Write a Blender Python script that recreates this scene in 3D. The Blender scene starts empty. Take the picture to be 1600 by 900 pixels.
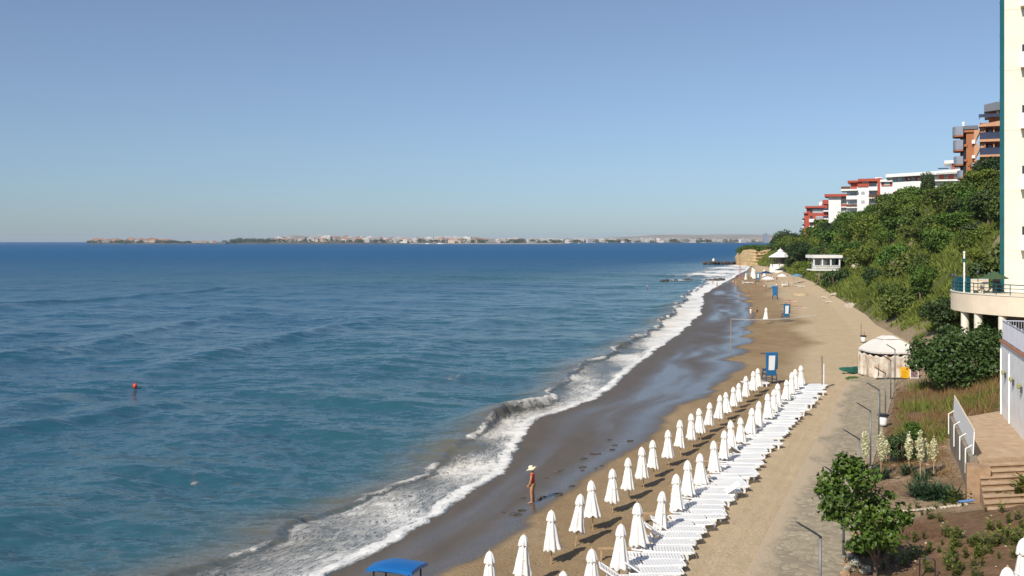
import bpy, math, random
import numpy as np
from mathutils import Vector, Matrix

# ------------------------------------------------------------------ camera, sky, sun, exposure
scene = bpy.context.scene
COL = scene.collection
F = 1555.0            # focal length in photograph pixels (35 mm on a 36 mm wide sensor, 1600 px)
EYE = 12.5            # eye height over the water, metres
HZ = 376.5            # eye level in the photograph
cam_d = bpy.data.cameras.new('camera')
cam = bpy.data.objects.new('camera', cam_d)
COL.objects.link(cam)
cam.location = (0, 0, EYE)
cam.rotation_euler = (math.radians(90), 0, 0)
cam_d.sensor_width = 36.0
cam_d.lens = 36.0 * F / 1600.0
cam_d.shift_y = -(450 - HZ) / 1600.0
cam_d.clip_start = 0.5
cam_d.clip_end = 40000
scene.camera = cam

SUN_EL = math.radians(40)
SX, SY = -0.585, -0.811                      # horizontal direction towards the sun
SUN_ROT = math.atan2(SX, SY)
w = bpy.data.worlds.new('World')
scene.world = w
w.use_nodes = True
wn = w.node_tree.nodes
sky = wn.new('ShaderNodeTexSky')
sky.sky_type = 'NISHITA'
sky.sun_disc = False
sky.sun_elevation = SUN_EL
sky.sun_rotation = SUN_ROT
sky.altitude = 0
sky.air_density = 1.0
sky.dust_density = 0.3
sky.ozone_density = 10.0
wn['Background'].inputs['Strength'].default_value = 0.0715
hsv = wn.new('ShaderNodeHueSaturation')
hsv.inputs['Saturation'].default_value = 0.72
w.node_tree.links.new(sky.outputs['Color'], hsv.inputs['Color'])
wb = wn.new('ShaderNodeMix'); wb.data_type = 'RGBA'; wb.blend_type = 'MULTIPLY'; wb.inputs[0].default_value = 1.0
wb.inputs[7].default_value = (0.93, 1.012, 1.06, 1)          # white balance of the photograph
w.node_tree.links.new(hsv.outputs['Color'], wb.inputs[6])
w.node_tree.links.new(wb.outputs[2], wn['Background'].inputs['Color'])

sd = bpy.data.lights.new('sun', 'SUN')
sd.energy = 3.85
sd.angle = math.radians(0.5)
sd.color = (1.0, 0.93, 0.82)
sun = bpy.data.objects.new('sun', sd)
COL.objects.link(sun)
sdir = Vector((SX * math.cos(SUN_EL), SY * math.cos(SUN_EL), math.sin(SUN_EL)))
sun.rotation_euler = sdir.to_track_quat('Z', 'Y').to_euler()
sun.location = (-60, -100, 120)

scene.view_settings.view_transform = 'Standard'
scene.view_settings.look = 'None'
scene.view_settings.exposure = 0.4
scene.view_settings.gamma = 1.0
scene.view_settings.use_curve_mapping = False
scene.cycles.volume_bounces = 0
scene.cycles.max_bounces = 6
scene.cycles.diffuse_bounces = 3
scene.cycles.transparent_max_bounces = 6

# ------------------------------------------------------------------ helpers
rng = np.random.default_rng(7)
random.seed(7)

def tag(o, label=None, cat=None, group=None, kind=None):
    if label: o['label'] = label
    if cat: o['category'] = cat
    if group: o['group'] = group
    if kind: o['kind'] = kind
    return o

def empty(name, loc, label, cat, group=None, rz=0.0):
    o = bpy.data.objects.new(name, None)
    o.empty_display_size = 0.3
    COL.objects.link(o)
    o.location = loc
    o.rotation_euler = (0, 0, rz)
    return tag(o, label, cat, group)

def link_mesh(name, verts, faces, mats, parent=None, smooth=False, mi=None, attrs=None):
    me = bpy.data.meshes.new(name)
    me.from_pydata(verts, [], faces)
    if not isinstance(mats, (list, tuple)): mats = [mats]
    for m in mats: me.materials.append(m)
    if mi is not None:
        me.polygons.foreach_set('material_index', np.asarray(mi, dtype=np.int32))
    if smooth:
        me.polygons.foreach_set('use_smooth', np.ones(len(me.polygons), dtype=bool))
    if attrs:
        for an, (dom, typ, data) in attrs.items():
            a = me.attributes.new(an, typ, dom)
            key = 'vector' if typ == 'FLOAT_VECTOR' else 'value'
            a.data.foreach_set(key, np.asarray(data, dtype=np.float32).ravel())
    me.update()
    o = bpy.data.objects.new(name, me)
    COL.objects.link(o)
    if parent is not None: o.parent = parent
    return o

class MB:
    """collects primitive shapes; build() links them as one mesh object"""
    def __init__(s):
        s.v = []; s.f = []; s.mi = []
    def add(s, vs, fs, m=0):
        b = len(s.v)
        s.v += [tuple(p) for p in vs]
        s.f += [tuple(b + i for i in f) for f in fs]
        s.mi += [m] * len(fs)
        return s
    def box(s, c, d, rz=0.0, m=0, rx=0.0, ry=0.0):
        hx, hy, hz = d[0] / 2, d[1] / 2, d[2] / 2
        R = Matrix.Rotation(rz, 3, 'Z') @ Matrix.Rotation(ry, 3, 'Y') @ Matrix.Rotation(rx, 3, 'X')
        C = Vector(c)
        e = min(0.06 * min(d), 0.02)
        P = []
        for sx in (-1, 1):
            for sy in (-1, 1):
                for sz in (-1, 1):
                    P.append(C + R @ Vector((sx * hx, sy * hy, sz * hz)))
        return s.add(P, [(0, 1, 3, 2), (4, 6, 7, 5), (0, 4, 5, 1), (2, 3, 7, 6), (0, 2, 6, 4), (1, 5, 7, 3)], m)
    def bx(s, x0, x1, y0, y1, z0, z1, m=0):
        return s.box(((x0 + x1) / 2, (y0 + y1) / 2, (z0 + z1) / 2), (abs(x1 - x0), abs(y1 - y0), abs(z1 - z0)), m=m)
    def tube(s, pts, r, n=8, m=0, cap=True):
        pts = [Vector(p) for p in pts]
        rs = r if isinstance(r, (list, tuple)) else [r] * len(pts)
        rings = []
        for i, p in enumerate(pts):
            a = pts[max(0, i - 1)]; b = pts[min(len(pts) - 1, i + 1)]
            t = (b - a).normalized()
            ref = Vector((0, 0, 1)) if abs(t.z) < 0.9 else Vector((1, 0, 0))
            u = t.cross(ref).normalized(); v = t.cross(u)
            rings.append([p + rs[i] * (math.cos(2 * math.pi * k / n) * u + math.sin(2 * math.pi * k / n) * v) for k in range(n)])
        V = [q for rg in rings for q in rg]; Fc = []
        for i in range(len(pts) - 1):
            for k in range(n):
                k2 = (k + 1) % n
                Fc.append((i * n + k, i * n + k2, (i + 1) * n + k2, (i + 1) * n + k))
        if cap:
            Fc.append(tuple(range(n))[::-1]); Fc.append(tuple((len(pts) - 1) * n + k for k in range(n)))
        return s.add(V, Fc, m)
    def lathe(s, prof, n=16, c=(0, 0, 0), m=0, flute=None):
        """prof: list of (r, z); flute(k, i) multiplies the radius"""
        V = []; Fc = []
        for i, (r, z) in enumerate(prof):
            for k in range(n):
                q = r * (flute(k, i) if flute else 1.0)
                a = 2 * math.pi * k / n
                V.append((c[0] + q * math.cos(a), c[1] + q * math.sin(a), c[2] + z))
        for i in range(len(prof) - 1):
            for k in range(n):
                k2 = (k + 1) % n
                Fc.append((i * n + k, i * n + k2, (i + 1) * n + k2, (i + 1) * n + k))
        Fc.append(tuple(range(n))[::-1]); Fc.append(tuple((len(prof) - 1) * n + k for k in range(n)))
        return s.add(V, Fc, m)
    def prism(s, poly, z0, z1, m=0):
        n = len(poly)
        V = [(x, y, z0) for x, y in poly] + [(x, y, z1) for x, y in poly]
        Fc = [tuple(range(n))[::-1], tuple(range(n, 2 * n))]
        for i in range(n):
            j = (i + 1) % n
            Fc.append((i, j, n + j, n + i))
        return s.add(V, Fc, m)
    def slab(s, poly, y0, y1, m=0):
        """polygon in the XZ plane given depth along Y"""
        n = len(poly)
        V = [(x, y0, z) for x, z in poly] + [(x, y1, z) for x, z in poly]
        Fc = [tuple(range(n)), tuple(range(n, 2 * n))[::-1]]
        for i in range(n):
            j = (i + 1) % n
            Fc.append((j, i, n + i, n + j))
        return s.add(V, Fc, m)
    def rock(s, c, r, seed=0, m=0, sq=0.75):
        rr = random.Random(seed)
        n1, n2 = 7, 5
        V = [(c[0], c[1], c[2] - r * sq)]
        for i in range(1, n2):
            th = math.pi * i / n2
            for k in range(n1):
                a = 2 * math.pi * (k + 0.5 * (i % 2)) / n1
                q = r * rr.uniform(0.72, 1.2)
                V.append((c[0] + q * math.sin(th) * math.cos(a), c[1] + q * math.sin(th) * math.sin(a), c[2] - q * sq * math.cos(th)))
        V.append((c[0], c[1], c[2] + r * sq))
        Fc = []
        for k in range(n1): Fc.append((0, 1 + (k + 1) % n1, 1 + k))
        for i in range(n2 - 2):
            for k in range(n1):
                a = 1 + i * n1 + k; b = 1 + i * n1 + (k + 1) % n1
                Fc.append((a, b, b + n1, a + n1))
        L = len(V) - 1; b0 = 1 + (n2 - 2) * n1
        for k in range(n1): Fc.append((L, b0 + k, b0 + (k + 1) % n1))
        return s.add(V, Fc, m)
    def build(s, name, mats, parent=None, smooth=False, label=None, cat=None, group=None, kind=None, bevel=0.0, auto=False):
        o = link_mesh(name, s.v, s.f, mats, parent, smooth, s.mi)
        if bevel:
            b = o.modifiers.new('bevel', 'BEVEL'); b.width = bevel; b.segments = 2; b.limit_method = 'ANGLE'
        return tag(o, label, cat, group, kind)

def copy_tree(o, parent=None):
    c = o.copy(); COL.objects.link(c)
    if parent is not None: c.parent = parent
    for ch in list(o.children): copy_tree(ch, c)
    return c

def ordinal(n):
    ones = ['', 'first', 'second', 'third', 'fourth', 'fifth', 'sixth', 'seventh', 'eighth', 'ninth', 'tenth', 'eleventh', 'twelfth',
            'thirteenth', 'fourteenth', 'fifteenth', 'sixteenth', 'seventeenth', 'eighteenth', 'nineteenth']
    if n < 20: return ones[n]
    t, u = divmod(n, 10)
    if u == 0: return {2: 'twentieth', 3: 'thirtieth', 4: 'fortieth'}[t]
    return {2: 'twenty', 3: 'thirty', 4: 'forty'}[t] + '-' + ones[u]

# value noise in numpy
def _hash(ix, iy, seed):
    ix = np.asarray(ix).astype(np.int64) & 0xffffffff
    iy = np.asarray(iy).astype(np.int64) & 0xffffffff
    h = (ix * 374761393 + iy * 668265263 + seed * 974634777) & 0xffffffff
    h = ((h ^ (h >> 13)) * 1274126177) & 0xffffffff
    h = h ^ (h >> 16)
    return (h & 0xffff) / 65535.0
def vnoise(x, y, seed=0):
    x = np.asarray(x, float); y = np.asarray(y, float)
    ix = np.floor(x); iy = np.floor(y)
    fx = x - ix; fy = y - iy
    fx = fx * fx * (3 - 2 * fx); fy = fy * fy * (3 - 2 * fy)
    a = _hash(ix, iy, seed); b = _hash(ix + 1, iy, seed); c = _hash(ix, iy + 1, seed); d = _hash(ix + 1, iy + 1, seed)
    return (a * (1 - fx) + b * fx) * (1 - fy) + (c * (1 - fx) + d * fx) * fy
def fbm(x, y, seed=0, octv=4):
    t = 0; a = 0.5; s = 0
    for i in range(octv):
        t = t + a * vnoise(np.asarray(x) * 2 ** i + 17.3 * i, np.asarray(y) * 2 ** i - 9.1 * i, seed + i)
        s += a; a *= 0.5
    return t / s

# ------------------------------------------------------------------ materials
def new_mat(name):
    m = bpy.data.materials.new(name); m.use_nodes = True
    nt = m.node_tree
    return m, nt, nt.nodes['Principled BSDF']

def N(nt, typ, **kw):
    n = nt.nodes.new(typ)
    for k, v in kw.items():
        if k in n.inputs: n.inputs[k].default_value = v
        else: setattr(n, k, v)
    return n

def ramp(nt, fac, stops):
    r = nt.nodes.new('ShaderNodeValToRGB')
    els = r.color_ramp.elements
    while len(els) < len(stops): els.new(0.5)
    for e, (p, c) in zip(els, stops):
        e.position = p
        e.color = (c[0], c[1], c[2], 1) if isinstance(c, (tuple, list)) else (c, c, c, 1)
    nt.links.new(fac, r.inputs['Fac'])
    return r

def mixc(nt, fac, a, b, blend='MIX'):
    m = nt.nodes.new('ShaderNodeMix'); m.data_type = 'RGBA'; m.blend_type = blend
    for sock, val in ((m.inputs[0], fac), (m.inputs[6], a), (m.inputs[7], b)):
        if hasattr(val, 'is_linked'): nt.links.new(val, sock)
        elif isinstance(val, (tuple, list)): sock.default_value = (val[0], val[1], val[2], 1)
        else: sock.default_value = val
    return m.outputs[2]

def math_n(nt, op, a, b=None, c=None):
    m = nt.nodes.new('ShaderNodeMath'); m.operation = op
    for i, val in enumerate((a, b, c)):
        if val is None: continue
        if hasattr(val, 'is_linked'): nt.links.new(val, m.inputs[i])
        else: m.inputs[i].default_value = val
    return m.outputs[0]

def noise(nt, vec, scale, detail=4, rough=0.55, dist=0.0):
    n = nt.nodes.new('ShaderNodeTexNoise')
    n.inputs['Scale'].default_value = scale; n.inputs['Detail'].default_value = detail
    n.inputs['Roughness'].default_value = rough; n.inputs['Distortion'].default_value = dist
    if vec is not None: nt.links.new(vec, n.inputs['Vector'])
    return n.outputs['Fac']

def coords(nt, which='Object', scale=(1, 1, 1), rot=(0, 0, 0)):
    t = nt.nodes.new('ShaderNodeTexCoord')
    mp = nt.nodes.new('ShaderNodeMapping')
    mp.inputs['Scale'].default_value = scale
    mp.inputs['Rotation'].default_value = rot
    nt.links.new(t.outputs[which], mp.inputs['Vector'])
    return mp.outputs['Vector']

def geo_pos(nt, scale=(1, 1, 1), rot=(0, 0, 0)):
    t = nt.nodes.new('ShaderNodeNewGeometry')
    mp = nt.nodes.new('ShaderNodeMapping')
    mp.inputs['Scale'].default_value = scale
    mp.inputs['Rotation'].default_value = rot
    nt.links.new(t.outputs['Position'], mp.inputs['Vector'])
    return mp.outputs['Vector']

def bump(nt, height, strength, dist, bsdf, normal=None):
    b = nt.nodes.new('ShaderNodeBump')
    b.inputs['Strength'].default_value = strength; b.inputs['Distance'].default_value = dist
    nt.links.new(height, b.inputs['Height'])
    if normal is not None: nt.links.new(normal, b.inputs['Normal'])
    if bsdf is not None: nt.links.new(b.outputs['Normal'], bsdf.inputs['Normal'])
    return b.outputs['Normal']

def attr(nt, name):
    a = nt.nodes.new('ShaderNodeAttribute'); a.attribute_name = name
    return a

def pmat(name, col, rough=0.6, var=0.12, scale=4.0, metal=0.0, bmp=0.0, bscale=40.0, spec=0.5, rand=0.0, dirt=None, dscale=1.5, damt=0.5):
    m, nt, b = new_mat(name)
    v = geo_pos(nt)
    n1 = noise(nt, v, scale, 5)
    lo = tuple(c * (1 - var) for c in col); hi = tuple(min(1, c * (1 + var)) for c in col)
    c = ramp(nt, n1, [(0.3, lo), (0.7, hi)]).outputs['Color']
    if dirt:
        n2 = noise(nt, v, dscale, 6, 0.65)
        f = ramp(nt, n2, [(0.45, 0.0), (0.72, damt)]).outputs['Color']
        c = mixc(nt, f, c, dirt)
    if rand:
        oi = nt.nodes.new('ShaderNodeObjectInfo')
        hs = nt.nodes.new('ShaderNodeHueSaturation')
        val = math_n(nt, 'MULTIPLY_ADD', oi.outputs['Random'], rand * 2, 1 - rand)
        nt.links.new(val, hs.inputs['Value']); nt.links.new(c, hs.inputs['Color'])
        c = hs.outputs['Color']
    nt.links.new(c, b.inputs['Base Color'])
    b.inputs['Roughness'].default_value = rough
    b.inputs['Metallic'].default_value = metal
    b.inputs['Specular IOR Level'].default_value = spec
    if bmp: bump(nt, noise(nt, v, bscale, 4), 0.5, bmp, b)
    return m

def leafmat(name, dark, light, rand=0.25, trans=0.25, hue=0.02, rough=0.55):
    m, nt, b = new_mat(name)
    a = attr(nt, 'tone')
    c = ramp(nt, a.outputs['Fac'], [(0.0, dark), (1.0, light)]).outputs['Color']
    oi = nt.nodes.new('ShaderNodeObjectInfo')
    hs = nt.nodes.new('ShaderNodeHueSaturation')
    nt.links.new(math_n(nt, 'MULTIPLY_ADD', oi.outputs['Random'], 2 * rand, 1 - rand), hs.inputs['Value'])
    w1 = nt.nodes.new('ShaderNodeTexWhiteNoise'); w1.noise_dimensions = '1D'
    nt.links.new(oi.outputs['Random'], w1.inputs['W'])
    nt.links.new(math_n(nt, 'MULTIPLY_ADD', w1.outputs['Value'], 2 * hue, 0.5 - hue), hs.inputs['Hue'])
    nt.links.new(c, hs.inputs['Color'])
    nt.links.new(hs.outputs['Color'], b.inputs['Base Color'])
    b.inputs['Roughness'].default_value = rough
    b.inputs['Specular IOR Level'].default_value = 0.35
    tr = nt.nodes.new('ShaderNodeBsdfTranslucent')
    nt.links.new(hs.outputs['Color'], tr.inputs['Color'])
    mx = nt.nodes.new('ShaderNodeMixShader'); mx.inputs[0].default_value = trans
    out = nt.nodes['Material Output']
    nt.links.new(b.outputs[0], mx.inputs[1]); nt.links.new(tr.outputs[0], mx.inputs[2])
    nt.links.new(mx.outputs[0], out.inputs['Surface'])
    return m
# ------------------------------------------------------------------ terrain profile (x across, d = distance along +Y)
def curve(pairs):
    a = np.array(pairs, float)
    return lambda d: np.interp(d, a[:, 0], a[:, 1])
XS = curve([(0, -22), (15, -15.5), (25, -11.5), (30, -9.6), (37.85, -6.8), (45.9, -2.95), (54, -0.6), (62, 0.8), (67, 1.2), (71, 2.3), (78, 6.3), (87, 9.5), (97, 11.6), (106, 14.2), (126, 20.4),
            (171, 32.4), (233, 44.9), (300, 64), (340, 76), (363, 82), (420, 99), (480, 115), (505, 119), (540, 130), (600, 175), (1000, 300), (5000, 1500), (14000, 4200)])
XW = curve([(0, -17), (15, -11), (30, -4.5), (38.6, -.74), (48.7, 3.1), (58, 7.2), (68.2, 11), (80, 16.2), (91.7, 20.6), (114, 26.8), (151, 36.9), (185, 44.7), (247, 58), (303, 67), (363, 86), (480, 117), (600, 180)])
XRA = curve([(0, -15.2), (29.65, -1.81), (38.9, 2.42), (77.6, 19.2), (120, 37)])          # seaward parasol row
XRB = curve([(0, -11.26), (32, 2.65), (77.2, 22.3), (120, 40.9)])                          # parasols by the loungers
XWL = curve([(0, -6.6), (34.2, 7.9), (83.8, 28.3), (88, 29.8), (100, 36), (127, 43.5), (170, 55), (260, 75), (363, 92), (480, 119), (600, 182)])
XWR = curve([(0, -3.4), (28.9, 9.0), (80, 30.9), (86, 33.4), (93, 37.6), (106, 42.3), (127, 46.5), (146, 51.8), (199, 64), (262, 79), (330, 91), (380, 100), (432, 107), (480, 121), (520, 128), (560, 150), (600, 190)])
ZT = curve([(0, 1.05), (86, 1.1), (100, 1.7), (560, 2.0)])
XG = curve([(0, 8), (28.9, 20.0), (80, 41.5), (88, 43.5), (100, 46), (127, 51), (199, 70), (262, 85), (330, 97), (432, 113), (480, 126), (520, 131), (600, 194)])
ZG = curve([(0, 3.2), (36, 3.2), (40.5, 2.0), (52, 2.0), (60, 3.2), (80, 3.2), (90, 4.0), (100, 5.2), (127, 5.6), (330, 5.5), (480, 6.2), (520, 5.0), (560, 2.0)])
XR = curve([(0, 55), (60, 62), (100, 69), (140, 77), (187, 84), (230, 90), (300, 106), (380, 121), (450, 129), (520, 135), (560, 160), (600, 200)])
ZR = curve([(0, 18), (60, 20), (100, 22), (140, 21.5), (187, 21), (230, 20), (300, 17.5), (380, 14.0), (450, 10), (520, 8), (560, 4), (600, 1)])

def gz(x, d, detail=True):
    x = np.asarray(x, float); d = np.asarray(d, float)
    X = [XS(d), XW(d), XWL(d), XWR(d), XG(d), XR(d)]
    Z = [0 * d, 0 * d + 0.42, 0 * d + 1.0, ZT(d), ZG(d), ZR(d)]
    u = x - X[0]
    z = np.where(u < 0, np.maximum(u * 0.06, -3.0), 0.0)
    for i in range(5):
        t = (x - X[i]) / np.maximum(X[i + 1] - X[i], 0.2)
        inside = (t >= 0) & (t <= 1)
        tt = np.clip(t, 0, 1)
        if i == 4: tt = tt * 0.55 + 0.45 * tt * tt * (3 - 2 * tt)
        z = np.where(inside & (u >= 0), Z[i] + (Z[i + 1] - Z[i]) * tt, z)
    z = np.where(x > X[5], Z[5] + np.clip((x - X[5]) * 0.02, 0, 3), z)
    if detail:
        hill = np.clip((x - X[3]) / 4.0, 0, 1) * np.clip((d - 86) / 12.0, 0, 1)
        z = z + hill * (fbm(x / 9.0, d / 9.0, 3) - 0.5) * 3.2
        gard = np.clip((x - X[3] - 0.3) / 1.5, 0, 1) * np.clip((90 - d) / 6.0, 0, 1)
        z = z + gard * ((fbm(x / 2.2, d / 2.2, 5) - 0.5) * 0.55 + (fbm(x / .5, d / .5, 6) - 0.5) * 0.10)
        sand = np.clip((x - X[1]) / 1.5, 0, 1) * np.clip((X[3] - x + 1) / 2, 0, 1)
        z = z + sand * ((fbm(x / 1.6, d / 2.4, 8) - 0.5) * 0.10 + (fbm(x / .35, d / .35, 9, 3) - 0.5) * 0.035)
    return z

_DS = np.concatenate([np.linspace(14, 120, 2400), np.linspace(120, 700, 3000)])
def at(px, py):
    """where the line of sight through a photograph point meets the terrain"""
    x = (px - 800) / F * _DS
    z = EYE - (py - HZ) / F * _DS
    g = gz(x, _DS)
    k = np.argmax(z <= g)
    d = _DS[k]
    return Vector(((px - 800) / F * d, d, float(gz(np.array([(px - 800) / F * d]), np.array([d]))[0])))
def gpt(x, d, dz=0.0):
    return Vector((x, d, float(gz(np.array([x]), np.array([d]))[0]) + dz))

def rows_geom(d0, d1, k):
    n = int(math.log(d1 / d0) / k) + 1
    return np.exp(np.linspace(math.log(d0), math.log(d1), n))

def grid_obj(name, X, Y, Z, mat, attrs=None, kind='structure', smooth=True):
    r, c = X.shape
    V = np.stack([X, Y, Z], -1).reshape(-1, 3)
    i = np.arange(r - 1)[:, None] * c + np.arange(c - 1)[None, :]
    Fc = np.stack([i, i + 1, i + c + 1, i + c], -1).reshape(-1, 4)
    me = bpy.data.meshes.new(name)
    me.vertices.add(len(V)); me.vertices.foreach_set('co', V.astype(np.float32).ravel())
    me.loops.add(Fc.size); me.loops.foreach_set('vertex_index', Fc.astype(np.int32).ravel())
    me.polygons.add(len(Fc))
    me.polygons.foreach_set('loop_start', np.arange(0, Fc.size, 4, dtype=np.int32))
    me.polygons.foreach_set('use_smooth', np.full(len(Fc), smooth))
    me.materials.append(mat)
    if attrs:
        for an, data in attrs.items():
            if data.ndim == 3:
                a = me.attributes.new(an, 'FLOAT_VECTOR', 'POINT'); a.data.foreach_set('vector', data.reshape(-1).astype(np.float32))
            else:
                a = me.attributes.new(an, 'FLOAT', 'POINT'); a.data.foreach_set('value', data.reshape(-1).astype(np.float32))
    me.update(calc_edges=True); me.validate()
    o = bpy.data.objects.new(name, me); COL.objects.link(o)
    return tag(o, kind=kind)

# ---- sand
def sand_material():
    m, nt, b = new_mat('sand')
    p = geo_pos(nt)
    wet = attr(nt, 'wet').outputs['Fac']; damp = attr(nt, 'damp').outputs['Fac']; film = attr(nt, 'film').outputs['Fac']
    ps = geo_pos(nt, (1.0, 0.4, 1.0), (0, 0, math.radians(-24)))
    n1 = noise(nt, ps, 0.9, 6, 0.6)
    n2 = noise(nt, p, 9.0, 5, 0.65)
    n3 = noise(nt, p, 90.0, 2, 0.6)
    dry = mixc(nt, n1, (0.465, 0.352, 0.218), (0.575, 0.455, 0.300))
    dampc = mixc(nt, n1, (0.225, 0.148, 0.075), (0.32, 0.22, 0.12))
    c = mixc(nt, damp, dry, dampc)
    wetc = mixc(nt, n1, (0.085, 0.070, 0.052), (0.150, 0.115, 0.080))
    c = mixc(nt, wet, c, wetc)
    speck = ramp(nt, n2, [(0.30, 0.74), (0.62, 1.08)]).outputs['Color']
    c = mixc(nt, 1.0, c, speck, 'MULTIPLY')
    deb = ramp(nt, noise(nt, p, 3.2, 8, 0.8), [(0.70, 0.0), (0.76, 0.75)]).outputs['Color']
    c = mixc(nt, math_n(nt, 'MULTIPLY', deb, math_n(nt, 'SUBTRACT', 1.0, wet)), c, (0.07, 0.055, 0.035))
    nt.links.new(c, b.inputs['Base Color'])
    r = math_n(nt, 'MULTIPLY_ADD', wet, -0.40, 0.92)
    r = math_n(nt, 'MULTIPLY_ADD', film, -0.40, r)
    r = math_n(nt, 'MAXIMUM', r, 0.17)
    nt.links.new(r, b.inputs['Roughness'])
    spec = math_n(nt, 'MULTIPLY_ADD', wet, 0.30, 0.15)
    nt.links.new(spec, b.inputs['Specular IOR Level'])
    b.inputs['IOR'].default_value = 1.36
    fp = nt.nodes.new('ShaderNodeTexVoronoi'); fp.inputs['Scale'].default_value = 1.9; fp.inputs['Randomness'].default_value = 1.0
    nt.links.new(p, fp.inputs['Vector'])
    pit = ramp(nt, fp.outputs['Distance'], [(0.10, 0.0), (0.24, 0.62), (0.32, 0.5)]).outputs['Color']       # trodden hollows
    h = math_n(nt, 'MULTIPLY', math_n(nt, 'ADD', math_n(nt, 'ADD', math_n(nt, 'MULTIPLY', n2, 0.6), math_n(nt, 'MULTIPLY', pit, 0.45)), math_n(nt, 'MULTIPLY', n3, 0.12)), math_n(nt, 'MULTIPLY_ADD', wet, -0.93, 1.0))
    bump(nt, h, 0.9, 0.10, b)
    return m
SAND = sand_material()

def wet_fields(X, Y):
    u = X - XS(Y)
    wb = XW(Y) + (fbm(X * 0 + 3, Y / 6.0, 21) - 0.5) * 3.0 * np.clip(Y / 60, .5, 1.6) + (fbm(X / 3, Y / 1.2, 22) - 0.5) * 0.7
    wet = np.clip((wb - X) / (0.35 + 0.004 * Y), 0, 1)
    width = np.maximum(wb - XS(Y), 1.0)
    t = np.clip(u / width, 0, 1)
    band = fbm(t * 3.0 + Y / 110.0, Y / 15.0 + t * 0.7, 31, 4)
    film = np.clip((band - 0.36) * 2.8, 0, 1) * np.clip((t - 0.10) * 5, 0, 1)
    edge = np.clip(1 - np.abs(t - 0.80) / 0.26, 0, 1)
    film = np.clip(np.maximum(film, edge * 0.9), 0, 1) * wet
    dampb = XRB(Y) + 1.2 + (fbm(X / 5, Y / 7.0, 23) - 0.5) * 2.4
    dampb = np.where(Y > 82, XW(Y) + (XWL(Y) - XW(Y)) * 0.62 + (fbm(X / 8, Y / 12.0, 24) - 0.5) * 6, dampb)
    damp = np.clip((dampb - X) / (1.6 + 0.01 * Y), 0, 1)
    damp = np.clip(damp * (0.72 + 0.5 * (fbm(X / 2.5, Y / 5, 25) - 0.3)), 0, 1)
    return wet, film, damp

D = rows_geom(12, 620, 0.0052)
T = np.linspace(0, 1, 210)
lo = XS(D) - 18; hi = XWR(D) + 0.02
tt = 0.5 * T + 0.5 * (T ** 1.0)
X = lo[:, None] + (hi - lo)[:, None] * tt[None, :]
Y = np.repeat(D[:, None], X.shape[1], 1)
Z = gz(X, Y)
# tyre tracks pressed into the sand between the loungers and the paving
for off in (2.6, 4.1, 5.6, 3.3):
    cx = XRB(Y) + off + 0.25 * np.sin(Y / 9.0 + off)
    Z = Z - 0.065 * np.exp(-((X - cx) / 0.13) ** 2) * (Y < 120)
wet, film, damp = wet_fields(X, Y)
# shallow ripples / footmarks on dry sand
Z = Z + (1 - wet) * (vnoise(X / .45, Y / .6, 41) ** 3) * -0.05
grid_obj('sand_beach', X, Y, Z, SAND, {'wet': wet, 'film': film, 'damp': damp})

# ---- hillside and garden
def soil_material(name, kind):
    m, nt, b = new_mat(name)
    p = geo_pos(nt)
    n1 = noise(nt, p, 0.35 if kind == 'hill' else 0.9, 6, 0.6)
    n2 = noise(nt, p, 5.0, 6, 0.7)
    g = attr(nt, 'green').outputs['Fac']; s = attr(nt, 'sandy').outputs['Fac']
    if kind == 'hill':
        c = mixc(nt, n1, (0.075, 0.100, 0.024), (0.140, 0.140, 0.045))
        bare = mixc(nt, n2, (0.24, 0.17, 0.10), (0.42, 0.33, 0.22))
    else:
        c = mixc(nt, n1, (0.165, 0.092, 0.052), (0.245, 0.150, 0.090))
        bare = mixc(nt, n2, (0.26, 0.175, 0.11), (0.40, 0.30, 0.20))
        c = mixc(nt, math_n(nt, 'MULTIPLY', g, n2), c, (0.10, 0.105, 0.03))
    c = mixc(nt, s, c, bare)
    sp = ramp(nt, n2, [(0.32, 0.55), (0.65, 1.12)]).outputs['Color']
    c = mixc(nt, 1.0, c, sp, 'MULTIPLY')
    nt.links.new(c, b.inputs['Base Color'])
    b.inputs['Roughness'].default_value = 0.95
    b.inputs['Specular IOR Level'].default_value = 0.15
    bump(nt, n2, 0.9, 0.12 if kind == 'hill' else 0.07, b)
    return m
HILL = soil_material('hill_earth', 'hill')
SOIL = soil_material('garden_earth', 'garden')

def sandy_field(X, Y):
    """bare earth: along the foot of the slope and in a few slips"""
    xt, xr = XWR(Y), XR(Y)
    t = (X - xt) / np.maximum(xr - xt, 1)
    e = fbm(X / 6.0, Y / 9.0, 51)
    foot = np.clip((0.05 + 0.02 * np.clip((150 - Y) / 40, 0, 1) + (e - 0.5) * 0.45 - t) * 9, 0, 1)
    slip = np.clip((fbm(X / 7.0, Y / 11.0, 52) - 0.66) * 12, 0, 1) * np.clip((0.9 - t) * 4, 0, 1)
    return np.clip(np.maximum(foot, slip), 0, 1)

D = rows_geom(86, 620, 0.006)
T = np.linspace(0, 1, 150) ** 1.4
lo = XWR(D) + 0.02; hi = XR(D) + 420
X = lo[:, None] + (hi - lo)[:, None] * T[None, :]
Y = np.repeat(D[:, None], X.shape[1], 1)
Z = gz(X, Y)
grid_obj('hillside', X, Y, Z, HILL, {'green': X * 0, 'sandy': sandy_field(X, Y)})

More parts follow.
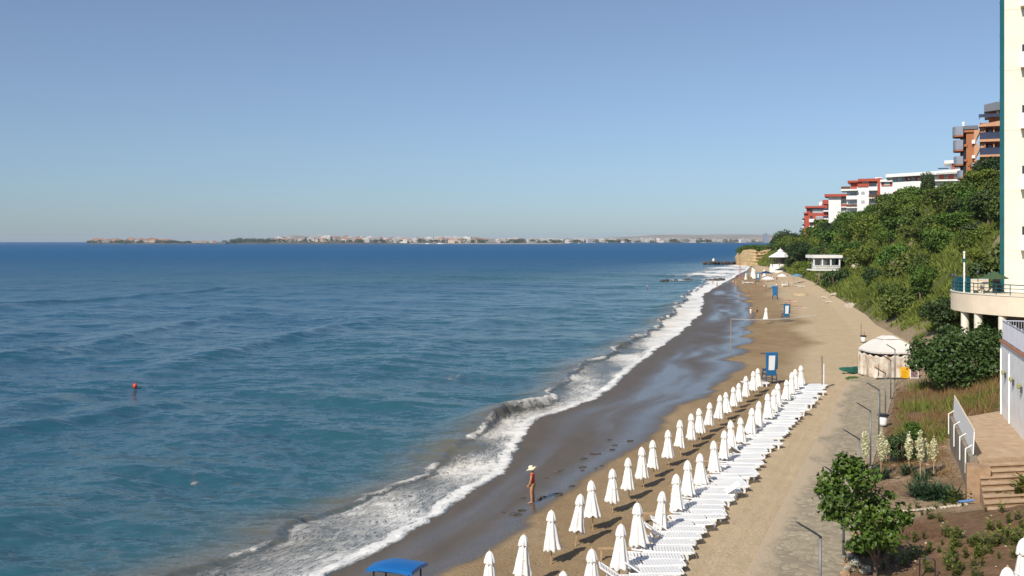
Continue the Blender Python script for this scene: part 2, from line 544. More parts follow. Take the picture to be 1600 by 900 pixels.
D = rows_geom(12, 86, 0.006)
T = np.linspace(0, 1, 230) ** 1.5
lo = XWR(D) + 0.02; hi = XR(D) + 420
X = lo[:, None] + (hi - lo)[:, None] * T[None, :]
Y = np.repeat(D[:, None], X.shape[1], 1)
Z = gz(X, Y)
s_ = X - XWR(Y)
pale = np.clip((fbm(X / 3.0, Y / 3.0, 61) - 0.30) * 4, 0, 1) * np.clip((Y - 39.5) / 1.5, 0, 1) * np.clip((57 - Y) / 4, 0, 1)
pale = np.maximum(pale, np.clip((0.5 - s_) / 0.4, 0, 1) * 0.8)
pale = np.maximum(pale, np.clip((Y - 74) / 5, 0, 1) * np.clip((5.5 - s_) / 2, 0, 1))
grn = np.clip((fbm(X / 1.7, Y / 1.7, 62) - 0.45) * 4, 0, 1) * (0.35 + 0.65 * np.clip((Y - 52) / 4, 0, 1))
grid_obj('garden_soil', X, Y, Z, SOIL, {'green': grn, 'sandy': pale})

# ---- paved walkway of irregular flat stones
def paving_material():
    m, nt, b = new_mat('stone_paving')
    p = geo_pos(nt, (1, 1, 0), (0, 0, math.radians(23)))
    wv = nt.nodes.new('ShaderNodeTexNoise'); wv.inputs['Scale'].default_value = 1.7; wv.inputs['Detail'].default_value = 3
    nt.links.new(p, wv.inputs['Vector'])
    va = nt.nodes.new('ShaderNodeVectorMath'); va.operation = 'MULTIPLY_ADD'
    nt.links.new(wv.outputs['Color'], va.inputs[0]); va.inputs[1].default_value = (0.35, 0.35, 0); nt.links.new(p, va.inputs[2])
    vo = nt.nodes.new('ShaderNodeTexVoronoi'); vo.feature = 'DISTANCE_TO_EDGE'; vo.inputs['Scale'].default_value = 3.3
    vc = nt.nodes.new('ShaderNodeTexVoronoi'); vc.feature = 'F1'; vc.inputs['Scale'].default_value = 3.3
    nt.links.new(va.outputs[0], vo.inputs['Vector']); nt.links.new(va.outputs[0], vc.inputs['Vector'])
    joint = ramp(nt, vo.outputs['Distance'], [(0.02, 0.0), (0.075, 1.0)]).outputs['Color']
    sep = nt.nodes.new('ShaderNodeSeparateColor'); nt.links.new(vc.outputs['Color'], sep.inputs[0])
    tone = ramp(nt, sep.outputs[0], [(0.0, (0.25, 0.215, 0.155)), (0.5, (0.355, 0.305, 0.215)), (1.0, (0.44, 0.375, 0.265))]).outputs['Color']
    n2 = noise(nt, p, 14, 5, 0.7)
    tone = mixc(nt, 1.0, tone, ramp(nt, n2, [(0.3, 0.75), (0.7, 1.15)]).outputs['Color'], 'MULTIPLY')
    c = mixc(nt, joint, (0.30, 0.245, 0.165), tone)
    sandy = math_n(nt, 'MULTIPLY', attr(nt, 'sandy').outputs['Fac'], 1.0)
    drift = noise(nt, p, 0.55, 6, 0.65)
    sandy = math_n(nt, 'MAXIMUM', sandy, ramp(nt, drift, [(0.40, 0.0), (0.85, 0.35)]).outputs['Color'])
    c = mixc(nt, sandy, c, (0.47, 0.37, 0.255))
    nt.links.new(c, b.inputs['Base Color'])
    b.inputs['Roughness'].default_value = 0.85
    b.inputs['Specular IOR Level'].default_value = 0.25
    h = math_n(nt, 'ADD', math_n(nt, 'MULTIPLY', joint, 1.0), math_n(nt, 'MULTIPLY', n2, 0.35))
    bump(nt, h, 0.7, 0.02, b)
    return m
PAVE = paving_material()
D = rows_geom(12, 84.3, 0.004)
T = np.linspace(0, 1, 60)
lo = XWL(D); hi = XWR(D) + 0.03
X = lo[:, None] + (hi - lo)[:, None] * T[None, :]
Y = np.repeat(D[:, None], X.shape[1], 1)
base = gz(X, Y, False)
Z = base + 0.05 - 0.14 * np.clip((0.05 - T) / 0.05, 0, 1)[None, :] + (fbm(X / .5, Y / .5, 71) - 0.5) * 0.02
edge = np.clip((0.30 + (fbm(X / 1.0, Y / 2.5, 72) - 0.5) * 0.7 - T[None, :]) * 5, 0, 1)
grid_obj('paved_walkway', X, Y, Z, PAVE, {'sandy': edge})

# ------------------------------------------------------------------ sea
def sea_material():
    m, nt, b = new_mat('sea_water')
    foam = attr(nt, 'foam').outputs['Fac']; brown = attr(nt, 'brown').outputs['Fac']; shal = attr(nt, 'shallow').outputs['Fac']
    suv = attr(nt, 'shore_uv').outputs['Vector']
    p = geo_pos(nt)
    n_big = noise(nt, geo_pos(nt, (0.25, 1, 1), (0, 0, 0)), 0.008, 3, 0.5)
    deep = mixc(nt, ramp(nt, n_big, [(0.35, 0.0), (0.65, 1.0)]).outputs['Color'], (0.014, 0.070, 0.125), (0.021, 0.094, 0.134))
    deep = mixc(nt, attr(nt, 'offshore').outputs['Fac'], deep, (0.018, 0.100, 0.225))
    c = mixc(nt, shal, deep, (0.033, 0.108, 0.124))
    c = mixc(nt, brown, c, (0.165, 0.135, 0.085))
    # foam: lacy net of filaments stretched along the swash
    mp = nt.nodes.new('ShaderNodeMapping'); mp.inputs['Scale'].default_value = (1.25, 0.32, 1); nt.links.new(suv, mp.inputs['Vector'])
    lace = noise(nt, mp.outputs['Vector'], 1.9, 7, 0.68, 0.6)
    lace2 = noise(nt, mp.outputs['Vector'], 6.5, 6, 0.7, 0.8)
    fil = math_n(nt, 'ABSOLUTE', math_n(nt, 'SUBTRACT', lace, 0.5))
    fil = math_n(nt, 'SUBTRACT', 1.0, math_n(nt, 'MULTIPLY', fil, 7.0))
    fil2 = math_n(nt, 'SUBTRACT', 1.0, math_n(nt, 'MULTIPLY', math_n(nt, 'ABSOLUTE', math_n(nt, 'SUBTRACT', lace2, 0.5)), 6.0))
    net = math_n(nt, 'MAXIMUM', fil, fil2)
    k = math_n(nt, 'ADD', math_n(nt, 'MULTIPLY', net, 0.42), math_n(nt, 'MULTIPLY', lace2, 0.45))
    thr = math_n(nt, 'SUBTRACT', 1.02, foam)
    cov = math_n(nt, 'MULTIPLY', math_n(nt, 'SUBTRACT', k, thr), 4.5)
    cl = nt.nodes.new('ShaderNodeClamp'); nt.links.new(cov, cl.inputs[0])
    cov = math_n(nt, 'MULTIPLY', cl.outputs[0], ramp(nt, foam, [(0.02, 0.0), (0.12, 1.0)]).outputs['Color'])
    milky = math_n(nt, 'MULTIPLY', ramp(nt, foam, [(0.10, 0.0), (0.6, 1.0)]).outputs['Color'], 0.8)
    c = mixc(nt, milky, c, (0.120, 0.128, 0.132))
    fc = mixc(nt, brown, (0.80, 0.80, 0.78), (0.66, 0.62, 0.54))
    c2 = mixc(nt, cov, c, fc)
    nt.links.new(c2, b.inputs['Base Color'])
    nt.links.new(math_n(nt, 'MULTIPLY_ADD', attr(nt, 'offshore').outputs['Fac'], 0.42, math_n(nt, 'MULTIPLY_ADD', cov, 0.70, 0.16)), b.inputs['Roughness'])
    b.inputs['IOR'].default_value = 1.333
    off_ = attr(nt, 'offshore').outputs['Fac']
    nt.links.new(math_n(nt, 'MULTIPLY_ADD', off_, -0.12, 0.22), b.inputs['Specular IOR Level'])
    # wavelets: slopes straight from noise channels, so far water keeps its facets
    geo = nt.nodes.new('ShaderNodeNewGeometry')
    total = None
    for sc, det, k, ax, rot, dist in ((0.085, 3, 0.38, 0.35, 8, 0.0), (0.42, 4, 0.72, 0.36, 14, 0.3), (1.7, 5, 0.95, 0.42, -6, 0.4), (6.0, 3, 0.60, 0.6, 20, 0.0)):
        nz_ = nt.nodes.new('ShaderNodeTexNoise')
        nz_.inputs['Scale'].default_value = sc; nz_.inputs['Detail'].default_value = det; nz_.inputs['Roughness'].default_value = 0.6; nz_.inputs['Distortion'].default_value = dist
        nt.links.new(geo_pos(nt, (ax, 1.0, 1.0), (0, 0, math.radians(rot))), nz_.inputs['Vector'])
        sb = nt.nodes.new('ShaderNodeVectorMath'); sb.operation = 'SUBTRACT'; nt.links.new(nz_.outputs['Color'], sb.inputs[0]); sb.inputs[1].default_value = (.5, .5, .5)
        ml = nt.nodes.new('ShaderNodeVectorMath'); ml.operation = 'MULTIPLY'; nt.links.new(sb.outputs[0], ml.inputs[0]); ml.inputs[1].default_value = (k * .55, k, 0)
        if total is None: total = ml.outputs[0]
        else:
            ad = nt.nodes.new('ShaderNodeVectorMath'); ad.operation = 'ADD'; nt.links.new(total, ad.inputs[0]); nt.links.new(ml.outputs[0], ad.inputs[1]); total = ad.outputs[0]
    ad = nt.nodes.new('ShaderNodeVectorMath'); ad.operation = 'ADD'; nt.links.new(total, ad.inputs[0]); nt.links.new(geo.outputs['Normal'], ad.inputs[1])
    nm = nt.nodes.new('ShaderNodeVectorMath'); nm.operation = 'NORMALIZE'; nt.links.new(ad.outputs[0], nm.inputs[0])
    bump(nt, cov, 0.6, 0.08, b, nm.outputs[0])
    return m
SEA = sea_material()

WF = curve([(12, 8), (30, 7.4), (38, 6.9), (46, 6.4), (56, 5.2), (64, 3.6), (70, 2.6), (76, 2.8), (84, 5.0), (95, 5.2), (106, 4.9), (126, 5.2), (171, 5.6), (233, 4.3), (280, 5), (320, 9), (360, 26), (450, 24), (520, 12), (600, 5)])
BIG = curve([(12, .3), (55, .3), (64, .55), (69, 1.7), (76, 1.6), (81, .5), (95, .4), (110, .65), (150, .9), (240, .9), (300, .5), (600, .4)])

ypx = np.concatenate([np.linspace(1000, 560, 640), np.linspace(559.4, 400, 330), np.linspace(399.6, HZ + 1.62, 50)])
D = EYE * F / (ypx - HZ)
S = np.linspace(0, 1, 520)
left = -0.80 * D - 40
right = XS(D) + 0.55 + 0.004 * D
# columns: dense towards the shore
near_w = np.minimum(22.0 + 0.04 * D, (right - left) * 0.5)
cA = np.linspace(0, 1, 300); cB = np.linspace(0, 1, 221)[1:]
XA = left[:, None] + (right - near_w - left)[:, None] * cA[None, :]
XB = (right - near_w)[:, None] + near_w[:, None] * cB[None, :]
X = np.concatenate([XA, XB], 1)
Y = np.repeat(D[:, None], X.shape[1], 1)
jit = (fbm(Y * 0 + .3, Y / 7.0, 81, 3) - 0.5) * 2.2 + (fbm(Y * 0 + .7, Y / 1.3, 82, 3) - 0.5) * 0.9 + (vnoise(Y * 0, Y / .35, 83) - .5) * .25
jit = jit * np.clip((400 - Y) / 200, 0.2, 1)
u = X - XS(Y) + jit * 0.75
W_ = WF(Y) * (0.9 + 0.25 * (fbm(Y * 0, Y / 5.0, 84) - 0.5) * 2)
fade = np.clip(1 - Y / 900.0, 0.05, 1)
off = np.clip(-u / 14.0, 0, 1)                    # 0 at the shore, 1 offshore
Z = np.zeros_like(X)
# long swells, bent towards the shore
ph = u * 0.97 + 4.0 * (fbm(X / 60, Y / 60, 90) - .5) + 0.10 * Y
am = np.clip((fbm(X / 45 + 3, Y / 38, 91) - 0.36) * 3.0, 0, 1)
Z += off * 0.55 * am * np.clip(1 - Y / 420, 0, 1) * (np.maximum(0, np.sin(2 * np.pi * ph / 19.0)) ** 2.2 - 0.3)
ph2 = Y + 0.38 * X + 9 * (fbm(X / 90, Y / 90, 92) - .5)
am2 = np.clip((fbm(X / 110, Y / 60, 93) - 0.40) * 3.2, 0, 1)
Z += off * 0.62 * am2 * np.clip((Y - 60) / 60, 0, 1) * np.clip(1 - Y / 1500, 0, 1) * (np.maximum(0, np.sin(2 * np.pi * ph2 / 46.0)) ** 2.5 - 0.25)
# a few swell crests standing clear of the rest, steeper on their landward side
for pts_, A_ in (([(-62, 88), (-55, 104), (-50, 122), (-49, 140), (-46, 168)], .85), ([(-44, 50), (-38, 58), (-33.5, 65), (-26, 76.7), (-20, 86)], .60),
                 ([(-35, 98), (-32, 110), (-30, 122), (-26, 142), (-19, 164)], .70), ([(-15, 92), (-11, 106), (-7, 120), (-2, 136)], .45), ([(-120, 170), (-95, 200), (-80, 232), (-72, 270)], .8)):
    a_ = np.array(pts_, float)
    xc = np.interp(Y, a_[:, 1], a_[:, 0]) + 1.6 * (fbm(Y * 0 + A_, Y / 7.0, 130) - .5)
    env = np.clip((Y - a_[0, 1]) / 12, 0, 1) * np.clip((a_[-1, 1] - Y) / 14, 0, 1)
    s_ = X - xc
    Z += A_ * 0.6 * env * (0.6 + 0.8 * fbm(Y * 0 + 2 * A_, Y / 9.0, 131)) * np.where(s_ > 0, np.exp(-(s_ / 1.5) ** 2), np.exp(-(s_ / 4.5) ** 2))
# chop, many directions
rw = np.random.default_rng(3)
for i in range(34):
    lam = 1.1 * (1.105 ** i)
    ang = math.radians(rw.normal(62, 30))
    kx, ky = math.cos(ang) * 2 * math.pi / lam, math.sin(ang) * 2 * math.pi / lam
    keep = np.clip((lam * F / np.maximum(Y, 1) * (EYE / np.maximum(Y, 1)) - 1.2) / 2.0, 0, 1)   # drop what the mesh cannot carry
    mod = 0.5 + 1.0 * vnoise(X / (lam * 7) + i, Y / (lam * 7) - i, 95 + i)
    Z += keep * np.clip(-u / 7.0, 0.0, 1) * 0.0055 * lam ** 0.72 * mod * np.sin(kx * X + ky * Y + rw.uniform(0, 6.28))
# breaker riding at the seaward edge of the swash: steep towards the beach
cr = u + W_
brk = np.where(cr > 0, np.exp(-(cr / 0.38) ** 2), np.exp(-(cr / 2.3) ** 2))
ampb = BIG(Y) * (0.45 + 1.1 * fbm(Y * 0 + .1, Y / 6.0, 96)) * 0.52
Z += brk * ampb * np.clip((420 - Y) / 120, 0, 1)
# swash sheet thinning out over the sand
sw = np.clip(u / 0.9 + 1, 0, 1)
zb = gz(X, Y, False)
sheet = 0.05 + 0.07 * np.exp(-((u + 0.55) / 0.55) ** 2) * (0.4 + 1.2 * fbm(X / .5, Y / .5, 97, 3))
in_sw = np.clip((u + W_) / np.maximum(W_, .5), 0, 1)
Z += np.where(u < 0, 0.055 * np.clip(1 + u / 3, 0, 1), 0) + in_sw * 0.05 * (fbm(X / .8, Y / .8, 98, 3) - .3)
Z = np.where(u > -0.25, zb + (sheet - .02) * np.clip((0.25 - u) / .5, 0, 1) - np.clip(u - 0.0, 0, 2) * 0.35 - np.clip(u, 0, .3) * .2, np.maximum(Z, zb + 0.03))
foam = np.zeros_like(X)
frontw = 0.30 + 0.30 * (fbm(Y * 0 + 5, Y / 3.0, 99) - .5) * 2 + np.clip((Y - 105) / 60, 0, 1) * 0.9
foam = np.maximum(foam, np.where(u < 0.2, np.exp(-((u + 0.45) / (frontw + .35)) ** 2) * 0.80, 0))
lac = np.clip((u + W_) / 0.6, 0, 1) * np.clip((0.3 - u) / 0.4, 0, 1)
lac = lac * (0.52 + 0.17 * np.clip((u + W_ * .75) / W_, -1, 1) + 0.30 * (fbm(X / 3.0, Y / 6.0, 100) - 0.5) * 2)
lac = lac + np.clip((Y - 112) / 25, 0, 1) * np.clip((330 - Y) / 40, 0, 1) * np.clip((u + W_) / 1.0, 0, 1) * np.clip(-u / .4 + .5, 0, 1) * 0.26
foam = np.maximum(foam, lac)
lip = np.exp(-((cr - 0.1) / 0.42) ** 2) * np.clip(0.45 + 1.4 * (fbm(X / 2.0, Y / 2.6, 101) - 0.42), 0, 1) * np.where(BIG(Y) > .5, 1.12, .74)
foam = np.maximum(foam, lip * np.clip((420 - Y) / 90, 0, 1))
# streaks of old foam and small whitecaps outside the break
st = np.clip((fbm(X / 2.2, Y / 6.5, 102) - 0.60) * 5, 0, 1) * np.clip(1 - np.abs(u + W_ + 2.2) / 4.0, 0, 1) * 0.5
foam = np.maximum(foam, st)
caps = np.clip((fbm(X / 1.3, Y / 2.6, 103) - 0.735) * 7, 0, .62) * np.clip(1 - (np.abs(u + 16) / 12.0), 0, 1) * np.clip((150 - Y) / 60, 0, 1) * .8
foam = np.maximum(foam, caps)
# surf round the reef and along the cape
surf = np.clip((fbm(X / 9.0, Y / 16.0, 104) - 0.40) * 4.5, 0, 1) * np.clip((Y - 315) / 40, 0, 1) * np.clip((620 - Y) / 60, 0, 1) * np.clip((u + W_) / 6, 0, 1)
foam = np.maximum(foam, surf)
rf = np.exp(-((X - 63) / 7) ** 2 - ((Y - 316) / 5) ** 2) + 0.7 * np.exp(-((X - 53) / 8) ** 2 - ((Y - 312) / 4) ** 2)
foam = np.maximum(foam, np.clip(rf, 0, 1))
brown = np.clip(1 - np.abs(u + W_ * 0.75) / (W_ * 0.75 + 1.2), 0, 1) * np.clip((260 - Y) / 90, 0.15, 1)
brown = np.clip(brown * (0.62 + 0.9 * (fbm(X / 4.0, Y / 8.0, 105) - .4)), 0, 0.85)
brown = np.maximum(brown, brk * 0.75 * np.clip((250 - Y) / 90, 0, 1))
shallow = np.clip(1 + (u + 10) / 45.0, 0, 1) * (0.6 + 0.8 * (fbm(X / 25, Y / 40, 106) - .3))
shallow = np.clip(shallow + 0.7 * np.exp(-((Y - 340) / 70) ** 2) * np.clip(1 + (u + 60) / 240.0, 0, 1), 0, 1)
grid_obj('sea', X, Y, Z, SEA, {'foam': foam, 'brown': brown, 'shallow': shallow, 'offshore': np.clip((Y - 120) / 900.0, 0, 1) ** 0.7 * np.clip(-u / 80.0, 0, 1), 'shore_uv': np.stack([u, Y, X * 0], -1)})
# ------------------------------------------------------------------ material library
M_WHITE = pmat('white_render', (0.80, 0.79, 0.76), 0.8, 0.05, 0.6, dirt=(0.55, 0.52, 0.47), dscale=0.8, damt=0.35, bmp=0.01, bscale=12)
M_WALL = pmat('white_wall_paint', (0.88, 0.87, 0.84), 0.85, 0.04, 0.8, dirt=(0.55, 0.54, 0.52), dscale=0.9, damt=0.45, bmp=0.01, bscale=14)
M_CREAM = pmat('cream_render', (0.76, 0.715, 0.60), 0.85, 0.04, 0.4, dirt=(0.60, 0.52, 0.36), dscale=0.35, damt=0.25)
M_CREAM2 = pmat('cream_parapet', (0.78, 0.66, 0.50), 0.85, 0.05, 0.5, dirt=(0.58, 0.47, 0.35), dscale=0.8, damt=0.35)
M_TEAL = pmat('teal_glass', (0.005, 0.085, 0.095), 0.12, 0.15, 1.0, spec=0.6)
M_TEALP = pmat('teal_paint', (0.010, 0.10, 0.11), 0.4, 0.1, 2.0)
M_REDW = pmat('red_render', (0.40, 0.075, 0.045), 0.85, 0.08, 0.5, dirt=(0.30, 0.07, 0.05), dscale=0.7)
M_ORANGE = pmat('orange_render', (0.38, 0.145, 0.060), 0.85, 0.08, 0.4, dirt=(0.36, 0.14, 0.07), dscale=0.6)
M_PEACH = pmat('peach_render', (0.52, 0.28, 0.165), 0.85, 0.08, 0.5)
M_DARKGL = pmat('dark_window_glass', (0.03, 0.035, 0.04), 0.1, 0.2, 0.8, spec=0.7)
M_BLUEGL = pmat('pale_window_glass', (0.30, 0.34, 0.37), 0.15, 0.15, 0.8, spec=0.7)
M_GREYB = pmat('grey_balcony_panel', (0.24, 0.26, 0.31), 0.4, 0.08, 0.8)
M_NAVYB = pmat('navy_balcony_glass', (0.035, 0.045, 0.085), 0.25, 0.15, 0.8, spec=0.6)
M_GREYR = pmat('grey_metal_roof', (0.13, 0.14, 0.165), 0.5, 0.08, 0.6)
M_DKBROWN = pmat('dark_brown_paint', (0.13, 0.065, 0.04), 0.9, 0.2, 0.6)  # dark brown of recess walls and some railings
M_BLUE = pmat('blue_plastic', (0.006, 0.12, 0.38), 0.35, 0.06, 2.0, dirt=(0.01, 0.10, 0.28), dscale=3, damt=0.5)
M_BLUE2 = pmat('blue_painted_metal', (0.014, 0.135, 0.33), 0.4, 0.08, 2.0)
M_BLUED = pmat('dark_blue_metal', (0.012, 0.045, 0.11), 0.45, 0.1, 2.0)
M_SIGNW = pmat('white_sign_board', (0.82, 0.82, 0.80), 0.5, 0.02, 1.0)
M_CANVAS = pmat('white_parasol_canvas', (0.80, 0.78, 0.735), 0.9, 0.03, 3.0, dirt=(0.66, 0.62, 0.55), dscale=4, damt=0.3, rand=0.05)
M_WOOD = pmat('pale_pole_wood', (0.44, 0.29, 0.15), 0.6, 0.15, 6.0)
M_PLASTIC = pmat('white_lounger_plastic', (0.82, 0.82, 0.81), 0.38, 0.02, 3.0, dirt=(0.6, 0.57, 0.5), dscale=5, damt=0.25, rand=0.04)
M_STEEL = pmat('galvanised_steel', (0.20, 0.205, 0.21), 0.5, 0.08, 4.0, metal=0.6)
M_DARKM = pmat('dark_grey_metal', (0.055, 0.06, 0.065), 0.45, 0.15, 4.0)
M_BLACK = pmat('black_metal', (0.02, 0.02, 0.022), 0.45, 0.15, 5.0)
M_LAMPT = pmat('solar_lamp_top', (0.02, 0.045, 0.06), 0.2, 0.2, 4.0, spec=0.6)
M_WPAINT = pmat('white_painted_metal', (0.86, 0.85, 0.83), 0.45, 0.03, 3.0, dirt=(0.6, 0.55, 0.48), dscale=3, damt=0.25)
M_CONC = pmat('weathered_concrete', (0.26, 0.215, 0.16), 0.9, 0.2, 1.6, dirt=(0.15, 0.12, 0.085), dscale=1.3, damt=0.7, bmp=0.02, bscale=9)
M_STEP = pmat('sandstone_steps', (0.44, 0.32, 0.205), 0.9, 0.15, 2.0, dirt=(0.33, 0.20, 0.11), dscale=2.2, damt=0.6, bmp=0.015, bscale=14)
M_STONE = pmat('rough_stone', (0.34, 0.21, 0.12), 0.9, 0.25, 2.0, dirt=(0.42, 0.33, 0.24), dscale=3, damt=0.6, bmp=0.03, bscale=6)
M_PALESTONE = pmat('pale_limestone', (0.50, 0.43, 0.33), 0.9, 0.2, 2.0, bmp=0.03, bscale=6)
M_BRICK = pmat('terracotta_coping', (0.34, 0.15, 0.075), 0.85, 0.2, 4.0)
M_RAIL = pmat('grey_railing_paint', (0.42, 0.43, 0.48), 0.45, 0.06, 3.0)
M_YELLOW = pmat('yellow_board', (0.78, 0.46, 0.012), 0.5, 0.03, 2.0)
M_SKIN = pmat('sun_tanned_skin', (0.46, 0.22, 0.12), 0.55, 0.06, 9.0, spec=0.35)
M_SKIN2 = pmat('fair_skin', (0.56, 0.31, 0.205), 0.55, 0.06, 9.0, spec=0.35)
M_RED = pmat('red_fabric', (0.52, 0.045, 0.025), 0.8, 0.08, 8.0)
M_FLORAL = pmat('olive_print_fabric', (0.10, 0.10, 0.025), 0.85, 0.5, 26.0, dirt=(0.34, 0.20, 0.05), dscale=30, damt=0.6)
M_STRAW = pmat('cream_straw', (0.74, 0.62, 0.43), 0.9, 0.08, 20.0)
M_WHITEF = pmat('white_fabric', (0.78, 0.77, 0.75), 0.9, 0.04, 5.0)
M_DARKF = pmat('dark_fabric', (0.025, 0.025, 0.04), 0.9, 0.1, 5.0)
M_HAIR = pmat('dark_brown_hair', (0.035, 0.02, 0.012), 0.6, 0.2, 20.0)
M_GREENT = pmat('green_tarpaulin', (0.015, 0.115, 0.085), 0.6, 0.12, 3.0)
M_GREENC = pmat('green_awning_canvas', (0.03, 0.30, 0.19), 0.8, 0.06, 3.0)
M_BUOY = pmat('red_buoy_plastic', (0.58, 0.055, 0.015), 0.35, 0.06, 4.0)
M_PIPE = pmat('blue_pipe_plastic', (0.12, 0.26, 0.52), 0.4, 0.08, 3.0)
M_BARK = pmat('grey_brown_bark', (0.15, 0.105, 0.07), 0.9, 0.25, 6.0, bmp=0.02, bscale=20)
M_TENTC = pmat('stained_tent_curtain', (0.66, 0.60, 0.50), 0.9, 0.06, 1.5, dirt=(0.36, 0.20, 0.09), dscale=1.25, damt=1.0)
M_TENTW = pmat('white_tent_roof', (0.66, 0.63, 0.58), 0.85, 0.03, 1.5, dirt=(0.64, 0.58, 0.48), dscale=1.4, damt=0.3)
M_ROCK = pmat('dark_wet_rock', (0.060, 0.052, 0.045), 0.6, 0.3, 0.8, bmp=0.08, bscale=2.5)
L_OLIVE = leafmat('olive_foliage', (0.036, 0.058, 0.010), (0.140, 0.190, 0.036), 0.22, 0.2)
L_MID = leafmat('mid_green_foliage', (0.036, 0.074, 0.010), (0.150, 0.240, 0.034), 0.2, 0.22)
L_DARK = leafmat('dark_green_foliage', (0.016, 0.036, 0.010), (0.070, 0.108, 0.028), 0.2, 0.15)
L_FIG = leafmat('broad_green_leaves', (0.024, 0.055, 0.008), (0.125, 0.205, 0.030), 0.0, 0.25, 0.0, 0.4)
L_FIGD = leafmat('dark_fig_leaves', (0.018, 0.042, 0.010), (0.075, 0.135, 0.028), 0.0, 0.2, 0.0, 0.45)
L_YUC = leafmat('yucca_leaves', (0.016, 0.038, 0.018), (0.055, 0.105, 0.045), 0.15, 0.1, 0.01)
L_PLUME = leafmat('cream_yucca_flowers', (0.52, 0.50, 0.25), (0.82, 0.80, 0.56), 0.05, 0.25, 0.0)
L_WEED = leafmat('weed_leaves', (0.070, 0.100, 0.012), (0.22, 0.25, 0.045), 0.2, 0.25)
L_DRY = leafmat('dry_grass_blades', (0.15, 0.075, 0.03), (0.34, 0.235, 0.095), 0.0, 0.15, 0.0, 0.9)
L_GRASS = leafmat('hill_grass_blades', (0.060, 0.095, 0.010), (0.255, 0.290, 0.055), 0.0, 0.2, 0.0, 0.8)
L_RUST = leafmat('ochre_shrub', (0.10, 0.075, 0.008), (0.30, 0.20, 0.02), 0.1, 0.2, 0.0)
L_WHITEFL = leafmat('white_small_flowers', (0.25, 0.27, 0.12), (0.80, 0.78, 0.70), 0.0, 0.2, 0.0)

# ------------------------------------------------------------------ foliage
def leaves(lobes, n, size, seed, up=0.35, aspect=1.7, shell=0.55, droop=0.0):
    """n folded leaf faces spread through a set of lobes (centre, radius-vector)"""
    r = np.random.default_rng(seed)
    L = np.array([list(c) + list(q) for c, q in lobes], float)
    vol = (L[:, 3] * L[:, 4] * L[:, 5]) ** 0.67
    k = r.choice(len(L), n, p=vol / vol.sum())
    d = r.normal(size=(n, 3)); d /= np.linalg.norm(d, axis=1)[:, None]
    rad = shell + (1 - shell) * r.random(n) ** 0.6
    rad *= 1 + 0.16 * r.normal(size=n)
    P = L[k, :3] + d * L[k, 3:] * rad[:, None]
    nrm = d * 0.8 + r.normal(size=(n, 3)) * 0.55; nrm[:, 2] += up
    nrm /= np.linalg.norm(nrm, axis=1)[:, None]
    t = r.normal(size=(n, 3)); t[:, 2] -= droop
    t -= (t * nrm).sum(1)[:, None] * nrm; t /= np.linalg.norm(t, axis=1)[:, None] + 1e-9
    b = np.cross(nrm, t)
    s = size * (0.6 + 0.8 * r.random(n))[:, None]
    fold = nrm * s * 0.22
    A = P - t * s * 0.5; B = P + b * s * 0.5 / aspect * 1.2 + fold; C = P + t * s * 0.5 - fold * .5; Dd = P - b * s * 0.5 / aspect * 1.2 + fold
    V = np.stack([A, B, C, Dd], 1).reshape(-1, 3)
    i = np.arange(n)[:, None] * 4
    Fc = np.concatenate([i + np.array([0, 1, 2]), i + np.array([0, 2, 3])], 1).reshape(-1, 3)
    lobe_tone = r.random(len(L))
    tone = np.clip(0.30 * lobe_tone[k] + 0.75 * r.random(n) * 0.8 + 0.1, 0, 1)
    return V, Fc, np.repeat(tone, 2)

def leaf_obj(name, V, Fc, tone, mat, parent=None, **kw):
    o = link_mesh(name, [], [], mat)
    me = o.data
    me.vertices.add(len(V)); me.vertices.foreach_set('co', np.asarray(V, np.float32).ravel())
    Fc = np.asarray(Fc, np.int32); k = Fc.shape[1]
    me.loops.add(Fc.size); me.loops.foreach_set('vertex_index', Fc.ravel())
    me.polygons.add(len(Fc)); me.polygons.foreach_set('loop_start', np.arange(0, Fc.size, k, dtype=np.int32))
    a = me.attributes.new('tone', 'FLOAT', 'FACE'); a.data.foreach_set('value', np.asarray(tone, np.float32))
    me.update(calc_edges=True)
    if parent is not None: o.parent = parent
    return tag(o, **kw)

def crown_lobes(rx, ry, rz, n, seed, base=0.0):
    r = random.Random(seed); out = []
    for i in range(n):
        a = r.uniform(0, 6.283); q = math.sqrt(r.random()) * 0.72
        zz = r.uniform(-0.65, 0.75)
        f = math.sqrt(max(0.1, 1 - zz * zz * .8))
        s = r.uniform(0.26, 0.46)
        out.append(((rx * q * f * math.cos(a), ry * q * f * math.sin(a), base + rz * (zz * 0.75 + 1.0)), (rx * s, ry * s, rz * s * r.uniform(.8, 1.1))))
    return out

def trunk_mesh(mb, h, r0, branches, seed, spread=0.6, lean=0.1):
    r = random.Random(seed)
    lx, ly = r.uniform(-lean, lean), r.uniform(-lean, lean)
    pts = [(lx * h * t * t, ly * h * t * t, h * t - 0.15 * (t == 0)) for t in (0, .3, .6, 1)]
    mb.tube(pts, [r0, r0 * .8, r0 * .65, r0 * .45], 8)
    for i in range(branches):
        a = 6.283 * i / branches + r.uniform(-.4, .4); q = spread * r.uniform(.6, 1.1); zz = h * r.uniform(.55, .95)
        p0 = (lx * h * .4, ly * h * .4, zz)
        mb.tube([p0, (p0[0] + q * .5 * math.cos(a), p0[1] + q * .5 * math.sin(a), zz + q * .5), (p0[0] + q * math.cos(a), p0[1] + q * math.sin(a), zz + q * .9)],
                [r0 * .42, r0 * .3, r0 * .14], 6)

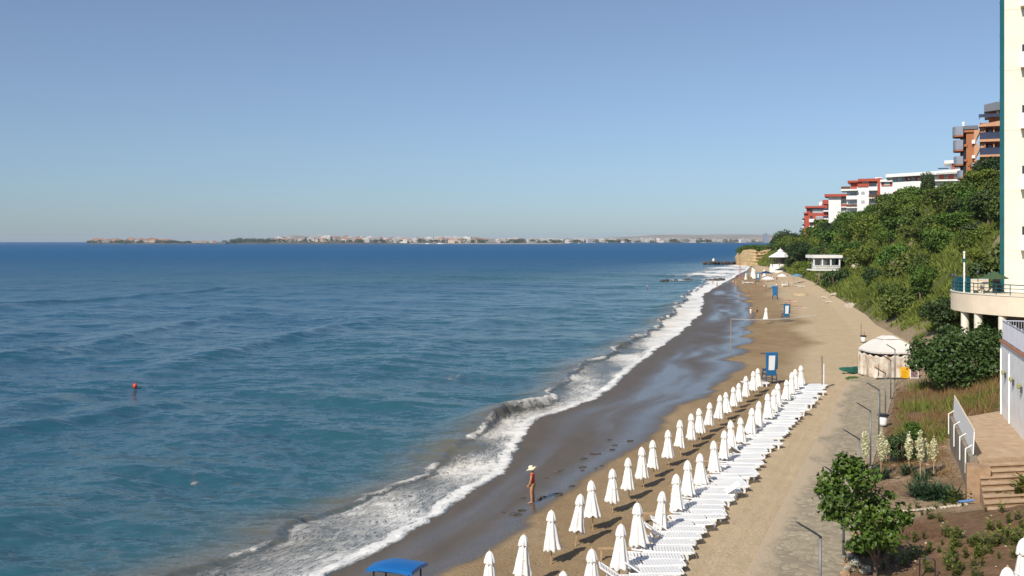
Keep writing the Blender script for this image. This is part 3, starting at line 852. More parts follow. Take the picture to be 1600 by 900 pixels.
def bush_proto(name, mat, rx, rz, nl, n, size, seed, trunk_h=0.0, shell=.5):
    """returns (crown mesh, trunk mesh) data made once and shared by all copies"""
    V, Fc, tone = leaves(crown_lobes(rx, rx, rz, nl, seed, base=trunk_h * 0.8), n, size, seed, shell=shell)
    o = leaf_obj('crown', V, Fc, tone, mat)
    mb = MB()
    if trunk_h > 0: trunk_mesh(mb, trunk_h + rz * 0.9, 0.06 * trunk_h + .05, 4, seed, rx * .6)
    else:
        r = random.Random(seed)
        for i in range(6):
            a = r.uniform(0, 6.28); q = rx * r.uniform(.2, .6)
            mb.tube([(0.1 * math.cos(a), .1 * math.sin(a), -.2), (q * .5 * math.cos(a), q * .5 * math.sin(a), rz * .6), (q * math.cos(a), q * math.sin(a), rz * 1.25)], [.06, .045, .015], 5)
    t = mb.build('stems' if trunk_h <= 0 else 'trunk', M_BARK)
    cm, tm = o.data, t.data
    bpy.data.objects.remove(o); bpy.data.objects.remove(t)
    return cm, tm, ('trunk' if trunk_h > 0 else 'stems')

def plant(proto, name, loc, s, rz, label, cat, group=None, sz=1.0):
    e = empty(name, loc, label, cat, group, rz)
    e.scale = (s, s, s * sz)
    for me, nm in ((proto[0], 'crown'), (proto[1], proto[2])):
        o = bpy.data.objects.new(nm, me); COL.objects.link(o); o.parent = e
    return e

L_YEL = leafmat('yellow_green_foliage', (0.048, 0.080, 0.009), (0.215, 0.275, 0.040), 0.2, 0.25)
BUSH = [bush_proto('bush', m, 1.0, 0.62, 15, n, sz_, 10 + i, shell=.38) for i, (m, n, sz_) in enumerate(((L_OLIVE, 3600, .105), (L_MID, 3000, .125), (L_DARK, 3600, .11), (L_YEL, 2600, .115), (L_OLIVE, 2400, .13), (L_MID, 3800, .10), (L_YEL, 3000, .09)))]
TREE = [bush_proto('tree', m, 1.0, 0.85, 17, 5200, 0.105, 30 + i, 0.55, shell=.4) for i, m in enumerate((L_DARK, L_OLIVE, L_MID))]

# a fringe of grass, fern and scrub over the hillside: nobody could count it
def blades(P, h, wd, seed, lean=0.5, per=5):
    r = np.random.default_rng(seed)
    n = len(P)
    P = np.repeat(P, per, 0); hh = np.repeat(h, per) * r.uniform(.55, 1.15, n * per)
    P = P + np.stack([r.normal(0, 1, n * per) * hh * .3, r.normal(0, 1, n * per) * hh * .3, 0 * hh - .03], 1)
    a = r.uniform(0, 6.283, n * per); w_ = hh * wd
    l = np.stack([r.normal(0, lean, n * per) * hh, r.normal(0, lean, n * per) * hh, hh], 1)
    sx = np.stack([np.cos(a) * w_, np.sin(a) * w_, 0 * a], 1)
    V = np.stack([P - sx, P + sx, P + l], 1).reshape(-1, 3)
    Fc = np.arange(len(V)).reshape(-1, 3)
    return V, Fc, np.clip(r.normal(.45, .25, len(Fc)), 0, 1)

r = np.random.default_rng(5)
dd = 88 * np.exp(r.random(46000) * math.log(560 / 88.0))
t_ = r.random(46000) ** 1.15
xx = XWR(dd) + 0.5 + t_ * (XR(dd) + 6 - XWR(dd))
keep = (sandy_field(xx, dd) < 0.25 + 0.5 * r.random(len(dd))) & (fbm(xx / 3, dd / 3, 55) > 0.36)
dd, xx = dd[keep], xx[keep]
P = np.stack([xx, dd, gz(xx, dd)], 1)
V, Fc, tone = blades(P, 0.26 + 0.0024 * dd + 0.30 * r.random(len(dd)) ** 2, 0.16, 6, 0.55, 6)
tone = np.clip(tone * 0.7 + 0.55 * (np.repeat(fbm(xx / 7, dd / 7, 56), 6) - .25), 0, 1)
leaf_obj('hillside_grass', V, Fc, tone, L_GRASS, kind='stuff')

# bushes of the hillside, each a thing
def hill_zone(x, d):
    px = 800 + x / d * F
    if d > 400: return 'far'
    if d > 215: return 'mid'
    return 'near'
ZLAB = {'far': ('low rounded bush in the dense green cover above the yellow cliff', 'bushes above the yellow cliff'),
        'mid': ('leafy bush in the thicket on the hillside below the red and white apartment blocks', 'bushes below the red and white blocks'),
        'near': ('leafy bush in the thicket on the slope between gazebo tent and orange block', 'bushes on the slope behind the gazebo tent')}
r = random.Random(12)
spots = []
d = 92.0
while d < 540:
    xt, xr = float(XWR(d)), float(XR(d))
    size0 = 1.7 + d * 0.0085
    t = 0.10 + 0.1 * r.random()
    while t < 1.12:
        x = xt + t * (xr - xt)
        dens = (0.12 if d < 235 else .35) + 0.95 * min(t, 1) ** 1.3
        if r.random() < dens and float(sandy_field(np.array([x]), np.array([d]))[0]) < 0.6:
            if d > 395 and t < .5: t += .1; continue
            spots.append((x + r.uniform(-1, 1), d + r.uniform(-.4, .4) * size0 * 2, size0 * r.uniform(0.75, 1.35), t))
        t += size0 * 1.5 / (xr - xt) * r.uniform(.8, 1.3)
    d += size0 * 1.85
random.Random(1).shuffle(spots)
for (x, d, s, t) in spots[:235]:
    lab, grp = ZLAB[hill_zone(x, d)]
    pr = BUSH[int(r.random() * 7)]
    plant(pr, 'hillside_bush', gpt(x, d, -0.25 * s), s, r.uniform(0, 6.28), lab, 'bush', grp, r.uniform(.85, 1.25))
print('hill bushes', len(spots))

def px_tree(px, py_top, py_base, d, wpx, proto, label, name='hillside_tree', group=None, seedrot=0.0, cat='tree'):
    x = (px - 800) * d / F
    zb = EYE - (py_base - HZ) * d / F
    zt = EYE - (py_top - HZ) * d / F
    g = float(gz(np.array([x]), np.array([d]))[0])
    zb = g - 0.2
    s = wpx * d / F / 2.0
    hgt = (zt - zb)
    natural = s * (0.55 * .8 + 0.85 * 2.0)
    return plant(proto, name, (x, d, zb), s, seedrot, label, cat, group, max(0.5, hgt / natural))

px_tree(1541, 243, 300, 172, 52, TREE[0], 'dark tree against the orange balconies beside the teal glass edge', seedrot=1)
px_tree(1449, 266, 300, 215, 24, TREE[0], 'small dark tree standing up in front of the long white block', seedrot=2)
px_tree(1398, 298, 350, 262, 58, TREE[1], 'broad olive tree at the right foot of the red and white block', seedrot=.3)
px_tree(1420, 300, 345, 235, 60, TREE[2], 'round green tree below the left end of the long white block', seedrot=4)
px_tree(1354, 325, 372, 288, 52, TREE[1], 'olive green tree right under the white walls of the red and white block', seedrot=5)
px_tree(1308, 345, 400, 312, 60, TREE[0], 'very dark tree above the white stilted pavilion', seedrot=2.2)
px_tree(1253, 376, 436, 322, 46, TREE[0], 'dense dark tree between the white roofed gazebo and the stilted pavilion', seedrot=2.9)
px_tree(1281, 352, 392, 360, 40, TREE[2], 'bright green tree under the far red block', seedrot=3.1)
px_tree(1330, 352, 398, 276, 44, TREE[2], 'green tree behind the right end of the stilted pavilion', seedrot=.9)
px_tree(1480, 292, 345, 180, 60, TREE[1], 'wide olive tree at the foot of the orange block', seedrot=1.7)
px_tree(1500, 326, 392, 150, 70, TREE[2], 'bright green spreading tree halfway up the slope right of the others', seedrot=2.6)
px_tree(1404, 342, 400, 210, 74, TREE[2], 'large leafy green tree in the middle of the slope', seedrot=.2)
px_tree(1445, 360, 430, 165, 70, TREE[1], 'olive tree in the middle of the lower slope', seedrot=4.2)
px_tree(1545, 295, 360, 140, 66, TREE[0], 'dark tree on the slope touching the teal glass edge', seedrot=4.9)
px_tree(1438, 405, 478, 118, 50, TREE[2], 'slender tree with a bare trunk above the gazebo tent', seedrot=5.5)
px_tree(1472, 462, 545, 100, 80, TREE[0], 'dark leafy tree behind the gazebo tent beside the cream terrace', seedrot=.6)
px_tree(1388, 438, 490, 132, 46, TREE[1], 'small tree on the grassy slope over the sand bank', seedrot=3.6)
px_tree(1192, 426, 440, 330, 6, TREE[2], 'tiny potted bush among the far parasols', 'potted_bush', cat='bush')
px_tree(1268, 422, 442, 285, 26, (bush_proto('ochre', L_RUST, 1, .62, 10, 1200, .2, 77)), 'ochre yellow bush below the stilted pavilion', 'ochre_bush', cat='bush')

# ------------------------------------------------------------------ buildings
def facade(name, px0, py0, d, label, zoff=0.0, group=None, rz=0.0):
    """an Empty at the foot of the facade; q() turns photograph rectangles into metres on that facade"""
    x = (px0 - 800) * d / F; z = EYE - (py0 - HZ) * d / F
    e = empty(name, (x, d, z), label, 'building' if 'tower' not in name else 'hotel', group, rz)
    k = d / F
    e.rotation_euler = (0, 0, -math.atan2(x + 60 * k, d) if rz == 0.0 else rz)
    def q(xa, ya, xb, yb): return ((xa - px0) * k, (xb - px0) * k, (py0 - yb) * k, (py0 - ya) * k)
    return e, q, k

def fbox(e, q, r, y0, y1, name, mat, label=None, parent=None):
    x0, x1, z0, z1 = q(*r)
    return MB().bx(x0, x1, y0, y1, z0, z1).build(name, mat, parent or e, label=label)

def window(e, q, r, y=-0.03, glass=None, mull=1, parent=None, frame=None):
    x0, x1, z0, z1 = q(*r); t = 0.07
    f = MB()
    f.bx(x0, x1, y - .05, y + .04, z0, z0 + t).bx(x0, x1, y - .05, y + .04, z1 - t, z1)
    f.bx(x0, x0 + t, y - .048, y + .038, z0 + t, z1 - t).bx(x1 - t, x1, y - .048, y + .038, z0 + t, z1 - t)
    for i in range(mull):
        xm = x0 + (x1 - x0) * (i + 1) / (mull + 1)
        f.bx(xm - .03, xm + .03, y - .046, y + .036, z0 + t, z1 - t)
    o = f.build('window', frame or M_WPAINT, parent or e)
    MB().bx(x0 + t, x1 - t, y - .02, y + .02, z0 + t, z1 - t).build('pane', glass or M_DARKGL, o)
    return o

def balcony(e, q, r, depth, slab_mat, rail_mat, rail_h=1.0, y=0.0, th=None):
    """slab with a railing panel; r is the slab's rectangle"""
    x0, x1, z0, z1 = q(*r)
    s = MB().bx(x0, x1, y - depth, y - .004, z0, z1).build('balcony', slab_mat, e)
    m = MB()
    m.bx(x0, x1, y - depth - .003, y - depth + .05, z1, z1 + rail_h * .9)
    m.bx(x0 - .003, x0 + .05, y - depth + .05, y - .004, z1, z1 + rail_h * .9)
    m.bx(x1 - .05, x1 + .003, y - depth + .05, y - .004, z1, z1 + rail_h * .9)
    m.bx(x0 - .02, x1 + .02, y - depth - .03, y - depth + .08, z1 + rail_h * .9, z1 + rail_h)
    m.build('balcony_railing', rail_mat, s)
    return s

# -- orange block nearest on the ridge
def C3(x, y): return (1380 + x / 6.0, 150 + y / 6.0)
def R3(a, b, c, d_): return C3(a, b) + C3(c, d_)
e, q, k = facade('apartment_building', 1497, 295, 187, 'orange apartment block with grey and navy balconies on top of the green slope')
Dp = 16
fbox(e, q, (1508.5, 203, 1521, 305), 0, Dp, 'wall', M_ORANGE)
fbox(e, q, (1499.5, 205, 1508.5, 305), 2.0, Dp, 'recess_wall', M_DKBROWN)
for (a, b) in ((375, 455), (475, 600), (620, 735), (750, 850)):
    window(e, q, R3(735, a + 22, 770, b - 4), 1.95, M_DARKGL, 0, frame=M_GREYR)
for (a, b, x0, x1) in ((290, 385, 650, 746), (415, 520, 655, 746), (568, 655, 660, 746), (700, 780, 690, 746)):
    X0, X1, Z0, Z1 = q(*R3(x0, a, x1, b))
    # rounded end balcony
    poly = [(X1, -1.0), (X1, 3.5), (X0 + .6, 3.5)] + [(X0 + (1 - math.cos(t)) * 1.2 * .6, 3.5 - .9 - (3.4) * math.sin(t)) for t in (0, .4, .8, 1.2, 1.5)]
    zb_ = Z0
    s = MB().prism(poly, zb_, zb_ + .28).build('balcony', M_ORANGE, e)
    rail = MB()
    for i in range(len(poly)):
        p0, p1 = poly[i], poly[(i + 1) % len(poly)]
        if p0[0] > X1 - .01 and p1[0] > X1 - .01: continue
        L_ = math.hypot(p1[0] - p0[0], p1[1] - p0[1])
        rail.box(((p0[0] + p1[0]) / 2, (p0[1] + p1[1]) / 2, zb_ + .28 + (Z1 - Z0 - .28) / 2), (L_ + .04, .06, Z1 - Z0 - .28), rz=math.atan2(p1[1] - p0[1], p1[0] - p0[0]))
    rail.build('balcony_panel', M_GREYB, s)
for (a, b) in ((455, 478), (597, 616), (738, 752)):
    fbox(e, q, R3(742, a, 780, b), -.25, 1.9, 'ledge', M_ORANGE)
fbox(e, q, R3(742, 318, 840, 345), -.35, 6, 'roof_band', M_ORANGE)
fbox(e, q, R3(742, 285, 870, 318), -.55, 8, 'roof', M_GREYR)
m = MB()
x0, x1, z0, z1 = q(*R3(738, 250, 756, 284)); m.bx(x0, x1, .4, 1.2, z0, z1 - .3); m.lathe([(.02, 0), (.3, .1), (.25, .4), (.02, .55)], 8, ((x0 + x1) / 2, .8, z1 - .3))
m.build('chimney', M_WHITE, e)
# wavy corner strip between the two volumes
x0, x1, z0, z1 = q(*R3(836, 318, 884, 860))
m = MB(); n = 40
prof = [(x0 + .02, z0 + (z1 - z0) * i / n) for i in range(n + 1)]
prof2 = [(x0 + (x1 - x0) * (.72 + .28 * math.sin(i / n * 6.283 * 3.4)), z0 + (z1 - z0) * i / n) for i in range(n + 1)]
m.slab(prof + prof2[::-1], -.35, 3.0); m.build('wavy_corner', M_PEACH, e)
for (a, b) in ((420, 455), (563, 590), (635, 668)):
    x0, x1, z0, z1 = q(*R3(820, a, 846, b))
    MB().bx(x0, x1, -.75, -.36, z0, z1).build('air_conditioner', M_WPAINT, e)
fbox(e, q, R3(884, 250, 1180, 860), 2.6, Dp, 'rear_wall', M_ORANGE)
for (x0, x1) in ((890, 920),):
    for (a, b) in ((300, 415), (450, 565), (590, 700), (740, 830)):
        fbox(e, q, R3(x0, a, x1, b), .4, 2.55, 'pier', M_PEACH)
for (a, b) in ((415, 440), (558, 580), (700, 722)):
    x0, x1, z0, z1 = q(*R3(884, a, 1180, b))
    s = MB().bx(x0, x1, -.4, 2.56, z0, z1).build('balcony', M_PEACH, e)
    MB().bx(x0 + .1, x1, -.44, -.36, z1, z1 + 1.15).bx(x0 + .06, x1, -.47, -.33, z1 + 1.15, z1 + 1.23).build('balcony_panel', M_NAVYB, s)
for (a, b) in ((300, 412), (446, 555), (592, 700)):
    for (xa, xb) in ((955, 990), (1045, 1075)):
        window(e, q, R3(xa, a + 12, xb, b), 2.55, M_DARKGL, 0, frame=M_GREYR)
    for xa in (925, 1000):
        fbox(e, q, R3(xa, a + 2, xa + 8, b), .2, 2.5, 'pier', M_PEACH)
x0, x1, z0, z1 = q(*R3(878, 232, 1180, 300))
MB().slab([(x0, z1 - 1.0), (x1, z1), (x1, z0), (x0, z0)], -.6, 2.56).build('cornice', M_PEACH, e)
x0, x1, z0, z1 = q(*R3(878, 180, 1180, 240))
MB().bx(x0, x1, -.7, -.6, z0 + .5, z1 - .1).bx(x0, x0 + .1, -.59, 2.5, z0 + .5, z1 - .1).build('terrace_panel', M_NAVYB, e)
fbox(e, q, R3(960, 150, 1180, 250), 2.6, 12, 'upper_wall', M_ORANGE)
for (xa, xb, a, b) in ((930, 958, 172, 205), (1025, 1045, 152, 175), (1055, 1078, 150, 172)):
    fbox(e, q, R3(xa, a, xb, b), 1.2, 1.8, 'awning_box', M_WPAINT)
x0, x1, z0, z1 = q(*R3(922, 85, 1180, 165))
MB().slab([(x0, z0), (x0, z0 + 1.3), (x0 + 2.0, z0 + 1.75), (x1, z1 + .1), (x1, z0 + .5)], -.6, 14).build('roof', M_GREYR, e)

# -- long low white block with red bays
e, q, k = facade('apartment_building', 1376, 312, 238, 'long low white apartment block with red bays between its windows on the ridge')
x0, x1, z0, z1 = q(*R3(22, 722, 380, 768))
MB().slab([(x0, z0), (x0, z0 + .75), (x1 + 9, z1 + .35), (x1 + 9, z1 - .4)], -1.4, 12).build('roof', M_WHITE, e)
fbox(e, q, R3(80, 745, 760, 812), 1.2, 12, 'wall', M_WHITE)
fbox(e, q, R3(80, 805, 760, 900), 0, 11.9, 'lower_wall', M_WHITE)
for (xa, xb) in ((82, 128), (160, 192), (236, 272), (318, 370)):
    window(e, q, R3(xa, 762, xb, 806), 1.16, M_BLUEGL, 1)
for (xa, xb) in ((195, 235), (278, 315), (478, 522), (560, 604)):
    fbox(e, q, R3(xa, 755, xb, 800), .3, 1.19, 'red_bay', M_REDW)
for (xa, xb) in ((130, 142), (215, 228), (300, 312)):
    fbox(e, q, R3(xa, 776, xb, 792), -.1, .28, 'air_conditioner', M_WPAINT)
for (xa, xb, c) in ((378, 400, 800), (430, 470, 770), (526, 556, 775), (610, 690, 775)):
    window(e, q, R3(xa, 742, xb, c), 1.16, M_BLUEGL, 1)
fbox(e, q, R3(380, 798, 760, 812), -1.2, .0, 'balcony', M_WHITE)
x0, x1, z0, z1 = q(*R3(455, 700, 716, 742))
MB().slab([(x0, z0), (x0, z1 - .5), (x1, z1), (x1 + .8, z0 + .4)], -1.5, 12.2).build('roof', M_WHITE, e)
fbox(e, q, R3(470, 692, 560, 702), -1.2, -1.1, 'terrace_rail', M_NAVYB)
fbox(e, q, R3(585, 645, 760, 712), 2.2, 11, 'penthouse_wall', M_WHITE)
fbox(e, q, R3(588, 646, 610, 704), 1.4, 2.19, 'red_bay', M_REDW)
window(e, q, R3(612, 650, 672, 695), 2.15, M_BLUEGL, 1)
fbox(e, q, R3(525, 620, 760, 646), .6, 11.5, 'penthouse_roof', M_WHITE)
x0, x1, z0, z1 = q(*R3(640, 790, 760, 850))
MB().slab([(x0, z0), (x0, z0 + .5), (x1, z1 + 1.2), (x1, z0)], -2.2, -1.22).build('ramp_wall', M_WHITE, e)

# -- low white wing joining it to the red and white block
def C2(x, y): return (1240 + x / 7.5, 240 + y / 7.5)
def R2(a, b, c, d_): return C2(a, b) + C2(c, d_)
e, q, k = facade('apartment_building', 1375, 320, 300, 'low white wing between the red framed block and the long white block')
fbox(e, q, R2(1015, 330, 1330, 640), 0, 10, 'wall', M_WHITE)
fbox(e, q, R2(1015, 308, 1150, 333), -1.0, 10.3, 'roof', M_WHITE)
fbox(e, q, R2(1028, 338, 1150, 385), -.12, -.002, 'red_band', M_REDW)
window(e, q, R2(1060, 340, 1120, 372), -.16, M_BLUEGL, 2)
fbox(e, q, R2(1080, 250, 1240, 280), -1.6, 10.2, 'upper_roof', M_WHITE)
fbox(e, q, R2(1152, 280, 1330, 338), .6, 9, 'upper_wall', M_REDW)
window(e, q, R2(1170, 285, 1240, 330), .55, M_BLUEGL, 1)

# -- red framed white block
e, q, k = facade('apartment_building', 1323, 345, 333, 'white apartment block with a red top storey and tall red frame at right')
fbox(e, q, R2(738, 392, 868, 860), 0, 13, 'wall', M_WHITE)
fbox(e, q, R2(622, 434, 742, 860), 1.8, 12.8, 'wall', M_WHITE)
fbox(e, q, R2(862, 392, 966, 700), 1.6, 12.9, 'recess_wall', M_WHITE)
fbox(e, q, R2(960, 296, 1012, 660), -1.2, 13.2, 'red_frame', M_REDW)
fbox(e, q, R2(745, 300, 962, 332), -1.1, 13.1, 'roof', M_REDW)
fbox(e, q, R2(742, 330, 872, 394), -.3, 13, 'red_storey', M_REDW)
fbox(e, q, R2(935, 284, 1012, 297), .5, 3, 'roof_box', M_WHITE)
fbox(e, q, R2(664, 340, 746, 412), .6, 12, 'red_storey', M_REDW)
fbox(e, q, R2(632, 318, 752, 340), -.9, 12.4, 'roof', M_REDW)
fbox(e, q, R2(560, 418, 742, 438), -1.6, 12, 'terrace_slab', M_WHITE)
x0, x1, z0, z1 = q(*R2(562, 388, 664, 418))
MB().bx(x0, x1, -1.58, -1.5, z0, z1).bx(x0, x0 + .08, -1.49, 6, z0, z1).build('terrace_railing', M_DKBROWN, e)
m = MB()
for i in range(9):
    x0, x1, z0, z1 = q(*R2(798 + i * 8, 336, 804 + i * 8, 352 - (i % 3) * 4)); m.bx(x0, x1, -.42, -.303, z0, z1)
m.build('roof_lettering', M_WHITE, e)
for y in (525, 625, 730): balcony(e, q, R2(618, y, 742, y + 12), 1.7, M_WHITE, M_WPAINT if y != 625 else M_DKBROWN, .9, 1.8)
for y in (450, 548, 645, 745):
    window(e, q, R2(660, y + 2, 730, y + 68), 1.74, M_BLUEGL, 2)
for y in (445, 548): window(e, q, R2(780, y, 822, y + 40), -.04, M_BLUEGL, 1)
for y in (424, 518, 628): balcony(e, q, R2(864, y, 960, y + 14), 1.9, M_WHITE, M_WPAINT if y == 424 else M_DKBROWN, .9, 1.6)
for y in (345, 440, 540): window(e, q, R2(878, y, 952, y + 72), 1.54, M_BLUEGL, 2)

# -- white stair tower block
e, q, k = facade('apartment_building', 1295, 352, 352, 'plain white block with a thin red roof left of the red framed block')
fbox(e, q, R2(410, 500, 548, 900), 0, 12, 'wall', M_WHITE)
fbox(e, q, R2(546, 515, 626, 900), 1.4, 12, 'wall', M_WHITE)
fbox(e, q, R2(365, 476, 622, 506), -1.3, 12.4, 'roof', M_REDW)
for y in (600, 692, 785):
    balcony(e, q, R2(550, y + 22, 624, y + 34), 1.2, M_WHITE, M_REDW if y < 690 else M_WPAINT, .85, 1.4)
    window(e, q, R2(560, y - 50, 610, y + 14), 1.34, M_BLUEGL, 1)
fbox(e, q, R2(560, 508, 618, 522), .2, 1.38, 'red_band', M_REDW)

# -- far red block
e, q, k = facade('apartment_building', 1256, 367, 392, 'stepped red apartment block with white balconies farthest along the ridge')
fbox(e, q, R2(122, 700, 345, 960), 0, 12, 'wall', M_REDW)
fbox(e, q, R2(150, 632, 345, 702), .6, 12, 'wall', M_REDW)
fbox(e, q, R2(134, 616, 346, 638), -.8, 12.3, 'roof', M_REDW)
fbox(e, q, R2(118, 690, 160, 706), -.8, 4, 'roof', M_REDW)
fbox(e, q, R2(345, 590, 412, 960), 1.6, 12, 'recess_wall', M_DKBROWN)
fbox(e, q, R2(330, 546, 440, 596), -.8, 12, 'roof', M_REDW)
fbox(e, q, R2(346, 596, 384, 960), -.3, 1.58, 'red_pier', M_REDW)
for y in (668, 760, 850): balcony(e, q, R2(338, y, 432, y + 16), 1.4, M_WHITE, M_NAVYB, .8, -.3)
for (a, b, c, d_) in ((220, 648, 330, 696), (255, 735, 332, 772), (255, 815, 332, 862)):
    window(e, q, (*C2(a, b), *C2(c, d_)), -.05 if b > 700 else .55, M_BLUEGL, 2)
for (a, b, c, d_) in ((188, 640, 218, 692), (188, 728, 220, 788), (188, 812, 220, 868)):
    window(e, q, (*C2(a, b), *C2(c, d_)), -.05 if b > 700 else .55, M_DARKGL, 0, frame=M_REDW)
for y in (790, 872): balcony(e, q, R2(180, y, 240, y + 14), 1.3, M_WHITE, M_WPAINT, .8, 0)
for y in (782, 850): balcony(e, q, R2(104, y, 124, y + 12), 1.0, M_WHITE, M_NAVYB, .8, .4)
x0, x1, z0, z1 = q(*R2(285, 560, 332, 618))
MB().lathe([((x1 - x0) / 2, 0), ((x1 - x0) / 2, (z1 - z0) * .5), ((x1 - x0) * .4, (z1 - z0) * .8), (.05, z1 - z0)], 14, ((x0 + x1) / 2, 4, z0)).build('roof_dome', M_WHITE, e, smooth=True)

# ------------------------------------------------------------------ hotel tower and its round terrace
TD = 92.0
tx = (1569 - 800) * TD / F
e = empty('hotel_tower', (tx, TD, 3.0), 'tall cream hotel tower with a teal glass edge at the right side of the picture', 'hotel', None, -math.atan2(tx, TD) - .01)
b = MB().bx(0, 22, 0, 20, 0, 48); b.build('wall', M_CREAM, e)
kz = TD / F
m = MB().bx(-.36, -.004, -.1, 3.0, 0, 48); m.build('glass_edge', M_TEAL, e)
m = MB()
for i in range(16): m.bx(-.40, -.30, -.14, -.06, 1.5 + i * 3.0, 1.58 + i * 3.0)
m.build('glass_mullions', M_TEALP, e)
for py in (16, 110, 204, 297, 391):
    z = EYE - (py - HZ) * kz - 3.0
    MB().bx(0.004, 21.9, -.015, -.0005, z - .03, z + .03).build('facade_joint', M_CREAM2, e)
xl = (1592 - 1569) * kz; xr_ = (1597.5 - 1569) * kz
for py in (-10, 84, 178, 272, 366):
    z0 = EYE - (py + 25 - HZ) * kz - 3.0
    s = MB().bx(xl, xl + 1.6, -.9, -.02, z0, z0 + .18).build('balcony', M_CREAM2, e)
    MB().bx(xl - .02, xl + 1.62, -.95, -.9, z0, z0 + 1.4).bx(xl - .02, xl + .04, -.89, -.02, z0 + .18, z0 + 1.4).build('balcony_panel', M_WHITE, s)
    w_ = MB().bx(xl + .12, xl + .55, -.05, -.004, z0 + 1.45, z0 + 2.2).build('window', M_DARKGL, e)
m = MB().bx(xr_ + .25, 4.5, -.03, -.004, 2, 47.5); m.build('recessed_glazing', M_TEAL, e)

CX, CY, CR = 50.7, 88.0, 10.9
FZ = 7.8
e = empty('hotel_terrace', (CX, CY, 0), 'round cream terrace on columns with a teal railing at the foot of the hotel tower', 'terrace')
def arc(r0, a0, a1, n): return [(r0 * math.cos(math.radians(a0 + (a1 - a0) * i / n)), r0 * math.sin(math.radians(a0 + (a1 - a0) * i / n))) for i in range(n + 1)]
A0, A1 = 140, 318
rim = arc(CR, A0, A1, 72)
MB().prism(rim + [(14, -7.0), (14, 12), (-5, 12)], FZ - .35, FZ - .05).build('floor_slab', M_CREAM2, e)
inner = arc(CR - .22, A1, A0, 72)
MB().prism(arc(CR + .004, A0, A1, 72) + inner, FZ - 1.55, FZ + .10).build('parapet', M_CREAM2, e, smooth=False)
MB().prism(arc(CR + .06, A0, A1, 72) + arc(CR - .28, A1, A0, 72), FZ + .104, FZ + .17).build('coping', M_CREAM, e)
for i, a in enumerate((178, 190, 205, 222, 240, 258)):
    p = ((CR - .42) * math.cos(math.radians(a)), (CR - .42) * math.sin(math.radians(a)))
    MB().tube([(p[0], p[1], 0.5), (p[0], p[1], FZ - 1.45)], .34, 16).build('column', M_CREAM, e, smooth=False)
MB().prism(arc(CR - 4.6, A0 + 10, A1, 40) + arc(CR - 4.9, A1, A0 + 10, 40), 1.0, FZ - .36).build('undercroft_wall', M_CONC, e)
rl = MB()
for a in range(A0, A1 + 1, 7):
    p = ((CR - .1) * math.cos(math.radians(a)), (CR - .1) * math.sin(math.radians(a)))
    rl.tube([(p[0], p[1], FZ + .16), (p[0], p[1], FZ + 1.05)], .035, 6)
for hh in (.42, .72, 1.05):
    rl.tube([(x, y, FZ + hh) for x, y in arc(CR - .1, A0, A1, 60)], .03 if hh < 1 else .045, 6, cap=False)
rl.build('railing', M_TEALP, e)
MB().prism(arc(CR - .16, 168, 186, 10) + arc(CR - .19, 186, 168, 10), FZ + .2, FZ + 1.5).build('wind_screen', M_TEAL, e)

def terr(px, py, d):  return ((px - 800) * d / F, d)
def thin_post(name, x, y, z0, z1, r_, mat, label, cat, group=None, head=None):
    e = empty(name, (x, y, z0), label, cat, group)
    MB().tube([(0, 0, 0), (0, 0, z1 - z0)], r_, 8).build('pole', mat, e)
    if head: head(e, z1 - z0)
    return e
x, y = CX + (CR - .1) * math.cos(math.radians(181)), CY + (CR - .1) * math.sin(math.radians(181))
thin_post('flagpole', x, y, FZ + .17, FZ + 3.6, .075, M_WPAINT, 'cream flagpole with a teal band at the outer corner of the round terrace', 'pole',
          head=lambda e, h: (MB().tube([(0, 0, h - .75), (0, 0, h - .45)], .12, 10).build('band', M_TEALP, e), MB().lathe([(.02, 0), (.1, .06), (.08, .16), (.01, .2)], 10, (0, 0, h)).build('finial', M_WPAINT, e)))
def lamp_head(e, h):
    MB().lathe([(.02, 0), (.12, .05), (.15, .16), (.10, .3), (.02, .34)], 10, (0, 0, h)).build('lamp_globe', M_DARKM, e, smooth=True)
for i, (px, pyt) in enumerate(((1488.5, 433), (1493, 434), (1503, 436), (1508.5, 432), (1528, 428), (1545.5, 431))):
    d = 92.2 - i * .3
    thin_post('terrace_lamp', (px - 800) * d / F, d, FZ - .05, EYE - (pyt - HZ) * d / F, .035, M_DARKM,
              ('%s dark lamp post along the round terrace, counted from its outer corner' % ordinal(i + 1)), 'lamp post', 'lamp posts on the round terrace', lamp_head)
for i, (px, py) in enumerate(((1525, 441.5), (1540, 441))):
    d = 91.0
    e = empty('patio_heater', ((px - 800) * d / F, d, FZ - .05), ('left' if i == 0 else 'right') + ' one of two round white dishes on dark stands on the hotel terrace', 'heater', 'white dishes on the hotel terrace')
    h = EYE - (py - HZ) * d / F - FZ
    MB().tube([(0, 0, 0), (0, 0, h)], .05, 8).lathe([(.25, 0), (.25, .06), (.05, .12)], 12).build('stand', M_DARKM, e)
    MB().lathe([(.02, -.1), (.25, -.06), (.36, 0), (.25, .06), (.02, .1)], 18, (0, 0, 0)).build('dish', M_WHITE, e, smooth=True).location = (0, 0, h)
    e.children[-1].rotation_euler = (math.radians(55), 0, 0.3)
d = 92.4
e = empty('terrace_wall', ((1506 - 800) * d / F, d, FZ - .05), 'low cream wall standing across the middle of the hotel terrace', 'wall')
MB().bx(0, 2.3, 0, .25, 0, 1.15).build('wall', M_CREAM2, e); MB().bx(-.04, 2.34, -.04, .29, 1.152, 1.22).build('coping', M_WHITE, e)
d = 90.0
e = empty('green_parasol', ((1563 - 800) * d / F - .55, d, FZ - .05), 'open green parasol on the hotel terrace against the teal glass edge', 'parasol')
MB().tube([(0, 0, 0), (0, 0, 1.9)], .035, 8).build('pole', M_DARKM, e)
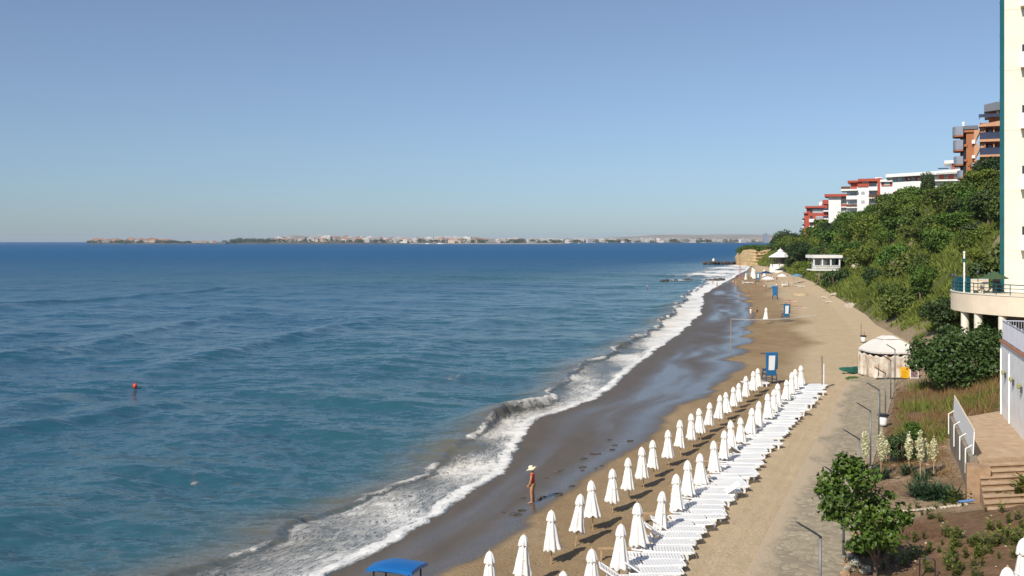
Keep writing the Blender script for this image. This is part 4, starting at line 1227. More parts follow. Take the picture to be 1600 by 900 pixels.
MB().lathe([(1.25, 1.35), (1.22, 1.42), (.62, 1.72), (.02, 2.02)], 8).build('canopy', pmat('dull_green_canvas', (0.045, 0.085, 0.035), .9), e)
d = 91.3
e = empty('terrace_door', ((1552 - 800) * d / F, d, FZ - .05), 'dark green door screen beside the teal glass edge of the hotel', 'door')
MB().bx(0, .65, 0, .06, 0, 1.4).build('panel', M_BLACK, e); MB().bx(-.06, 0, -.01, .07, 0, 1.45).bx(.65, .71, -.01, .07, 0, 1.45).bx(0, .65, -.01, .07, 1.4, 1.46).build('frame', M_TEALP, e)

# ------------------------------------------------------------------ white terrace wall with railing, landing, steps
wd = Vector((.326, .945, 0)).normalized(); wn_ = Vector((wd.y, -wd.x, 0))
P0 = Vector((27.0, 55.0, 2.4))              # far foot of the white wall
ang = math.atan2(wd.y, wd.x) - math.pi / 2  # local +Y runs along the wall away from the viewer
e = empty('white_terrace_wall', P0, 'tall white rendered wall with terracotta coping and grey railing beside the landing', 'wall', None, ang)
Lw = 22.0; hw = 4.55
MB().bx(0, 7, -Lw, 0, 0, hw).build('wall', M_WALL, e)
m = MB()
n = int(Lw / .26)
for i in range(n):
    m.box((.07, -Lw + (i + .5) * Lw / n, hw + .055), (.30, Lw / n * .82, .11), ry=.25)
m.build('coping', M_BRICK, e)
rl = MB()
for i in range(int(Lw / .13)): rl.tube([(.12, -.05 - i * .13, hw + .1), (.12, -.05 - i * .13, hw + 1.15)], .014, 5)
for i in range(int(Lw / 2.2) + 1): rl.tube([(.12, -.05 - i * 2.2, hw), (.12, -.05 - i * 2.2, hw + 1.25)], .035, 6)
for hh in (.16, 1.15): rl.tube([(.12, -Lw, hw + hh), (.12, -.03, hw + hh)], .032, 6)
rl.tube([(.12, -.05, hw + 1.15), (6.9, -.05, hw + 1.15)], .032, 6).tube([(.12, -.05, hw + .2), (6.9, -.05, hw + .2)], .02, 6)
for i in range(50): rl.tube([(.12 + i * .13, -.05, hw + .1), (.12 + i * .13, -.05, hw + 1.15)], .014, 5)
rl.build('railing', M_RAIL, e)
for yy in (-2.2, -5.0, -7.6):
    f = MB().box((-.05, yy, 2.95), (.09, .12, .3)).build('wall_lamp', M_DARKM, e)
    MB().lathe([(.04, 0), (.09, .06), (.09, .2), (.05, .26)], 10, (-.16, yy, 2.98)).build('lamp_shade', pmat('yellow_lamp_shade', (.30, .29, .12), .5), f)
for yy in (-.25, -3.3): MB().bx(-.06, -.002, yy - .12, yy, .2, 4.2).build('downpipe', M_WALL, e)

LZ = 3.0
far_l = Vector((23.75, 53.2, 0)); near_l = Vector((20.2, 43.2, 0))
e = empty('stone_landing', (near_l.x, near_l.y, 0), 'sandstone landing with broad steps below the white wall', 'steps')
def loc(v): return (v.x - near_l.x, v.y - near_l.y)
wallpt = lambda t: P0 + wd * t
poly = [loc(near_l), loc(wallpt(-11.5)), loc(wallpt(0.6)), loc(far_l)]
MB().prism(poly, 0.8, LZ).build('landing', M_STEP, e)
rgt = (wallpt(-11.5) - near_l); rgt.z = 0
fw = Vector((-.34, -.94, 0))
for i in range(8):
    a = near_l + fw * (.42 * i + .004); b_ = near_l + rgt + fw * (.42 * i + .004) + Vector((2, 0, 0))
    c_ = b_ + fw * .416; d__ = a + fw * .416
    zt = LZ - .165 * (i + 1); ov = fw * .045
    MB().prism([loc(a), loc(b_), loc(c_ - ov), loc(d__ - ov)][::-1], 1.0, zt - .05, 1).prism([loc(a + fw * .003), loc(b_ + fw * .003), loc(c_ + ov * .6), loc(d__ + ov * .6)][::-1], zt - .048, zt, 0).build('step', [M_STEP, M_STONE], e)  # risers in darker stone: their shading is put into the colour
e = empty('low_side_wall', (near_l.x, near_l.y, 0), 'weathered grey brown retaining wall under the white railing beside the steps', 'wall')
dl = (far_l - near_l).normalized(); nl = Vector((-dl.y, dl.x, 0))
a, b_ = near_l + fw * .25, far_l
MB().prism([loc(a + nl * .32), loc(a + nl * .006), loc(b_ + nl * .006), loc(b_ + nl * .32)], .6, LZ + .12).build('wall', M_CONC, e)
a2 = near_l + fw * .26
MB().prism([loc(a2 + nl * .5), loc(a2 - nl * .42), loc(a2 - nl * .42 + fw * .75), loc(a2 + nl * .5 + fw * .75)][::-1], .5, LZ - .1).build('end_pillar', M_STONE, e)
e = empty('white_railing_panel', (near_l.x, near_l.y, LZ + .12), 'white panelled handrail on posts along the steps', 'railing')
ctr = nl * .16
pa = ctr + dl * .1; pb = ctr + dl * 10.3
def quadbox(mb, p, q_, z0, z1, t):
    n_ = nl * t / 2
    mb.prism([((p - n_).x, (p - n_).y), ((q_ - n_).x, (q_ - n_).y), ((q_ + n_).x, (q_ + n_).y), ((p + n_).x, (p + n_).y)], z0, z1)
lean = -nl * .05
m = MB()
V = []
for p_ in (pa, pb):
    for s_ in (-.02, .02):
        for z_ in (.08, 1.10):
            v = p_ + nl * s_ + lean * (z_ / 1.1); V.append((v.x, v.y, z_))
m.add(V, [(0, 1, 3, 2), (4, 6, 7, 5), (0, 4, 5, 1), (2, 3, 7, 6), (0, 2, 6, 4), (1, 5, 7, 3)]); m.build('panel', M_WPAINT, e)
m = MB(); m.tube([tuple(pa - dl * .05 + lean * 1.03 + Vector((0, 0, 1.14))), tuple(pb + dl * .05 + lean * 1.03 + Vector((0, 0, 1.14)))], .03, 8); m.build('handrail', M_CREAM2, e)
for t in (.6, 3.4, 6.6, 10.0):
    m = MB(); p = ctr + dl * t + nl * .26
    m.tube([(p.x, p.y, -.85), (p.x, p.y, .22), ((p - nl * .30).x, (p - nl * .30).y, .42)], .03, 6).build('post', M_WPAINT, e)
# ------------------------------------------------------------------ cape, reef, breakwater
e = empty('rock_cliff', (118, 488, 0), 'yellow limestone cliff face at the far end of the beach', 'cliff')
nx, nz = 60, 26
V = []; Fc = []
for j in range(nz + 1):
    for i in range(nx + 1):
        u_ = i / nx; v_ = j / nz
        x = -2.5 + 27 * u_
        top = 7.6 - 3.4 * max(0, .10 - u_) / .10 + 0.8 * math.sin(u_ * 17)
        z = -1 + v_ * (top + 1)
        bed = 0.45 * math.sin(z * 4.1 + .7 * math.sin(x * .5)) + 0.8 * (float(fbm(x / 2.3, z / 1.6, 201)) - .5) * 2
        y = 2.2 * u_ * 4 - 3.5 * (1 - v_) + bed + 27 * (max(0, .16 - u_) / .16) ** 1.6
        V.append((x, y, z))
for i in range(nx + 1): V.append((V[nz * (nx + 1) + i][0], 30, V[nz * (nx + 1) + i][2] - 1))
for j in range(nz + 1):
    for i in range(nx):
        a = j * (nx + 1) + i
        Fc.append((a, a + 1, a + nx + 2, a + nx + 1))
link_mesh('rock_face', V, Fc, pmat('yellow_limestone', (0.50, 0.36, 0.18), .9, .25, .5, dirt=(0.30, 0.19, 0.09), dscale=.7, damt=.8, bmp=.25, bscale=1.4), e)
for i in range(16):
    r_ = random.Random(i + 50)
    x, y = 117 + r_.uniform(0, 28), 492 + r_.uniform(6, 26)
    plant(BUSH[i % 3], 'clifftop_bush', (x, y, 5.4 + r_.uniform(0, 1.0)), r_.uniform(2.5, 4.5), r_.uniform(0, 6), 'bush in the green cover along the brow of the yellow cliff', 'bush', 'bushes along the cliff brow')
for (x, y, z, s) in ((124.5, 485.5, 3.4, 1.3), (121.6, 485, 1.8, .8), (131, 487, 5.0, 1.6)):
    plant(BUSH[2], 'cliff_shrub', (x, y, z), s, x, 'small dark shrub clinging to the yellow cliff face', 'bush', 'shrubs on the cliff face')
e = empty('breakwater', (104, 530, 0), 'dark rock breakwater running out to sea beyond the cliff', 'breakwater')
m = MB(); r_ = random.Random(3)
for i in range(90):
    t = r_.random(); m.rock((t * 22 - 1, r_.uniform(-2, 2) + t * 3, .3 + r_.uniform(-.3, .9) * (1 - .2 * (t < .1))), r_.uniform(.6, 1.3), i)
m.build('rocks', M_ROCK, e)
e = empty('beacon', (107.5, 531, 1.0), 'tiny white beacon hut standing on the breakwater', 'beacon')
MB().lathe([(.7, 0), (.65, 1.5)], 10).build('wall', M_WHITE, e); MB().lathe([(.85, 1.5), (.05, 2.3)], 10).build('roof', M_WHITE, e)
m = MB(); r_ = random.Random(8)
for i in range(64):
    t = r_.random(); m.rock((t * 21, r_.uniform(-1.5, 1.5) + 3 * t * t, r_.uniform(-.35, .25)), r_.uniform(.35, .9), i + 300)
e = empty('rock_reef', (46.5, 311, 0), 'low dark reef of rocks in the breaking water', 'rocks'); m.build('rocks', M_ROCK, e)

# ------------------------------------------------------------------ far coast
def strip(name, pts, d, depth, mat, label=None):
    V = []; Fc = []
    for px, h in pts:
        x = (px - 800) * d / F
        V += [(x, d, -1.0), (x, d + depth * .08, h * .55 + .8), (x, d + depth * .4, h), (x, d + depth, h * .7)]
    for i in range(len(pts) - 1):
        for j in range(3): Fc.append((i * 4 + j, i * 4 + 4 + j, i * 4 + 5 + j, i * 4 + 1 + j))
    o = link_mesh(name, V, Fc, mat, smooth=True); tag(o, kind='structure'); return o
FD = 4300.0
M_FARL = pmat('far_scrub_land', (0.10, 0.095, 0.065), .95, .35, .012)
M_FARS = pmat('far_pale_shore', (0.42, 0.36, 0.28), .95, .2, .02)
M_FARH = pmat('far_dry_hills', (0.27, 0.23, 0.17), .95, .25, .004)
rr_ = random.Random(4)
strip('far_peninsula', [(134, 0.5), (138, 3), (146, 9), (160, 10), (190, 9), (225, 11), (250, 9), (272, 7), (292, 5), (300, 2), (306, .5)], FD, 260, M_FARL)
strip('far_causeway', [(286, 3.0), (300, 5.5), (318, 6.0), (332, 5.5), (352, 6)], FD + 60, 160, M_FARL)
strip('far_coast', [(336, 1.0), (345, 4), (370, 7)] + [(385 + i * 12, 8 + 5 * float(fbm(i * .31, .2, 210)) + (8 if 4 < i < 13 else 0) * .6) for i in range(72)], FD + 80, 900, M_FARL)
strip('far_beach', [(640 + i * 14, 2.2) for i in range(42)], FD + 40, 100, M_FARS)
strip('far_hills', [(870 + i * 14, 18 + 55 * min(1, i / 14) * (.7 + .5 * float(fbm(i * .22, 1.3, 211)))) for i in range(34)], 8200, 2500, M_FARH)

M_FARW = pmat('far_pale_house', (0.56, 0.52, 0.47), .9, .06, .02, rand=.35)
M_FARO = pmat('far_tiled_roof', (0.30, 0.17, 0.12), .9, .1, .02, rand=.25)
M_FARP = pmat('far_sand_house', (0.56, 0.42, 0.30), .9, .08, .02, rand=.25)
def house_mesh(w_, dp, h, flat):
    m = MB().bx(-w_ / 2, w_ / 2, 0, dp, -3, h, m=0)
    if flat:
        m.bx(-w_ / 2 - .5, w_ / 2 + .5, -.5, dp + .5, h + .02, h + 1, m=0).bx(-w_ * .2, w_ * .1, dp * .3, dp * .6, h + 1.02, h + 3.2, m=0)
        for k in range(int(h // 3)): m.bx(-w_ * .46, w_ * .46, -.25, -.02, 1.2 + 3 * k, 2.3 + 3 * k, m=2)
    else:
        a = w_ / 2 + .6
        m.add([(-a, -.6, h), (a, -.6, h), (a, dp + .6, h), (-a, dp + .6, h), (-a * .3, dp / 2, h + w_ * .28), (a * .3, dp / 2, h + w_ * .28)], [(0, 1, 5, 4), (1, 2, 5), (2, 3, 4, 5), (3, 0, 4), (3, 2, 1, 0)], 1)
        for k in range(int(h // 3)): m.bx(-w_ * .4, -w_ * .12, -.2, -.02, 1.2 + 3 * k, 2.3 + 3 * k, m=2).bx(w_ * .12, w_ * .4, -.2, -.02, 1.2 + 3 * k, 2.3 + 3 * k, m=2)
    return m
HM = []
for (w_, dp, h, flat, mm) in ((16, 14, 8, 0, M_FARP), (22, 14, 11, 0, M_FARW), (28, 14, 14, 1, M_FARW), (40, 15, 17, 1, M_FARW), (14, 12, 9, 0, M_FARW), (30, 14, 10, 0, M_FARP)):
    o = house_mesh(w_, dp, h, flat).build('far_house', [mm, M_FARO, M_GREYB]); HM.append(o.data); bpy.data.objects.remove(o)
def far_house(px, d, z, k, s, label, group):
    o = bpy.data.objects.new('far_house', HM[k]); COL.objects.link(o)
    o.location = ((px - 800) * d / F, d, z); o.scale = (s, s, s); o.rotation_euler = (0, 0, rr_.uniform(-.4, .4))
    return tag(o, label, 'house', group)
for i in range(9):
    far_house(300 + i * 4.5 + rr_.uniform(-1.5, 1.5), FD + 90 + rr_.uniform(0, 40), 3.5, rr_.choice((1, 4, 5)), .6, 'tiny house on the low neck of land beside the far peninsula', 'houses on the low neck of land')
for i in range(48):
    px = 150 + 118 * (i + rr_.uniform(-.4, .4)) / 48
    lv = rr_.random()
    far_house(px, FD + 20 + lv * 110, 4.5 + lv * 5.5, rr_.choice((0, 0, 1, 4, 5, 5)), rr_.uniform(.7, 1.15), 'small tiled house crowded onto the far low peninsula', 'houses on the far peninsula')
for i in range(130):
    t = (i + rr_.uniform(-.5, .5)) / 130
    px = 432 + 330 * t
    if rr_.random() < .12: continue
    lv = rr_.random()
    far_house(px, FD + 120 + lv * 260, 7 + lv * 6.5 + (3.5 if 450 < px < 560 else 0), rr_.choice((1, 2, 2, 3, 4, 5, 0)), rr_.uniform(.8, 1.25), 'pale building of the long town across the bay', 'buildings of the town across the bay')
for i in range(75):
    px = 765 + 420 * (i + rr_.uniform(-.5, .5)) / 75
    lv = rr_.random()
    far_house(px, FD + 110 + lv * 250, 5 + lv * 5, rr_.choice((2, 3, 3, 1, 4)), rr_.uniform(.65, 1.0), 'low hazy building along the far shore between the town and the headland', 'hazy buildings along the far shore')
x = (1203 - 800) * FD / F
e = empty('far_tower', (x, FD + 60, 3), 'tall hazy tower block on the far shore above the green headland', 'tower')
MB().bx(-11, 11, 0, 14, 0, 40).build('wall', M_GREYB, e); MB().bx(-5, 3, 2, 10, 40.02, 45).build('roof_block', M_GREYB, e)
V = []; Fs = []; tn = []
lob = []
for i in range(520):
    if i < 130: px = rr_.uniform(137, 298); dd_ = FD + rr_.uniform(8, 120); zb_ = 5 if px < 275 else 2; s = rr_.uniform(5, 9)
    else: px = rr_.uniform(350, 1180); dd_ = FD + rr_.uniform(85, 330); zb_ = rr_.uniform(4, 13); s = rr_.uniform(4, 9)
    if 360 < px < 440: s *= 1.3
    lob.append((((px - 800) * dd_ / F, dd_, zb_ + s * .5), (s * 1.7, s * 1.4, s * .8)))
V, Fs, tn = leaves(lob, 22000, 5.0, 9)
leaf_obj('far_woods', V, Fs, tn, L_DARK, kind='stuff')
for i, px in enumerate((668, 688, 905, 930, 1128)):
    e = empty('moored_boat', ((px - 800) * (FD - 120 - i * 30) / F, FD - 120 - i * 30, 0), '%s tiny white boat off the far shore, counted from the open sea' % ordinal(i + 1), 'boat', 'white boats off the far shore')
    L_ = 9 if i != 1 else 15
    MB().prism([(-L_, -1.6), (L_ * .6, -1.8), (L_, 0), (L_ * .6, 1.8), (-L_, 1.6)], -.4, 1.8).build('hull', M_WHITE, e)
    MB().bx(-L_ * .6, L_ * .3, -1.2, 1.2, 1.82, 4.4).build('cabin', M_WHITE, e)

# ------------------------------------------------------------------ parasols
def parasol_proto(seed=2, sag=0.0, wide=1.0):
    root = empty('closed_parasol', (0, 0, 0), 'x', 'parasol')
    MB().tube([(0, 0, -.25), (0, 0, 1.93)], .021, 8).build('pole', M_WOOD, root)
    r_ = random.Random(seed)
    NN = 48
    ph = [r_.uniform(-.4, .4) for _ in range(8)]
    def fl(k, i, amp):
        a = 8 * 2 * math.pi * k / NN
        return 1 + amp * (abs(math.sin(a / 2 + ph[int(k / NN * 8)] * .2)) - .5) * 2
    prof = [(.125, 1.62), (.145, 1.50), (.180, 1.30), (.215, 1.05), (.250, .82), (.285, .63), (.305, .545), (.285, .52), (.06, .56)]
    m = MB().lathe(prof, NN, flute=lambda k, i: fl(k, i, (0.05, .08, .11, .14, .16, .19, .21, .2, .05)[i]) * (1 + .03 * math.sin(i * 2.1 + k * .9)) * (1 + .16 * math.sin(2 * math.pi * k / NN + seed) * min(1, i / 5)) * (1 + (wide - 1) * min(1, i / 4)))
    for n_, p in enumerate(m.v):                               # ragged hem
        if .5 < p[2] < .57:
            a = math.atan2(p[1], p[0]); m.v[n_] = (p[0], p[1], p[2] + .035 * math.sin(8 * a + 1) + .025 * math.sin(3 * a + seed) + sag * math.sin(a + seed))
    m.build('canopy', M_CANVAS, root, smooth=True)
    cap = [(.02, 1.965), (.06, 1.94), (.115, 1.87), (.155, 1.74), (.178, 1.60), (.168, 1.575), (.10, 1.60)]
    m = MB().lathe(cap, NN, flute=lambda k, i: fl(k, i, (0, .03, .06, .09, .13, .13, .05)[i]))
    for n_, p in enumerate(m.v):
        if 1.56 < p[2] < 1.62:
            a = math.atan2(p[1], p[0]); m.v[n_] = (p[0], p[1], p[2] + .03 * math.sin(8 * a) + .02 * math.sin(2 * a + 1))
    m.build('vent_cap', M_CANVAS, root, smooth=True)
    MB().lathe([(.022, 1.95), (.03, 1.975), (.012, 2.01)], 8).build('finial', M_WOOD, root)
    MB().tube([(.205 * math.cos(a), .205 * math.sin(a), 1.12) for a in np.linspace(0, 6.283, 25)], .014, 5, cap=False).build('tie_strap', M_CANVAS, root)
    return root
PARS = [parasol_proto(2), parasol_proto(5, .05, 1.08), parasol_proto(9, .08, .9), parasol_proto(14, .03, 1.0)]
_used = set(); _pc = [0]
def parasol(x, d, label, group, s=1.0, tilt=(0, 0)):
    i = _pc[0] if _pc[0] < 4 else random.randrange(4); _pc[0] += 1
    o = copy_tree(PARS[i]) if i in _used else PARS[i]
    _used.add(i)
    o.location = gpt(x, d); o.scale = (s, s, s * random.uniform(.95, 1.04))
    o.rotation_euler = (tilt[0], tilt[1], random.uniform(0, 6.28))
    return tag(o, label, 'parasol', group)
r = random.Random(21)
NA = 22
for k in range(NA):
    d = 77.6 - k * (77.6 - 29.65) / (NA - 1) + r.uniform(-.25, .25)
    parasol(float(XRA(d)) + r.uniform(-.1, .1), d, 'closed white parasol of the seaward row, %s from the blue lifeguard chair' % ordinal(k + 1) if k else 'closed white parasol in the row nearest the sea, right beside the blue lifeguard chair',
            'parasols in the seaward row', r.uniform(.95, 1.03), (r.gauss(0, .035), r.gauss(0, .035)))
NB = 21
ROWB = []
for k in range(NB):
    d = 77.2 - k * 2.379 + r.uniform(-.25, .25)
    x = float(XRB(d)) + r.uniform(-.12, .12)
    ROWB.append((x, d))
    parasol(x, d, 'closed white parasol standing between the sun loungers, %s from the far end of the row' % ordinal(k + 1), 'parasols among the loungers', r.uniform(.97, 1.05), (r.gauss(0, .035), r.gauss(0, .035)))
p = at(1197, 506)
parasol(p.x, p.y, 'single closed white parasol standing alone behind the volleyball net', None, 1.14)
for i, (x, d, s) in enumerate(((13.9, 27.0, 1.15), (12.45, 25.0, 1.15))):
    parasol(x, d, ('taller' if i == 0 else 'lower') + ' of two closed white parasols on the brown soil bank in the near corner', 'parasols on the soil bank', s)

# ------------------------------------------------------------------ loungers
def lounger_proto():
    root = empty('sun_lounger', (0, 0, 0), 'x', 'sun lounger')
    f = MB()
    for sy in (-.33, .33):
        f.tube([(-.55, sy, .30), (1.18, sy, .30), (1.27, sy, .285), (1.32, sy * .8, .27)], .034, 6)
        f.box((.31, sy * 1.03, .275), (1.75, .035, .085))
    f.tube([(1.32, -.27, .27), (1.32, .27, .27)], .034, 6); f.tube([(-.55, -.33, .30), (-.55, .33, .30)], .03, 6)
    f.build('frame', M_PLASTIC, root)
    s = MB()
    for i in range(13): s.bx(-.16 + i * .108, -.16 + i * .108 + .088, -.30, .30, .315, .337)
    s.bx(-.16, 1.22, -.03, .03, .299, .314)
    s.build('slats', M_PLASTIC, root)
    for sx in (-.42, .98):
        for sy in (-.3, .3):
            MB().tube([(sx, sy, .28), (sx + (.07 if sx > 0 else -.07), sy * 1.05, .12), (sx + (.05 if sx > 0 else -.05), sy * 1.08, -.09)], [.075, .06, .045], 6).build('leg', M_PLASTIC, root)
    return root
def add_back(root, deg):
    c, s_ = math.cos(math.radians(deg)), math.sin(math.radians(deg))
    b_ = MB()
    def bp(t, y, up=0): return (-.18 - t * c - up * s_, y, .33 + t * s_ + up * c * 1.0)
    for sy in (-.31, .31): b_.tube([bp(0, sy), bp(.70, sy), bp(.76, sy * .85)], .032, 6)
    b_.tube([bp(.76, -.27), bp(.76, .27)], .032, 6)
    for i in range(6):
        t0 = .05 + i * .115; t1 = t0 + .08
        b_.add([bp(t0, -.29, .012), bp(t1, -.29, .012), bp(t1, .29, .012), bp(t0, .29, .012), bp(t0, -.29, -.012), bp(t1, -.29, -.012), bp(t1, .29, -.012), bp(t0, .29, -.012)],
               [(0, 3, 2, 1), (4, 5, 6, 7), (0, 1, 5, 4), (1, 2, 6, 5), (2, 3, 7, 6), (3, 0, 4, 7)])
    return b_.build('backrest', M_PLASTIC, root)
LF = lounger_proto(); add_back(LF, 3)
LR = copy_tree(LF)
for ch in list(LR.children):
    if ch.name.startswith('backrest'): bpy.data.objects.remove(ch)
add_back(LR, 34)
usedL = {'f': False, 'r': False}
def lounger(x, d, rz, raised, label, group):
    key = 'r' if raised else 'f'; src = LR if raised else LF
    o = copy_tree(src) if usedL[key] else src
    usedL[key] = True
    o.location = gpt(x, d, .05); o.rotation_euler = (0, 0, rz)
    return tag(o, label, 'sun lounger', group)
cnt = 0
for k, (x, d) in enumerate(ROWB):
    for j, dy in enumerate((-.80, -.02, .79)):
        cnt += 1
        if r.random() < .03: continue
        raised = r.random() < .16
        flip = r.random() < .06
        lounger(x + (.72 if j == 1 else .55) + dy * .43 + r.uniform(-.26, .22) + (.6 if flip else 0), d + dy + r.uniform(-.09, .09), (math.pi if flip else 0) + r.uniform(-.12, .16), raised,
                'white %s sun lounger %s the %s parasol counted from the far end' % ('raised back' if raised else 'flat slatted', ('in front of', 'right beside', 'behind')[j], ordinal(k + 1)), 'white loungers along the sand track')
# thin wooden planks on short legs beside some parasols
n_ = 0
for k in range(1, NB, 2):
    x, d = ROWB[k]
    e = empty('wooden_side_bench', gpt(x - .85, d + .1), 'narrow pale wooden bench beside the %s parasol from the far end among the loungers' % ordinal(k + 1), 'bench', 'narrow wooden benches among the loungers', r.uniform(-.12, .12))
    MB().bx(-.62, .72, -.085, .085, .40, .44).build('plank', M_WOOD, e)
    for sx in (-.5, .6): MB().bx(sx - .03, sx + .03, -.07, .07, -.1, .398).build('leg', M_WOOD, e)

# ------------------------------------------------------------------ lifeguard chairs
def guard_chair(px, py, label, sign=True, rz=0.15, s=1.0):
    p = at(px, py)
    root = empty('lifeguard_chair', p, label, 'lifeguard chair', 'blue lifeguard chairs', rz)
    root.scale = (s, s, s)
    # legs splay from the seat, the tall tapered back board faces the viewer
    for sx in (-1, 1):
        for sy in (-1, 1):
            MB().tube([(sx * .50, sy * .62 + .2, -.1), (sx * .38, sy * .34 + .12, 1.25)], .045, 6).build('leg', M_BLUED, root)
    fr = MB()
    for zz in (.45, .85):
        for sy in (-1, 1): fr.tube([(-.47 + zz * .06, sy * (.56 - zz * .18) + .18, zz), (.47 - zz * .06, sy * (.56 - zz * .18) + .18, zz)], .028, 6)
        for sx in (-1, 1): fr.tube([(sx * (.47 - zz * .06), -.40, zz), (sx * (.47 - zz * .06), .74, zz)], .028, 6)
    fr.build('brace', M_BLUED, root)
    MB().bx(-.46, .46, -.16, .55, 1.2, 1.28).build('seat', M_BLUED, root)
    b_ = MB()
    w0, w1 = .40, .52; z0, z1 = .78, 2.72; y0, y1 = -.28, -.16
    b_.add([(-w0, y0, z0), (w0, y0, z0), (w1, y0 - .22, z1), (-w1, y0 - .22, z1), (-w0, y1, z0), (w0, y1, z0), (w1, y1 - .22, z1), (-w1, y1 - .22, z1)],
           [(0, 1, 2, 3), (7, 6, 5, 4), (0, 4, 5, 1), (1, 5, 6, 2), (2, 6, 7, 3), (3, 7, 4, 0)])
    bk = b_.build('back_board', M_BLUE2, root, bevel=.03)
    if sign:
        t0, t1 = .24, .86
        def q_(t, s_, off): return (s_ * (.235 + .04 * t), y0 - .22 * t - off, z0 + (z1 - z0) * t)
        MB().add([q_(t0, -1, .03), q_(t0, 1, .03), q_(t1, 1, .03), q_(t1, -1, .03), q_(t0, -1, .004), q_(t0, 1, .004), q_(t1, 1, .004), q_(t1, -1, .004)],
                 [(0, 1, 2, 3), (7, 6, 5, 4), (0, 4, 5, 1), (1, 5, 6, 2), (2, 6, 7, 3), (3, 7, 4, 0)]).build('sign_board', M_SIGNW, bk)
    MB().add([(w1 - .05, -.39, 2.66), (w1 + .02, -.39, 2.66), (w0 + .10, .52, 1.5), (w0 + .03, .52, 1.5), (w1 - .05, -.3, 1.3), (w1 + .02, -.3, 1.3), (w0 + .1, .52, 1.25), (w0 + .03, .52, 1.25)],
             [(0, 1, 3, 2)[::-1], (4, 5, 7, 6), (0, 2, 6, 4), (1, 5, 7, 3), (0, 4, 5, 1), (2, 3, 7, 6)]).build('side_board', M_BLUED, root)
    MB().bx(-.95, -.1, -.42, -.34, 2.60, 2.66).build('crossbar', M_BLUED, root)
    ld = MB()
    for i in range(4): ld.tube([(-.28, .62 + .06 * i, .2 + .28 * i), (.28, .62 + .06 * i, .2 + .28 * i)], .02, 5)
    ld.build('ladder', M_BLUED, root)
    return root
guard_chair(1203, 601, 'blue lifeguard chair with a white board, nearest of its kind, behind the parasol rows', True, .12)
guard_chair(1228, 503, 'blue lifeguard chair with a white board behind the volleyball net', True, .1, .98)
guard_chair(1211, 468, 'blue lifeguard chair turned sideways showing no board, farther up the beach', False, -.35, 1.02)
guard_chair(1184, 441, 'small blue lifeguard chair with a white board among the farthest parasols', True, .05, 1.0)
p = at(1194, 604)
lounger(p.x - .9, p.y + .1, .05, False, 'single white lounger lying at the foot of the nearest blue lifeguard chair', None)

# the blue lifeguard tower whose roof cuts the bottom edge
e = empty('lifeguard_tower', (-3.55, 30.6, .05), 'rounded blue plastic tower roof at the bottom edge over the wet sand', 'lifeguard tower', None, math.radians(-24)); e.scale = (.86, .86, 1.0)
m = MB(); n1, n2 = 18, 10; V = []; Fc = []
for i in range(n1 + 1):
    for j in range(n2 + 1):
        a = -1 + 2 * i / n1; b_ = -1 + 2 * j / n2
        x = a * .95; y = b_ * .58
        cut = max(0, -a - .45) * .42
        y *= 1 - cut * .75
        z = 2.46 + .12 * (1 - max(0, -a) ** 2.2 * 1.2) - .05 * b_ * b_
        V.append((x, y, z))
for i in range(n1):
    for j in range(n2):
        a = i * (n2 + 1) + j; Fc.append((a, a + n2 + 1, a + n2 + 2, a + 1))
m.add(V, Fc)
nv = len(V); rimi = [i * (n2 + 1) for i in range(n1 + 1)] + [n1 * (n2 + 1) + j for j in range(1, n2 + 1)] + [i * (n2 + 1) + n2 for i in range(n1 - 1, -1, -1)] + [j for j in range(n2 - 1, 0, -1)]
low = [(V[i][0] * 1.015, V[i][1] * 1.02, V[i][2] - .11) for i in rimi]
b0 = len(m.v); m.v += low; L_ = len(rimi)
for q in range(L_):
    m.f.append((rimi[q], b0 + q, b0 + (q + 1) % L_, rimi[(q + 1) % L_])); m.mi.append(0)
m.f.append(tuple(b0 + q for q in range(L_))); m.mi.append(0)
m.build('roof', M_BLUE, e, smooth=True)
e.children[0].modifiers.new('split', 'EDGE_SPLIT').split_angle = math.radians(50)
for sx in (-.72, .78):
    for sy in (-.42, .42): MB().tube([(sx, sy, -.2), (sx * .96, sy, 2.36)], .035, 8).build('post', M_BLACK, e)
MB().bx(-.8, .86, -.48, .48, .9, .98).build('platform', M_BLUE, e)
MB().bx(.3, .72, -.35, .35, 1.3, 1.36).bx(.66, .72, -.35, .35, 1.36, 2.0).bx(.32, .38, -.3, -.24, .985, 1.3).bx(.32, .38, .24, .3, .985, 1.3).bx(.64, .7, -.3, -.24, .985, 1.3).bx(.64, .7, .24, .3, .985, 1.3).build('seat', M_BLUE2, e)
MB().bx(.50, .96, -.56, -.52, 2.2, 2.36).build('rail', M_BLACK, e)

